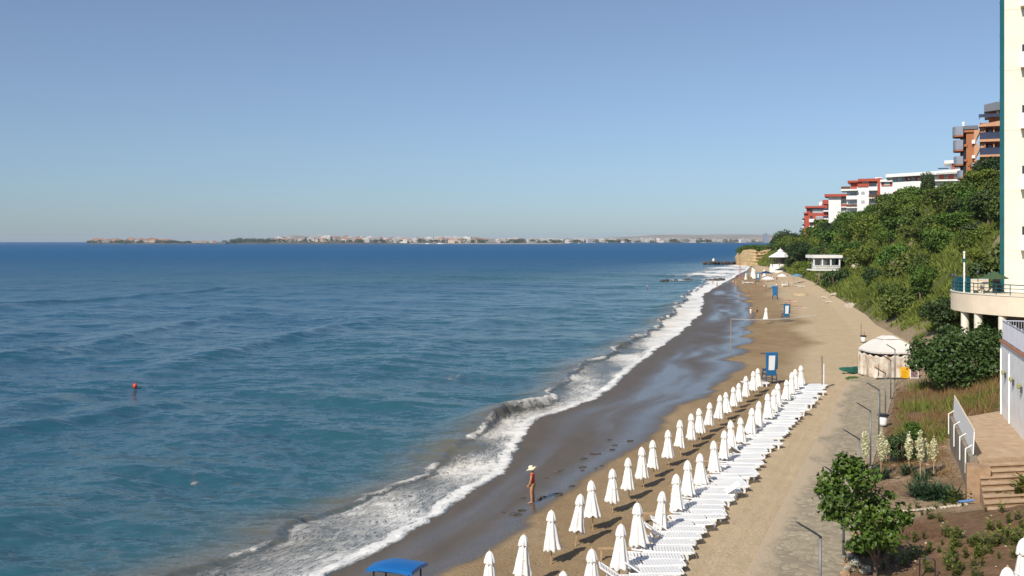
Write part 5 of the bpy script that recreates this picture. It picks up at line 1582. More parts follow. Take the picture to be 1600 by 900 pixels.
# ------------------------------------------------------------------ volleyball net and posts
pl = at(1142, 546); pr = at(1277, 527)
e = empty('volleyball_net', pl, 'volleyball net with a white top band strung between two thin posts across the beach', 'net')
R_ = pr - pl
def netpt(t, z): return (R_.x * t, R_.y * t, R_.z * t + z)
hL, hR = 3.45, 2.75
MB().tube([(0, 0, -.2), (0, 0, hL)], .028, 8).build('post', M_WOOD, e)
MB().tube([(R_.x, R_.y, R_.z - .2), (R_.x, R_.y, R_.z + hR)], .025, 8).build('post', M_WOOD, e)
m = MB(); n_ = 24
for i in range(n_):
    t0, t1 = i / n_, (i + 1) / n_
    def hh(t): return hL + (hR + R_.z * 0 - hL) * t - .62 * 4 * t * (1 - t) * .45
    a, b_ = netpt(t0, hh(t0)), netpt(t1, hh(t1))
    m.add([a, b_, (b_[0], b_[1], b_[2] - .07), (a[0], a[1], a[2] - .07), (a[0], a[1] + .03, a[2]), (b_[0], b_[1] + .03, b_[2]), (b_[0], b_[1] + .03, b_[2] - .07), (a[0], a[1] + .03, a[2] - .07)],
          [(0, 1, 2, 3), (7, 6, 5, 4), (0, 4, 5, 1), (3, 2, 6, 7)])
m.build('top_band', M_WHITEF, e)
m = MB()
for i in range(1, 60):
    t = i / 60; a = netpt(t, hh(t) - .14); m.tube([a, (a[0], a[1], a[2] - .8)], .003, 3, cap=False)
for j in range(1, 6):
    m.tube([(netpt(t, hh(t) - .14 - .16 * j)) for t in np.linspace(0, 1, 25)], .003, 3, cap=False)
m.build('mesh', M_DARKM, e)
p = at(1284.5, 607)
e = empty('wooden_post', p, 'thick weathered post standing on the sand at the far end of the lounger row', 'post')
MB().tube([(0, 0, -.3), (.02, 0, 1.3), (-.03, 0, 2.55)], [.085, .08, .07], 8).build('post', pmat('weathered_grey_wood', (.25, .2, .16), .9, .25, 5), e)
MB().tube([(.11, -.05, -.2), (.13, -.05, 1.95)], .045, 8).build('side_post', M_WHITE, e)
for i, (px, c) in enumerate(((1155, M_REDW), (1157.6, M_WHITE))):
    p = at(px, 437)
    thin_post('beach_mast', p.x, p.y, p.z - .2, p.z + 6.3, .09, pmat('faded_%s_mast_paint' % ('pink', 'red')[i], (.45, .16, .15) if i == 0 else (.34, .10, .10), .6), ('left' if i == 0 else 'right') + ' one of two tall pinkish masts at the far water edge', 'mast', 'tall masts at the far water edge')

# ------------------------------------------------------------------ lamps along the walkway
def street_lamp(k):
    inv = .002167 + .000532 * k
    top_z = 3.92
    d = (EYE - top_z) * F * inv
    px = 1278 + (313.5 and 0)
    x = float(XWR(d)) - .05
    g = float(gz(np.array([x]), np.array([d]))[0])
    names = ['nearest', 'second nearest', 'third nearest', 'fourth nearest', 'fifth nearest', 'third farthest', 'second farthest', 'farthest']
    e = empty('street_lamp', (x, d, g), names[k] + ' slim grey walkway lamp with a tilted dark panel head', 'street lamp', 'lamps along the walkway', random.uniform(-.06, .06))
    h = top_z - g
    MB().tube([(0, 0, -.2), (0, 0, h)], [.048, .036], 10).build('pole', M_STEEL, e, smooth=True)
    MB().lathe([(.11, -.02), (.11, .03), (.06, .08)], 10).build('base_flange', M_STEEL, e)
    ca, sa = math.cos(math.radians(31)), math.sin(math.radians(31))
    hd = MB(); L_ = .82
    def hp(t, y, up): return (-t * ca - up * sa * 0, y, h + t * sa + up)
    V = []
    for t, wd_, th in ((-.04, .05, .03), (.08, .085, .03), (L_ - .1, .085, .025), (L_, .06, .012)):
        V += [hp(t, -wd_, -th), hp(t, wd_, -th), hp(t, wd_, th), hp(t, -wd_, th)]
    Fc = [(3, 2, 1, 0), (12, 13, 14, 15)]
    for i in range(3):
        for j in range(4): Fc.append((i * 4 + j, i * 4 + (j + 1) % 4, i * 4 + 4 + (j + 1) % 4, i * 4 + 4 + j))
    hd.add(V, Fc); lamp = hd.build('lamp_head', M_DARKM, e)
    MB().add([hp(.1, -.075, .033), hp(.1, .075, .033), hp(L_ - .1, .075, .028), hp(L_ - .1, -.075, .028), hp(.1, -.075, .040), hp(.1, .075, .040), hp(L_ - .1, .075, .035), hp(L_ - .1, -.075, .035)],
             [(0, 1, 2, 3), (7, 6, 5, 4), (0, 4, 5, 1), (1, 5, 6, 2), (2, 6, 7, 3), (3, 7, 4, 0)]).build('solar_panel', M_LAMPT, lamp)
for k in range(8): street_lamp(k)

# ------------------------------------------------------------------ gazebo tent and its surroundings
p = at(1387, 588)
e = empty('gazebo_tent', p, 'white roofed gazebo tent with stained beige curtains at the end of the walkway', 'tent', None, .10)
W2, D2, He, Ha = 1.68, 1.6, 2.20, 3.35
for sx in (-1, 1):
    for sy in (-1, 1): MB().bx(sx * (W2 - .12) - .04, sx * (W2 - .12) + .04, sy * (D2 - .12) - .04, sy * (D2 - .12) + .04, -.15, He + .1).build('post', M_DARKM, e)
m = MB(); ns = 12
lev = [(1.0, 0.0), (.86, .30), (.62, .66), (.40, .93), (.30, 1.03)]
for (s0, z0), (s1, z1) in zip(lev[:-1], lev[1:]):
    for sgn, ax in ((-1, 'y'), (1, 'y'), (-1, 'x'), (1, 'x')):
        def c_(s_, u_):
            a_, b_ = (W2 + .1) * s_, (D2 + .1) * s_
            sag = .05 * (1 - u_ * u_)
            return (u_ * a_, sgn * b_, He + 0) if ax == 'y' else (sgn * a_, u_ * b_, He)
        for i in range(ns):
            u0, u1 = -1 + 2 * i / ns, -1 + 2 * (i + 1) / ns
            q = []
            for s_, zz, uu in ((s0, z0, u0), (s0, z0, u1), (s1, z1, u1), (s1, z1, u0)):
                v = c_(s_, uu); q.append((v[0], v[1], v[2] + zz - .06 * (1 - uu * uu) * s_ + .05))
            m.add(q if (sgn < 0) == (ax == 'y') else q[::-1], [(0, 1, 2, 3)])
rf_ = m.build('roof', M_TENTW, e)
m = MB()
for i in range(40):
    for sgn in (-1, 1):
        u0, u1 = -1 + 2 * i / 40, -1 + 2 * (i + 1) / 40
        s0_, s1_ = .11 + .025 * abs(math.sin(i * .8)), .11 + .025 * abs(math.sin((i + 1) * .8))
        for ax in 'xy':
            def v_(u_, z): return ((u_ * (W2 + .115), sgn * (D2 + .115), z) if ax == 'x' else (sgn * (W2 + .115), u_ * (D2 + .115), z))
            zt0, zt1 = He + .05 - .06 * (1 - u0 * u0), He + .05 - .06 * (1 - u1 * u1)
            m.add([v_(u0, zt0), v_(u1, zt1), v_(u1, zt1 - s1_), v_(u0, zt0 - s0_)], [(0, 1, 2, 3)])
m.build('valance', M_TENTW, rf_)
m = MB()
V = [(-.78, -.68, He + .99), (.78, -.68, He + .99), (.78, .68, He + .99), (-.78, .68, He + .99), (-.36, -.28, He + 1.24), (.36, -.28, He + 1.24), (.36, .28, He + 1.24), (-.36, .28, He + 1.24)]
m.add(V, [(0, 1, 5, 4), (1, 2, 6, 5), (2, 3, 7, 6), (3, 0, 4, 7), (4, 5, 6, 7)]).build('vent_cap', M_TENTW, rf_)
MB().bx(-.8, .8, -.70, -.66, He + .93, He + .985).bx(-.8, .8, .66, .70, He + .93, He + .985).build('vent_frame', M_DARKM, rf_)
def curtain(x0, y0, x1, y1, ztop, mat, name='curtain', seed=0, swag=.12):
    n1, n2 = 44, 12; V = []; Fc = []
    dx, dy = x1 - x0, y1 - y0; L_ = math.hypot(dx, dy); nx_, ny_ = -dy / L_, dx / L_
    for i in range(n1 + 1):
        u_ = i / n1
        for j in range(n2 + 1):
            v_ = j / n2
            zt = ztop - swag * math.sin(u_ * math.pi * 3) ** 2
            z = zt * v_
            o_ = (.026 * math.sin(u_ * 37 + seed + 2 * math.sin(u_ * 5)) + .05 * math.sin(u_ * 11 + 2 * seed) + .05 * math.sin(u_ * 6 + v_ * 4)) * (1.25 - .8 * v_) + .10 * math.sin(v_ * 3.1) * math.sin(u_ * 9 + seed)
            V.append((x0 + dx * u_ + nx_ * o_, y0 + dy * u_ + ny_ * o_, z))
    for i in range(n1):
        for j in range(n2):
            a = i * (n2 + 1) + j; Fc.append((a, a + n2 + 1, a + n2 + 2, a + 1))
    o = link_mesh(name, V, Fc, mat, e, smooth=True)
    s_ = o.modifiers.new('thickness', 'SOLIDIFY'); s_.thickness = .008
    return o
curtain(-W2 - .15, -D2, .72, -D2 - .05, 1.98, M_TENTC, seed=1, swag=.16)
curtain(.74, -D2 + .05, W2 - .1, -D2 + .05, 2.14, M_TENTC, seed=2, swag=.06)
curtain(W2, -D2 + .1, W2 + .05, D2, 2.1, M_TENTW, seed=3)
curtain(W2 - .05, D2 - .05, -W2, D2, 2.05, M_TENTC, seed=4)
curtain(-W2 - .12, D2, -W2 - .12, -D2, 1.95, M_TENTC, seed=5)
MB().bx(-W2 - .3, .35, -D2 - .5, -D2 - .32, -.05, .16).build('base_beam', M_DARKM, e)

p = at(1414, 592)
e = empty('yellow_sign_board', p, 'yellow board leaning upright beside the gazebo tent', 'sign', None, .06)
MB().bx(-.36, .36, -.03, .03, .08, .96).build('panel', M_YELLOW, e)
m = MB(); r_ = random.Random(5)
m.bx(.08, .26, -.036, -.031, .72, .9)
m.build('emblem', M_REDW, e)
m = MB()
for i in range(5): m.bx(-.28, -.28 + r_.uniform(.3, .5), -.036, -.031, .60 - i * .1, .64 - i * .1)
m.build('text_lines', pmat('amber_print', (.60, .26, .01), .6), e)
for sx in (-.32, .32): MB().tube([(sx, .02, .1), (sx, .3, -.05)], .02, 5).build('leg', M_DARKM, e)
p = at(1428.5, 591.5)
e = empty('poster_stand', p, 'white framed poster stand with dark pictures right of the yellow board', 'sign', None, -.05)
MB().bx(-.28, .28, -.015, .015, .08, 1.08).build('panel', pmat('dark_pink_print', (.16, .10, .105), .5, .6, 5, dirt=(.5, .34, .32), dscale=6, damt=.9), e)
MB().bx(-.33, -.28, -.03, .03, -.05, 1.13).bx(.28, .33, -.03, .03, -.05, 1.13).bx(-.28, .28, -.03, .03, 1.08, 1.13).bx(-.28, .28, -.03, .03, .03, .08).build('frame', M_WPAINT, e)
p = at(1333, 583)
e = empty('green_pedal_boat', p, 'dark green boat hull lying on the sand left of the gazebo tent', 'boat', None, .1)
hull = MB(); V = []; Fc = []
for i, (x, w_, z0) in enumerate(((-1.25, .05, .34), (-.9, .3, .16), (-.2, .42, .08), (.8, .42, .08), (1.1, .38, .1))):
    V += [(x, -w_, .48), (x, -w_ * .8, z0), (x, w_ * .8, z0), (x, w_, .48)]
for i in range(4):
    for j in range(4): Fc.append((i * 4 + j, i * 4 + (j + 1) % 4, i * 4 + 4 + (j + 1) % 4, i * 4 + 4 + j))
Fc += [(0, 1, 2, 3), (19, 18, 17, 16)]
hull.add(V, Fc).build('hull', M_GREENT, e)
MB().bx(.1, .9, -.3, .3, .484, .54).build('deck', M_GREENT, e)
p = at(1331, 592)
e = empty('folded_green_mat', p, 'folded green mat on the sand in front of the boat hull', 'mat', None, .15)
MB().box((0, 0, .06), (.95, .5, .1)).box((.1, .02, .15), (.7, .4, .07), rz=.1).build('mat', pmat('grass_green_fabric', (.07, .13, .03), .9), e)
def bin_stand(px, py, label, s=1.0):
    p = at(px, py)
    e = empty('litter_bin', p, label, 'litter bin', None, random.uniform(-.3, .3)); e.scale = (s, s, s)
    MB().lathe([(.20, .12), (.24, .25), (.27, .62), (.25, .72)], 14, flute=lambda k, i: 1 + .05 * math.sin(k * 2.3 + i)).build('bag', M_WHITEF, e, smooth=True)
    MB().lathe([(.27, .70), (.34, .71), (.35, .80), (.28, .82)], 16).build('rim', M_BLACK, e)
    for sx in (-.16, .17): MB().tube([(sx, .22, -.2), (sx, .24, 1.0 + (1.05 if sx < 0 else .2))], .03, 6).build('post', M_BARK, e)
    return e
bin_stand(1349, 536, 'white bagged litter bin on a post by the foot of the slope behind the tent', 1.05)
bin_stand(1380, 668, 'white bagged litter bin with a dark rim beside the lamps and flowering yuccas', 1.0)
p = at(1398, 612)
e = empty('wooden_stake', p, 'short grey stake at the walkway edge beside the far lamps', 'post')
MB().bx(-.05, .05, -.05, .05, -.1, 1.15).build('post', M_CONC, e); MB().bx(-.16, .16, -.09, -.052, .95, 1.05).build('crossbar', M_DARKM, e)

# ------------------------------------------------------------------ restaurant pavilions on the slope
d = 236
x0 = (1272 - 800) * d / F
k = d / F
zf = EYE - (421 - HZ) * k
e = empty('stilted_pavilion', (x0, d, 0), 'white flat roofed pavilion on crossed stilts at the green edge of the beach', 'pavilion')
Wp = 40 * k
MB().bx(-.4, Wp + .6, -.4, 5.5, EYE - (403.2 - HZ) * k, EYE - (398.6 - HZ) * k).build('roof', M_WHITE, e)
MB().bx(-.2, Wp, -.1, 5.2, zf - .3, zf).build('floor', M_WHITE, e)
for xx_ in (0, .33, .66, 1): MB().bx(xx_ * Wp - .14, xx_ * Wp + .14, 0, .25, zf + .002, EYE - (403.4 - HZ) * k).build('post', M_WHITE, e)
MB().bx(.2, Wp - .2, 2.5, 2.6, zf, EYE - (403.4 - HZ) * k).build('rear_wall', M_BLUEGL, e)
MB().bx(Wp * .35, Wp * .62, 2.3, 2.45, zf, zf + 2.1).build('white_panel', M_WHITE, e)
m = MB()
for i in range(44): m.bx(-.15 + i * Wp / 43, -.09 + i * Wp / 43, -.14, -.06, zf + .002, zf + .9)
m.bx(-.2, Wp, -.17, -.02, zf + .9, zf + 1.0).bx(-.2, Wp, -.15, -.04, zf + .38, zf + .5)
m.build('railing', M_WHITE, e)
for (xa, xb) in ((.14, .30), (.30, .14), (.44, .32), (.32, .44), (.75, .75), (.95, .95)):
    MB().tube([(xa * Wp, .3 + xa, zf - .3), (xb * Wp, .3 + xb, zf - 3.3)], .09, 6).build('stilt', M_CONC, e)
for fx in (.22, .55): 
    pl_ = plant(BUSH[1], 'potted_plant', (x0 + fx * Wp, d + .9, zf), .62, fx * 9, ('left' if fx < .4 else 'right') + ' green plant hanging in the open front of the stilted pavilion', 'plant', 'plants in the pavilion', 1.2)
e = empty('blue_awning', (x0 + Wp * .95, d + 1, zf), 'blue awning frame at the right end of the stilted pavilion', 'awning')
MB().bx(0, 3.2, 0, 3, 2.5, 2.75).build('canopy', pmat('blue_awning_canvas', (.03, .07, .16), .8), e)
for sx in (.1, 3.05): MB().bx(sx, sx + .1, .1, .2, -3, 2.49).build('post', M_BLUED, e)
p = Vector((((1331 - 800) * 262 / F), 262, EYE - (400 - HZ) * 262 / F))
e = empty('green_awning', p, 'small bright green parasol peeping from the bushes right of the stilted pavilion', 'parasol')
MB().tube([(0, 0, -2.5), (0, 0, .9)], .05, 6).build('pole', M_WPAINT, e); MB().lathe([(1.2, .35), (.7, .75), (.03, .95)], 8).build('canopy', M_GREENC, e)
d = 352; k = d / F
x0 = (1206 - 800) * k
zf = EYE - (417 - HZ) * k; ze = EYE - (402 - HZ) * k; za = EYE - (391 - HZ) * k
e = empty('beach_restaurant', (x0 + 4.1, d + 4, 0), 'round open gazebo restaurant with a white conical roof below the cliff', 'pavilion')
MB().lathe([(4.3, ze), (3.9, ze + .35), (1.0, za - .5), (.95, za - .3)], 8).build('roof', M_WHITE, e)
MB().lathe([(1.15, za - .28), (.1, za + .5), (.05, za + 1.0)], 8).build('roof_cap', M_WHITE, e)
MB().lathe([(3.9, -.5), (3.9, zf)], 8).build('floor', M_WHITE, e)
for i in range(8):
    a = math.pi / 8 + i * math.pi / 4
    MB().tube([(3.5 * math.cos(a), 3.5 * math.sin(a), zf), (3.5 * math.cos(a), 3.5 * math.sin(a), ze + .25)], .12, 6).build('post', M_DARKM, e)
MB().lathe([(1.7, zf), (1.7, ze + .5)], 8).build('bar_core', pmat('bar_wood', (.2, .15, .1), .8), e)
MB().lathe([(3.62, zf + .002), (3.62, zf + .9), (3.5, zf + .9), (3.5, zf + .002)], 8).build('railing', M_WHITE, e)
e = empty('low_terrace_wall', (101, 344, 0), 'long white terrace wall at the foot of the cone roofed restaurant', 'wall')
MB().bx(-10, 3.6, 0, .4, .5, 2.6).build('wall', M_WHITE, e); MB().bx(-4, 3.6, -1.5, -.005, .5, 1.7).build('lower_wall', M_PEACH, e)
MB().slab([(-2, 1.72), (2.4, 4.2), (2.8, 4.2), (-1.5, 1.72)], -.9, -.2).build('stair_flight', M_WHITE, e)
e = empty('beach_hut', (80.6, 262, 1.2), 'small orange beach hut between the dark tree and the ochre bush', 'hut')
MB().bx(0, 1.5, 0, 1.5, 0, 2.4).build('wall', M_PEACH, e); MB().bx(-.12, 1.62, -.12, 1.62, 2.402, 2.56).build('roof', M_WHITE, e)
e = empty('beach_hut', (73.4, 309, .8), 'dark sun shelter frame at the far end of the beach behind the tall masts', 'hut')
MB().bx(0, 7.5, 0, 3.5, 1.6, 1.85).build('roof', M_GREYB, e)
for sx in (.1, 3.6, 7.3): MB().bx(sx, sx + .1, .1, .2, -.2, 1.598).build('post', M_DARKM, e)

# far parasols, open and closed
for i, (px, py, s) in enumerate(((1165.5, 440.5, 1.25), (1176, 437, 1.9), (1178.5, 440, 1.8), (1194, 436, 1.5))):
    p = at(px, py)
    parasol(p.x, p.y, '%s closed white parasol from the water among the farthest group before the cliff' % ordinal(i + 1), 'farthest closed parasols', s)
def open_parasol(px, py, rad, h, mat, label):
    p = at(px, py)
    e = empty('open_parasol', p, label, 'parasol')
    MB().tube([(0, 0, -.2), (0, 0, h)], .04, 6).build('pole', M_WPAINT, e)
    MB().lathe([(rad, h - .65), (rad * .97, h - .55), (rad * .5, h - .18), (.03, h + .05)], 8).build('canopy', mat, e)
    return e
open_parasol(1200, 451, 1.7, 3.0, M_WHITEF, 'white open parasol nearest to the sideways blue lifeguard chair')
open_parasol(1222, 449, 1.3, 3.4, M_WHITEF, 'white half open parasol right of the sideways lifeguard chair')
open_parasol(1245, 443, 1.7, 2.6, pmat('teal_parasol_canvas', (.10, .25, .32), .9), 'pale blue open parasol by the green slope')
open_parasol(1197, 440, 1.8, 3.0, M_BLUED, 'dark blue open parasol behind the white open one')
open_parasol(1220, 433, 1.9, 2.8, M_DARKF, 'black open parasol near the cone roofed restaurant')
for i, (px, py, rz) in enumerate(((1206, 449, .2), (1226, 447, -.3), (1231, 444, .4), (1249, 449, .1), (1163, 443, .2), (1170, 443, -.2))):
    p = at(px, py)
    lounger(p.x, p.y, rz, i % 2 == 0, '%s white lounger, counted across, in the scattered far group below the restaurant' % ordinal(i + 1), 'far scattered loungers')
p = at(1252, 462)
e = empty('sand_heap', gpt(p.x, p.y, -.1), 'pale mound of sand on the beach beyond the lifeguard chairs', 'sand heap')
MB().rock((0, 0, 0), 1.9, 4, sq=.34).build('mound', SAND, e, smooth=True)
for i, (px, py, s) in enumerate(((1304, 462, 1.2), (1313, 445, 1.6), (1322, 437, 1.4), (1341, 417, 1.6), (1352, 402, 1.5), (1289, 466, .9), (1331, 479, 1.2), (1296, 473, .8))):
    p = at(px, py)
    e = empty('pale_boulder', p, 'pale rock lying on the slope foot, %s from the sea' % ordinal(i + 1), 'rock', 'pale rocks at the slope foot')
    MB().rock((0, 0, 0), s, i + 20, sq=.5).build('rock', M_PALESTONE, e)
# ------------------------------------------------------------------ people
def skin_mesh(name, verts, edges, radii, root, sub=2):
    me = bpy.data.meshes.new(name); me.from_pydata(verts, edges, [])
    o = bpy.data.objects.new(name, me); COL.objects.link(o)
    sk = o.modifiers.new('skin', 'SKIN'); sk.use_smooth_shade = True; sk.branch_smoothing = .6
    for i, rd in enumerate(radii):
        rr = rd if isinstance(rd, tuple) else (rd, rd)
        me.skin_vertices[0].data[i].radius = rr
        me.skin_vertices[0].data[i].use_root = (i == root)
    if sub:
        s = o.modifiers.new('sub', 'SUBSURF'); s.levels = sub; s.render_levels = sub
    dg = bpy.context.evaluated_depsgraph_get()
    nm = bpy.data.meshes.new_from_object(o.evaluated_get(dg))
    bpy.data.objects.remove(o)
    nm.name = name
    for p in nm.polygons: p.use_smooth = True
    return nm

class Skel:
    def __init__(s): s.v = []; s.e = []; s.r = []
    def add(s, p, r, parent=None):
        s.v.append(tuple(p)); s.r.append(r)
        if parent is not None: s.e.append((parent, len(s.v) - 1))
        return len(s.v) - 1
    def chain(s, parent, *pr):
        for p, r in pr: parent = s.add(p, r, parent)
        return parent

def body_skel(pose, fingers=True, female=True):
    """standing figure 1.66 m tall looking along +Y; pose moves arms and legs"""
    s = Skel()
    pel = s.add((0, 0, .90), (.145, .105))
    waist = s.add((0, .005, 1.06), (.118, .088), pel)
    chest = s.add((0, .012, 1.22), (.138, .100), waist)
    up = s.add((0, .0, 1.34), (.125, .082), chest)
    neck = s.add((0, -.01, 1.425), .050, up)
    n2 = s.add((0, .006, 1.475), .047, neck)
    tilt = pose.get('head', 0.0)
    def hp(y, z): 
        c, q = math.cos(tilt), math.sin(tilt)
        return (0, .006 + y * c + z * q, 1.475 + z * c - y * q)
    jaw = s.add(hp(.028, .045), (.058, .066), n2)
    face = s.add(hp(.018, .105), (.072, .088), jaw)
    top = s.add(hp(.0, .165), (.062, .075), face)
    for sx in (-1, 1):
        nm = 'L' if sx < 0 else 'R'
        sh, el, wr = pose.get('arm' + nm, ((sx * .175, -.01, 1.345), (sx * .225, -.03, 1.09), (sx * .215, .05, .86)))
        a = s.add(sh, .056, up)
        a = s.chain(a, (tuple(np.add(np.multiply(sh, .5), np.multiply(el, .5))), .047), (el, .039), (tuple(np.add(np.multiply(el, .55), np.multiply(wr, .45))), .037), (wr, .026))
        dirv = np.subtract(wr, el); dirv = dirv / np.linalg.norm(dirv)
        palm = s.add(tuple(np.add(wr, dirv * .055)), (.020, .038), a)
        if fingers:
            fwd = np.array([0, 1.0, 0]); fwd = fwd - dirv * fwd.dot(dirv); fwd /= np.linalg.norm(fwd)
            side = np.cross(dirv, fwd)
            for i, (o_, L_) in enumerate(((-.030, .058), (-.010, .074), (.011, .080), (.031, .072))):
                b0 = np.array(wr) + dirv * .088 + fwd * o_
                k1 = s.add(tuple(b0), .0098, palm)
                k2 = s.add(tuple(b0 + dirv * L_ * .5 + side * .008 * -sx), .0088, k1)
                s.add(tuple(b0 + dirv * L_ * .9 + side * .022 * -sx), .0072, k2)
            t0 = np.array(wr) + dirv * .038 + fwd * .040
            k1 = s.add(tuple(t0), .0115, palm); k2 = s.add(tuple(t0 + dirv * .03 + fwd * .018), .0095, k1); s.add(tuple(t0 + dirv * .055 + fwd * .02), .0078, k2)
        hip, kn, an, toe = pose.get('leg' + nm, ((sx * .088, 0, .86), (sx * .092, .02, .48), (sx * .088, -.015, .085), (sx * .105, .15, .03)))
        h = s.add(hip, .092, pel)
        h = s.chain(h, (tuple(np.add(np.multiply(hip, .5), np.multiply(kn, .5))), .076), (kn, .053), (tuple(np.add(np.multiply(kn, .62), np.multiply(an, .38)) + np.array([0, -.015, 0])), .054), (an, .035))
        f = np.subtract(toe, an)
        heel = s.add(tuple(np.add(an, (0, -.045 if abs(f[1]) > .05 else 0, -.045))), (.030, .030), h)
        mid = s.add(tuple(np.add(an, np.multiply(f, .6)) + np.array([0, 0, -.012])), (.036, .026), h)
        s.add(toe, (.040, .020), mid)
    return s, hp, tilt

def person(loc, rz, label, pose=None, top=None, bottom=None, hair=M_HAIR, skin=M_SKIN, hat=False, fine=False, group=None, scale=1.0, rot=None, skirt=0.0, sub=1):
    pose = pose or {}
    e = empty('person', loc, label, 'person', group, rz); e.scale = (scale,) * 3
    if rot: e.rotation_euler = (rot[0], rot[1], rz)
    s, hp, tilt = body_skel(pose, fine)
    me = skin_mesh('body', s.v, s.e, s.r, 0, 2 if fine else 1); me.materials.append(skin)
    b = bpy.data.objects.new('body', me); COL.objects.link(b); b.parent = e
    # face
    if fine:
        m = MB()
        m.add([hp(.098, .118), hp(.122, .086), hp(.100, .078)] and [(-.011, *hp(.098, .082)[1:]), (.011, *hp(.098, .082)[1:]), (0, *hp(.128, .085)[1:]), (0, *hp(.098, .122)[1:])], [(0, 1, 2), (1, 3, 2), (3, 0, 2)])
        m.build('nose', skin, b)
        for sx in (-1, 1):
            c = hp(.092, .118); MB().lathe([(.002, -.009), (.009, -.004), (.011, 0), (.009, .004), (.002, .009)], 8, (sx * .028, c[1], c[2])).build('eye', M_DARKF, b)
            c = hp(.0, .098); MB().rock((sx * .078, c[1], c[2]), .022, 3).build('ear', skin, b, smooth=True)
        c = hp(.094, .052); MB().box((0, c[1], c[2]), (.042, .012, .010)).build('mouth', M_REDW, b)
    # hair: a cap of rings over the skull, longer at the back
    V = []; Fc = []; n = 16
    rings = ((.190, .030, 0), (.172, .068, 0), (.135, .088, 0), (.095, .092, .35), (.055, .085, .75))
    for z_, rr_h, cut in rings:
        for k in range(n):
            a = 2 * math.pi * k / n
            yy = math.sin(a); q = rr_h * (1.08 if yy < 0 else 1)
            zz = z_ + (0 if yy < .25 else cut * .10 * yy)
            v = hp(-.006 + q * yy * 1.12, zz + .012); V.append((q * math.cos(a) * .95, v[1], v[2]))
    for i in range(len(rings) - 1):
        for k in range(n): Fc.append((i * n + k, i * n + (k + 1) % n, (i + 1) * n + (k + 1) % n, (i + 1) * n + k))
    Fc.append(tuple(range(n))[::-1])
    link_mesh('hair', V, Fc, hair, b, smooth=True)
    grow = .013
    if top is not None:
        t = Skel()
        a = t.add((0, .0, .90), (.168, .126)); w_ = t.add((0, .005, 1.06), (.118 + grow, .088 + grow), a)
        c = t.add((0, .012, 1.22), (.138 + grow, .100 + grow), w_); u_ = t.add((0, .0, 1.335), (.125 + grow, .082 + grow), c)
        t.add((0, -.006, 1.392), .072, u_)
        for sx in (-1, 1):
            nm = 'L' if sx < 0 else 'R'
            sh, el, wr = pose.get('arm' + nm, ((sx * .175, -.01, 1.345), (sx * .225, -.03, 1.09), (sx * .215, .05, .86)))
            k = t.add(sh, .056 + grow, u_); t.add(tuple(np.add(np.multiply(sh, .62), np.multiply(el, .38))), .052 + grow, k)
        mt = skin_mesh('shirt', t.v, t.e, t.r, 0, 2 if fine else 1); mt.materials.append(top)
        o = bpy.data.objects.new('shirt', mt); COL.objects.link(o); o.parent = b
    if bottom is not None:
        t = Skel()
        if skirt:
            m = MB().lathe([(.13, 1.04), (.165, .93), (.19, .88 - skirt)], 18, flute=lambda k, i: 1 + (.05 * math.sin(k * 2.1) if i == 2 else 0)); m.build('skirt', bottom, b, smooth=True)
        else:
            grow = .034; a = t.add((0, 0, .91), (.145 + grow, .105 + grow)); t.add((0, .004, 1.0), (.128 + grow, .095 + grow), a)
            for sx in (-1, 1):
                nm = 'L' if sx < 0 else 'R'
                hip, kn = pose.get('leg' + nm, ((sx * .088, 0, .86), (sx * .092, .02, .48)))[:2]
                k = t.add(hip, .092 + grow, a); t.add(tuple(np.add(np.multiply(hip, .60), np.multiply(kn, .40))), .080 + grow, k)
            mt = skin_mesh('shorts', t.v, t.e, t.r, 0, 2 if fine else 1); mt.materials.append(bottom)
            o = bpy.data.objects.new('shorts', mt); COL.objects.link(o); o.parent = b
    if hat:
        V = []; Fc = []; n = 28
        prof = ((.02, .235), (.062, .228), (.090, .195), (.098, .140), (.105, .128), (.150, .120), (.195, .100), (.225, .082), (.222, .076), (.10, .118))
        for i, (q, z_) in enumerate(prof):
            for k in range(n):
                a = 2 * math.pi * k / n
                v = hp(q * math.sin(a) * 1.05, z_ + (.018 * math.sin(3 * a + .5) + .012 * math.sin(5 * a) if q > .14 else 0))
                V.append((q * math.cos(a), v[1], v[2]))
        for i in range(len(prof) - 1):
            for k in range(n): Fc.append((i * n + k, i * n + (k + 1) % n, (i + 1) * n + (k + 1) % n, (i + 1) * n + k))
        Fc.append(tuple(range(n))[::-1])
        link_mesh('sun_hat', V, Fc, M_STRAW, b, smooth=True)
    return e

p = at(832, 787)
armf = dict(armL=((-.172, .0, 1.345), (-.215, .02, 1.09), (-.195, .11, .87)), armR=((.172, .0, 1.345), (.205, -.02, 1.09), (.185, .10, .87)),
            legL=((-.088, 0, .86), (-.085, .035, .48), (-.078, .02, .085), (-.085, .185, .03)), legR=((.088, 0, .86), (.085, -.005, .48), (.078, -.045, .085), (.088, .12, .03)), head=.42)
person(p, math.radians(78), 'person in red top, printed shorts and cream sun hat looking down on the wet sand', armf, M_RED, M_FLORAL, hat=True, fine=True, scale=1.04).scale = (1.16, 1.16, 1.04)
walk = dict(legL=((-.088, 0, .86), (-.09, .16, .50), (-.088, .10, .10), (-.09, .26, .05)), legR=((.088, 0, .86), (.09, -.06, .47), (.088, -.26, .12), (.09, -.14, .03)),
            armL=((-.175, -.01, 1.345), (-.225, -.10, 1.10), (-.215, -.08, .86)), armR=((.175, -.01, 1.345), (.225, .06, 1.10), (.2, .20, .92)))
lie = dict(armL=((-.175, -.01, 1.345), (-.33, .03, 1.22), (-.30, .06, 1.44)), armR=((.175, -.01, 1.345), (.24, .02, 1.10), (.23, .04, .86)),
           legL=((-.088, 0, .86), (-.10, .16, .52), (-.10, -.02, .20), (-.11, .12, .13)))
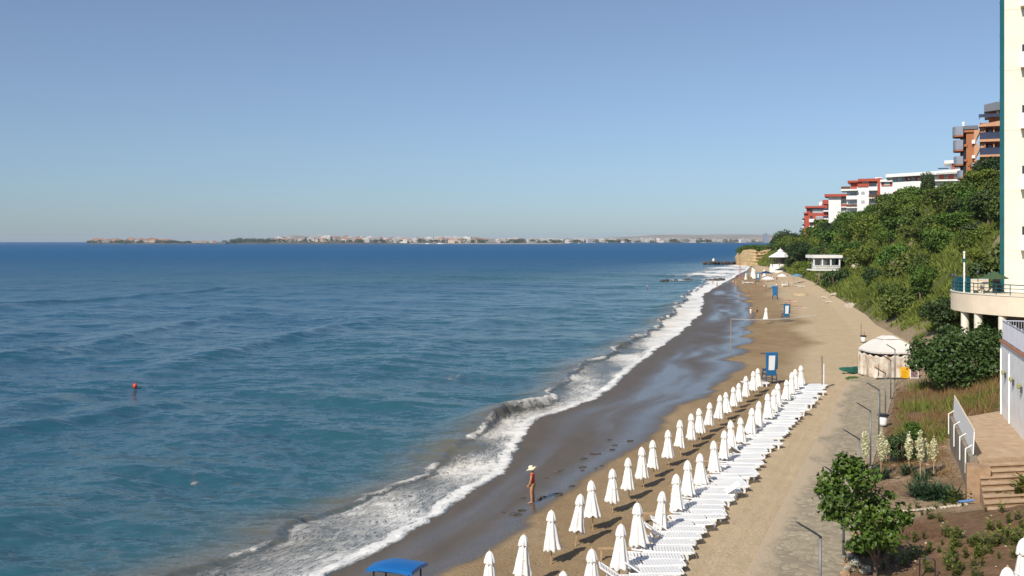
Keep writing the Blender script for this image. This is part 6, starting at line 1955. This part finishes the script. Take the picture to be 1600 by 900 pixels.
def pers(px, py, rz, label, **kw): return person(at(px, py), rz, label, **kw)
pers(1173, 497, 2.6, 'person in loose white clothes walking beside the one in black near the net', pose=walk, top=M_WHITEF, bottom=M_WHITEF, hair=M_STRAW)
pers(1183, 497, 2.8, 'person in dark clothes walking on the sand left of the lone parasol', pose=walk, top=M_DARKF, bottom=M_DARKF)
pers(1155, 468, 1.2, 'person in pale swimwear standing in the shallow wash, left of the one in orange', top=None, bottom=M_WHITEF, skin=M_SKIN2)
pers(1169, 464, .4, 'person in orange swimwear standing at the edge of the wet sand', pose=walk, bottom=M_RED)
pers(1120.5, 450, 1.0, 'tanned person in red swimwear walking out of the foam near the reef', pose=walk, bottom=M_RED)
pers(1114, 445, 1.5, 'tanned person wading in the foam just left of the one in red swimwear', pose=walk, bottom=M_DARKF)
pers(1146, 446, 1.1, 'person in a white top, left of the pair strolling before the farthest parasols', pose=walk, top=M_WHITEF, bottom=M_WHITEF)
pers(1150, 447, 1.4, 'tanned person, right of the pair strolling before the farthest parasols', pose=walk, bottom=M_WHITEF, skin=M_SKIN2)
pers(1194, 454, 2.0, 'person in white standing left of the nearest white open parasol', top=M_WHITEF, bottom=M_FLORAL)
pers(1191, 444, 2.0, 'tanned person in red shorts standing in front of the blue open parasol', bottom=M_RED)
def lying(px, py, rz, label, **kw):
    q = at(px, py)
    t = empty('beach_towel', q + Vector((0, 0, .03)), 'towel under the ' + label, 'towel', None, rz)
    MB().box((0, 0, 0), (.8, 1.9, .03)).build('cloth', kw.pop('towel', M_WHITEF), t)
    return person(q + Vector((0.8 * math.sin(rz), -.8 * math.cos(rz), .17)), rz, label, pose=lie, rot=(-math.pi / 2, 0), **kw)
lying(1237, 471, 1.2, 'sunbather in red lying beyond the sideways lifeguard chair', bottom=M_RED, top=M_RED)
lying(1244, 449, 1.5, 'sunbather in red shorts lying by the pale blue parasol', bottom=M_RED)
lying(1251, 481, 1.4, 'sunbather on a white towel right of the chair behind the net', bottom=M_FLORAL)
lying(1235, 476, 1.3, 'sunbather on a yellow towel by the chair behind the net', bottom=M_DARKF, towel=M_YELLOW)
pers(1180, 452, 1.0, 'person in white shorts standing left of the white open parasol, facing the sea', bottom=M_WHITEF)
pers(1213, 452, 2.2, 'person in a white top standing between the two nearest white open parasols', pose=walk, top=M_WHITEF, bottom=M_DARKF)
pers(1232, 451, .6, 'person in dark shorts standing right of the half open white parasol', bottom=M_DARKF, skin=M_SKIN2)
pers(1186, 437, 1.0, 'tiny far person in red by the farthest blue lifeguard chair', top=M_RED, bottom=M_DARKF)
pers(1207, 438, 2.0, 'tiny far person in white between the dark blue and black parasols', top=M_WHITEF, bottom=M_WHITEF)
pers(1214, 441, 2.4, 'tiny far person in dark clothes before the black parasol', top=M_DARKF, bottom=M_DARKF)
pers(1161, 436, 1.3, 'tiny far tanned person by the foot of the pinkish masts', bottom=M_DARKF)
pers(1240, 438, .3, 'tiny far person in a white top beside the dark tree', top=M_WHITEF, bottom=M_RED)
for (px, py, dz, lab) in ((1011, 452, -.72, 'bather with a pale cap standing waist deep in the sea left of the breakers'), (1033, 452, -1.0, 'bather chest deep in the sea just left of the breakers')):
    d = EYE * F / (py - HZ)
    person(((px - 800) * d / F, d, dz), 1.2, lab, bottom=M_DARKF, hair=M_WHITEF if px < 1020 else M_HAIR, skin=M_SKIN)
d = EYE * F / (606 - HZ)
e = empty('marker_buoy', ((211 - 800) * d / F, d, .12), 'small red buoy floating alone on the open water', 'buoy')
MB().lathe([(.02, -.2), (.13, -.16), (.19, -.02), (.19, .08), (.14, .2), (.04, .27)], 18).build('float', M_BUOY, e, smooth=True)
MB().lathe([(.035, .26), (.035, .34), (.02, .35)], 10).build('handle', M_BUOY, e)
# ------------------------------------------------------------------ near garden
# broad leaved tree beside the walkway
def ptree(px, py, d): return Vector(((px - 800) * d / F, d, EYE - (py - HZ) * d / F))
dT = 32.6
kT = dT / F
base = gpt((1372 - 800) * kT, dT + .3)
lob = []
for (px, py, dd_, rpx, sq) in ((1322, 728, 0, 26, .9), (1297, 752, .3, 24, .9), (1345, 745, -.3, 30, .9), (1310, 778, -.2, 32, .9), (1350, 778, .4, 34, .9), (1300, 800, .2, 22, .8), (1330, 808, -.4, 30, .8),
                               (1372, 800, .1, 30, .85), (1358, 835, -.5, 30, .8), (1385, 838, .1, 30, .8), (1402, 812, .5, 22, .8), (1418, 808, .3, 14, .8), (1392, 775, .4, 10, .8), (1340, 850, -.2, 20, .7), (1408, 790, .6, 9, .8), (1284, 765, .1, 13, .8), (1335, 722, .2, 14, .8)):
    c = ptree(px, py, dT + dd_) - base
    lob.append((tuple(c), (rpx * kT, rpx * kT * 1.1, rpx * kT * sq)))
e = empty('broadleaf_tree', base, 'bushy tree with large glossy green leaves beside the paved walkway', 'tree')
lob = [(c, (q[0] * .86, q[1] * .86, q[2] * .86)) for c, q in lob]
V, Fc, tn = leaves(lob, 3000, .165, 61, up=.5, aspect=1.5, shell=.45, droop=.75)
leaf_obj('crown', V, Fc, tn, L_FIG, e)
m = MB()
m.tube([(0, 0, -.2), (.03, .02, .5), (-.08, 0, 1.1), (-.35, 0, 1.9), (-.7, 0, 2.6)], [.075, .065, .055, .045, .02], 8)
m.tube([(.02, 0, .4), (.2, .1, .9), (.35, .2, 1.5)], [.05, .04, .015], 6).tube([(-.08, 0, 1.1), (-.1, -.2, 1.7), (-.3, -.3, 2.3)], [.045, .035, .015], 6).tube([(.0, 0, .6), (-.4, -.1, 1.2), (-.9, 0, 1.9)], [.05, .035, .015], 6)
m.build('trunk', M_BARK, e)

# big fig bush by the hotel terrace
dB = 71.0; kB = dB / F
base = gpt((1500 - 800) * kB, dB)
lob = []
for (px, py, dd_, rpx) in ((1455, 560, 0, 22), (1440, 548, 1, 20), (1475, 545, -.5, 24), (1500, 535, .5, 26), (1525, 540, 0, 24), (1545, 550, .6, 22), (1490, 570, -1, 24), (1520, 572, -1.2, 24), (1545, 575, -.6, 18), (1470, 582, -.8, 20), (1505, 592, -1.3, 16), (1555, 530, 1.4, 18), (1480, 522, 1.6, 16), (1430, 566, .6, 14), (1535, 522, 1.8, 16)):
    c = ptree(px, py, dB + dd_) - base
    lob.append((tuple(c), (rpx * kB, rpx * kB * 1.2, rpx * kB * .9)))
e = empty('fig_bush', base, 'large dark green spreading fig bush in front of the hotel terrace columns', 'bush')
V, Fc, tn = leaves(lob, 6500, .23, 62, up=.4, aspect=1.3, shell=.6, droop=.4)
leaf_obj('crown', V, Fc, tn, L_FIGD, e)
m = MB()
for i, (ax, ay, az) in enumerate(((-2.2, 0, 2.2), (-1, -.6, 2.4), (.3, .4, 2.8), (1.4, -.4, 2.3), (2.2, .5, 2.4), (.8, -1, 1.8))):
    m.tube([(ax * .1, ay * .1, -.2), (ax * .5, ay * .6, az * .5), (ax, ay, az)], [.10, .07, .025], 6)
m.build('stems', M_BARK, e)
RUSTP = bush_proto('rust', L_RUST, 1, .7, 9, 900, .22, 78)
plant(RUSTP, 'ochre_bush', at(1466, 600), 1.0, .4, 'ochre flowering bush at the left foot of the dark fig bush', 'bush', None, 1.1)
plant(BUSH[2], 'leafy_bush', at(1407, 722), .95, .4, 'dark low bush among the flowering yuccas behind their white plumes', 'bush', None, 1.3)
plant(BUSH[1], 'leafy_bush', at(1432, 690), .7, 1.4, 'light green bush just above the row of yucca plumes', 'bush', None, 1.2)

# yuccas
def yucca(px, py, s, plume, label, nb=90, wide=1.0, ph=0.0, plume_h=1.9):
    b = at(px, py)
    e = empty('yucca', b, label, 'yucca', None, random.uniform(0, 6))
    r = np.random.default_rng(int(px))
    V = []; Fc = []; tn = []
    for i in range(nb):
        a = r.uniform(0, 6.283); el = r.uniform(-.05, 1.15); L_ = s * r.uniform(.55, 1.0); w_ = .022 * s / .6 * r.uniform(.8, 1.2)
        dx, dy = math.cos(a), math.sin(a)
        o_ = (r.uniform(-.3, .3) * wide * s, r.uniform(-.3, .3) * wide * s, r.uniform(0, .25) * s)
        pts = []
        for t in (0, .35, .7, 1.0):
            z = o_[2] + L_ * t * math.sin(el) - .20 * L_ * t * t * math.cos(el)
            q = L_ * t * math.cos(el); ww = w_ * (1, 1.15, .7, .03)[(0, .35, .7, 1.0).index(t)]
            pts.append(((o_[0] + dx * q - dy * ww, o_[1] + dy * q + dx * ww, z), (o_[0] + dx * q + dy * ww, o_[1] + dy * q - dx * ww, z)))
        b0 = len(V)
        for l, rt in pts: V += [l, rt]
        for k in range(3): Fc.append((b0 + 2 * k, b0 + 2 * k + 1, b0 + 2 * k + 3, b0 + 2 * k + 2)); tn.append(r.uniform(0, 1))
    leaf_obj('leaves', V, Fc, tn, L_YUC, e)
    if plume:
        h = plume_h
        st = MB().tube([(0, 0, 0), (.02, .01, h * .5), (.0, .03, h)], [.025, .02, .008], 6).build('flower_stalk', M_WOOD, e)
        lobs = [((0, 0, h * (.42 + .56 * t)), (.155 * math.sin(math.pi * (.16 + .80 * t)) + .02, .155 * math.sin(math.pi * (.16 + .80 * t)) + .03, h * .06)) for t in np.linspace(0, 1, 12)]
        V, F2, t2 = leaves(lobs, 420, .085, int(px) + 7, up=-.1, aspect=1.1, shell=.35)
        leaf_obj('flower_plume', V, F2, t2, L_PLUME, e)
    return e
yucca(1352, 742, .55, True, 'flowering yucca whose cream plume stands alone at the walkway edge beside a lamp', 50, plume_h=2.25)
yucca(1377, 748, .8, True, 'flowering yucca with a broad leafy base and a plume beside the litter bin', 110, 1.3, plume_h=2.3)
yucca(1385, 724, .5, True, 'short flowering yucca, its low plume right behind the leafy based one', 40, plume_h=1.2)
yucca(1420, 742, .75, True, 'flowering yucca with a thick cream plume over the middle of the bed', 80, 1.1, plume_h=2.0)
yucca(1438, 752, .7, True, 'flowering yucca with the tallest cream plume, left of the slender last one', 70, 1.2, plume_h=2.35)
yucca(1446, 745, .5, True, 'flowering yucca with a plume touching the tallest one on its right', 40, plume_h=1.75)
yucca(1459, 744, .45, True, 'slender flowering yucca, last plume towards the white railing', 30, plume_h=1.85)
yucca(1449, 777, .95, False, 'large dark green yucca clump without flowers, left half of the biggest clump', 330, 1.9)
yucca(1474, 779, .85, False, 'dark green yucca clump without flowers, right half of the biggest clump', 260, 1.7)

# dry grass on the slope under the fig bush
r = np.random.default_rng(15)
n = 5200
dd = r.uniform(46.5, 74, n); xx = XWR(dd) + r.uniform(.4, 11, n)
px_ = 800 + xx / dd * F
ok = (px_ < 1566) & (fbm(xx / 1.8, dd / 1.8, 64) > .33) & ((dd > 49.5) | (fbm(xx, dd, 65) > .6)) & ~((xx > 19) & (dd < 54.5) & (xx - 20.2 > (dd - 43.2) * .34 - .6))
xx, dd = xx[ok], dd[ok]
P = np.stack([xx, dd, gz(xx, dd)], 1)
hgt = (.16 + .42 * r.random(len(dd)) ** 2) * (.6 + .9 * np.clip((xx - XWR(dd)) / 8, 0, 1))
V, Fc, tn = blades(P, hgt, .035, 16, .45, 9)
leaf_obj('dry_grass', V, Fc, tn, L_DRY, kind='stuff')
n = 1500
dd = r.uniform(52, 76, n); xx = XWR(dd) + r.uniform(1.0, 11, n)
ok = (fbm(xx / 2.2, dd / 2.2, 66) > .52) & ~((xx > 19) & (dd < 54.5) & (xx - 20.2 > (dd - 43.2) * .34 - .6)); xx, dd = xx[ok], dd[ok]
P = np.stack([xx, dd, gz(xx, dd)], 1)
V, Fc, tn = blades(P, .35 + .5 * r.random(len(dd)), .04, 17, .4, 9)
leaf_obj('green_grass', V, Fc, tn, L_GRASS, kind='stuff')

# weeds on the brown soil bank
def weed_proto(seed, h, n, tall):
    r = np.random.default_rng(seed); V = []; Fc = []; tn = []; m = MB()
    for sidx in range(5 if tall else 7):
        a = r.uniform(0, 6.28); q = r.uniform(.05, .25) * h
        hh = h * r.uniform(.6, 1.05); tip = np.array([math.cos(a) * q * 1.6, math.sin(a) * q * 1.6, hh])
        b0 = np.array([math.cos(a) * q * .3, math.sin(a) * q * .3, -.03])
        m.tube([tuple(b0), tuple((b0 + tip) / 2 + r.normal(0, .02, 3)), tuple(tip)], [.010, .007, .003], 4)
        for i in range(n):
            t = r.uniform(.15, 1.0); c = b0 + (tip - b0) * t
            a2 = r.uniform(0, 6.28); L_ = h * r.uniform(.2, .36); w_ = L_ * .26
            u = np.array([math.cos(a2), math.sin(a2), r.uniform(-.1, .7)]); u /= np.linalg.norm(u); s_ = np.cross(u, [0, 0, 1]); s_ /= np.linalg.norm(s_) + 1e-6
            k = len(V); V += [tuple(c), tuple(c + u * L_ * .5 + s_ * w_), tuple(c + u * L_), tuple(c + u * L_ * .5 - s_ * w_)]
            Fc.append((k, k + 1, k + 2, k + 3)); tn.append(r.random())
    o = leaf_obj('leaves', V, Fc, tn, L_WEED); s = m.build('stems', L_WEED)
    d_ = (o.data, s.data, 'stems'); bpy.data.objects.remove(o); bpy.data.objects.remove(s); return d_
WEEDS = [weed_proto(1, .55, 14, True), weed_proto(2, .38, 12, False), weed_proto(3, .8, 18, True)]
wspots = [(1470, 815), (1478, 840), (1490, 858), (1512, 850), (1530, 862), (1545, 858), (1560, 850), (1582, 838), (1590, 850), (1576, 818), (1500, 842), (1545, 826), (1566, 800), (1440, 806), (1455, 812), (1421, 800), (1434, 795), (1535, 880), (1520, 884), (1500, 890), (1484, 872), (1560, 874), (1426, 876), (1448, 864), (1412, 884),
          (1540, 800), (1588, 812), (1596, 828), (1462, 796), (1475, 792), (1490, 790), (1504, 792), (1392, 878), (1380, 890)]
rw_ = random.Random(31)
for cx_, cy_, n_ in ((1485, 840, 12), (1530, 862, 12), (1575, 845, 12), (1500, 884, 8), (1440, 880, 6)):
    wspots += [(cx_ + rw_.gauss(0, 11), cy_ + rw_.gauss(0, 13)) for _ in range(n_)]
for i, (px, py) in enumerate(wspots):
    plant(WEEDS[i % 2], 'weed', at(px, py), rw_.uniform(.5, 1.1), rw_.uniform(0, 6), 'thin green weed growing out of the brown soil bank', 'weed', 'weeds on the brown soil bank')
for i, (px, py, s) in enumerate(((1547, 790, .7), (1556, 788, .8), (1591, 784, 1.1), (1574, 786, .55), (1514, 785, .6), (1597, 776, 1.2), (1486, 786, .7), (1500, 784, .6))):
    plant(WEEDS[2], 'tall_weed', at(px, py), s, rw_.uniform(0, 6), 'tall leafy weed at the foot of the stone steps and their side wall', 'weed', 'tall weeds at the foot of the steps')

WFL = bush_proto('flower', L_WHITEFL, 1, .5, 7, 420, .10, 79)
for i, (px, py, s) in enumerate(((1332, 880, .36), (1344, 890, .42), (1326, 896, .34), (1352, 897, .34))):
    plant(WFL, 'flower_clump', at(px, py), s, i, 'clump of small white flowers under the bushy tree at the walkway edge', 'flowers', 'white flower clumps under the tree')
for i, (px, py, s) in enumerate(((1366, 868, .5), (1350, 868, .45), (1334, 866, .4))):
    plant(BUSH[0], 'low_shrub', at(px, py), s, i, 'low dull shrub in the shade beneath the bushy tree', 'bush', 'shrubs in the shade of the tree', 1.1)
# dead brush
m = MB(); r_ = random.Random(9)
e = empty('dry_brushwood', at(1425, 835), 'heap of dry brown brushwood on the soil right of the bushy tree', 'brushwood')
for i in range(260):
    a = r_.uniform(0, 6.28); q = math.sqrt(r_.random()); c = (q * math.cos(a) * 1.0, q * math.sin(a) * 2.2)
    g = float(gz(np.array([e.location.x + c[0]]), np.array([e.location.y + c[1]]))[0]) - e.location.z
    b2 = r_.uniform(0, 6.28); L_ = r_.uniform(.15, .5)
    m.tube([(c[0], c[1], g), (c[0] + math.cos(b2) * L_ * .5, c[1] + math.sin(b2) * L_ * .5, g + L_ * r_.uniform(.2, .6)), (c[0] + math.cos(b2) * L_, c[1] + math.sin(b2) * L_, g + L_ * r_.uniform(.1, .7))], [.009, .006, .003], 3)
m.build('twigs', pmat('dead_twigs', (.15, .075, .045), .95, .3, 6), e)

# stone edging, pipe, hoop, loose stones
for i, (pa_, pb_) in enumerate((((1404, 801), (1442, 798)), ((1443, 798), (1478, 794)), ((1480, 794), (1512, 790)))):
    a, b = at(*pa_), at(*pb_)
    e = empty('stone_edging', a, '%s stretch from the tree of pale stone edging before the yucca bed' % ordinal(i + 1), 'kerb', 'stone edging of the yucca bed')
    v = b - a; m = MB(); n_ = 7
    for q in range(n_): m.rock((v.x * (q + .5) / n_, v.y * (q + .5) / n_, v.z * (q + .5) / n_ + .05), v.length / n_ * .62, 400 + i * 10 + q, sq=.6)
    m.build('stones', M_PALESTONE, e)
a, b = at(1498, 789), at(1521, 788)
e = empty('blue_pipe', a + Vector((0, 0, .12)), 'short blue plastic pipe lying before the yucca clump near the steps', 'pipe')
v = b - a; v.z += .05
MB().tube([(0, 0, 0), tuple(v * .5), tuple(v)], .055, 10).build('tube', M_PIPE, e)
a, b = at(1437, 905), at(1461, 905)
e = empty('metal_hoop', a, 'black bent metal handrail hoop sticking out of the soil at the bottom edge', 'handrail')
v = b - a
MB().tube([(0, 0, -.2), (0, 0, .62), (.04, 0, .66), (v.x - .08, v.y, .72), (v.x, v.y, .64), (v.x, v.y, -.2)], .022, 8).build('tube', M_BLACK, e)
m_ = M_PALESTONE
for i in range(24):
    px, py = rw_.uniform(1370, 1598), rw_.uniform(800, 898)
    p = at(px, py)
    o = MB().rock((0, 0, 0), rw_.uniform(.02, .06), i + 900).build('loose_stone', m_)
    o.location = p; tag(o, 'small loose pale stone lying on the brown soil bank', 'stone', 'loose stones on the brown soil')
for i in range(26):
    t = rw_.random(); d = 44 + 9.5 * t; x = float(XWR(d)) + rw_.uniform(.8, 4.2)
    o = MB().rock((0, 0, 0), rw_.uniform(.05, .2), i + 960, sq=.5).build('bed_stone', M_STONE)
    o.location = gpt(x, d); tag(o, 'flat brown stone scattered in the dry yucca bed', 'stone', 'stones in the yucca bed')
e = empty('stone_heap', at(1532, 668) , 'slanting pile of rough brown stone at the far end of the landing', 'rocks')
m = MB()
for i in range(16): m.rock((rw_.uniform(-.5, 1.0), rw_.uniform(-.4, .4), rw_.uniform(.0, .35)), rw_.uniform(.22, .4), i + 700)
m.build('stones', M_STONE, e)
e = empty('border_stones', at(1320, 880), 'rough brown stones edging the walkway below the bushy tree', 'kerb')
m = MB()
for i in range(60):
    d = 27 + i * .30; x = float(XWR(d)) + .22 + rw_.uniform(-.06, .06)
    m.rock((x - e.location.x, d - e.location.y, float(gz(np.array([x]), np.array([d]))[0]) - e.location.z + .06), rw_.uniform(.10, .19), i + 760, sq=.7)
m.build('stones', M_STONE, e)
# seaweed scraps and clods on the wet sand
for i in range(24):
    px, py = 820 + rw_.uniform(0, 160), 0
    d = rw_.uniform(44, 62); x = float(XW(d)) - rw_.uniform(.3, 2.6)
    o = MB().rock((0, 0, 0), rw_.uniform(.05, .13), i + 860, sq=.4).build('seaweed_clump', M_ROCK)
    o.location = gpt(x, d, .02); o.scale = (1.8, .8, 1); tag(o, 'small dark seaweed clump left on the wet sand', 'seaweed', 'seaweed clumps on the wet sand')
p = at(843, 780)
o = MB().rock((0, 0, 0), .14, 55, sq=.6).build('dark_stone', M_ROCK); o.location = p; tag(o, 'dark stone on the wet sand just right of the person in red', 'stone')
# ------------------------------------------------------------------ sea air: one closed box of thin haze
hm = bpy.data.materials.new('haze'); hm.use_nodes = True
ht = hm.node_tree
ht.nodes.remove(ht.nodes['Principled BSDF'])
pv = ht.nodes.new('ShaderNodeVolumePrincipled')
pv.inputs['Color'].default_value = (0.72, 0.83, 1.0, 1)
pv.inputs['Density'].default_value = 0.000046
pv.inputs['Anisotropy'].default_value = 0.0
ht.links.new(pv.outputs[0], ht.nodes['Material Output'].inputs['Volume'])
hz_ = MB(); hz_.bx(-15000, 15000, -400, 14500, -6.5, 72)
hz_.build('haze', hm, kind='stuff')
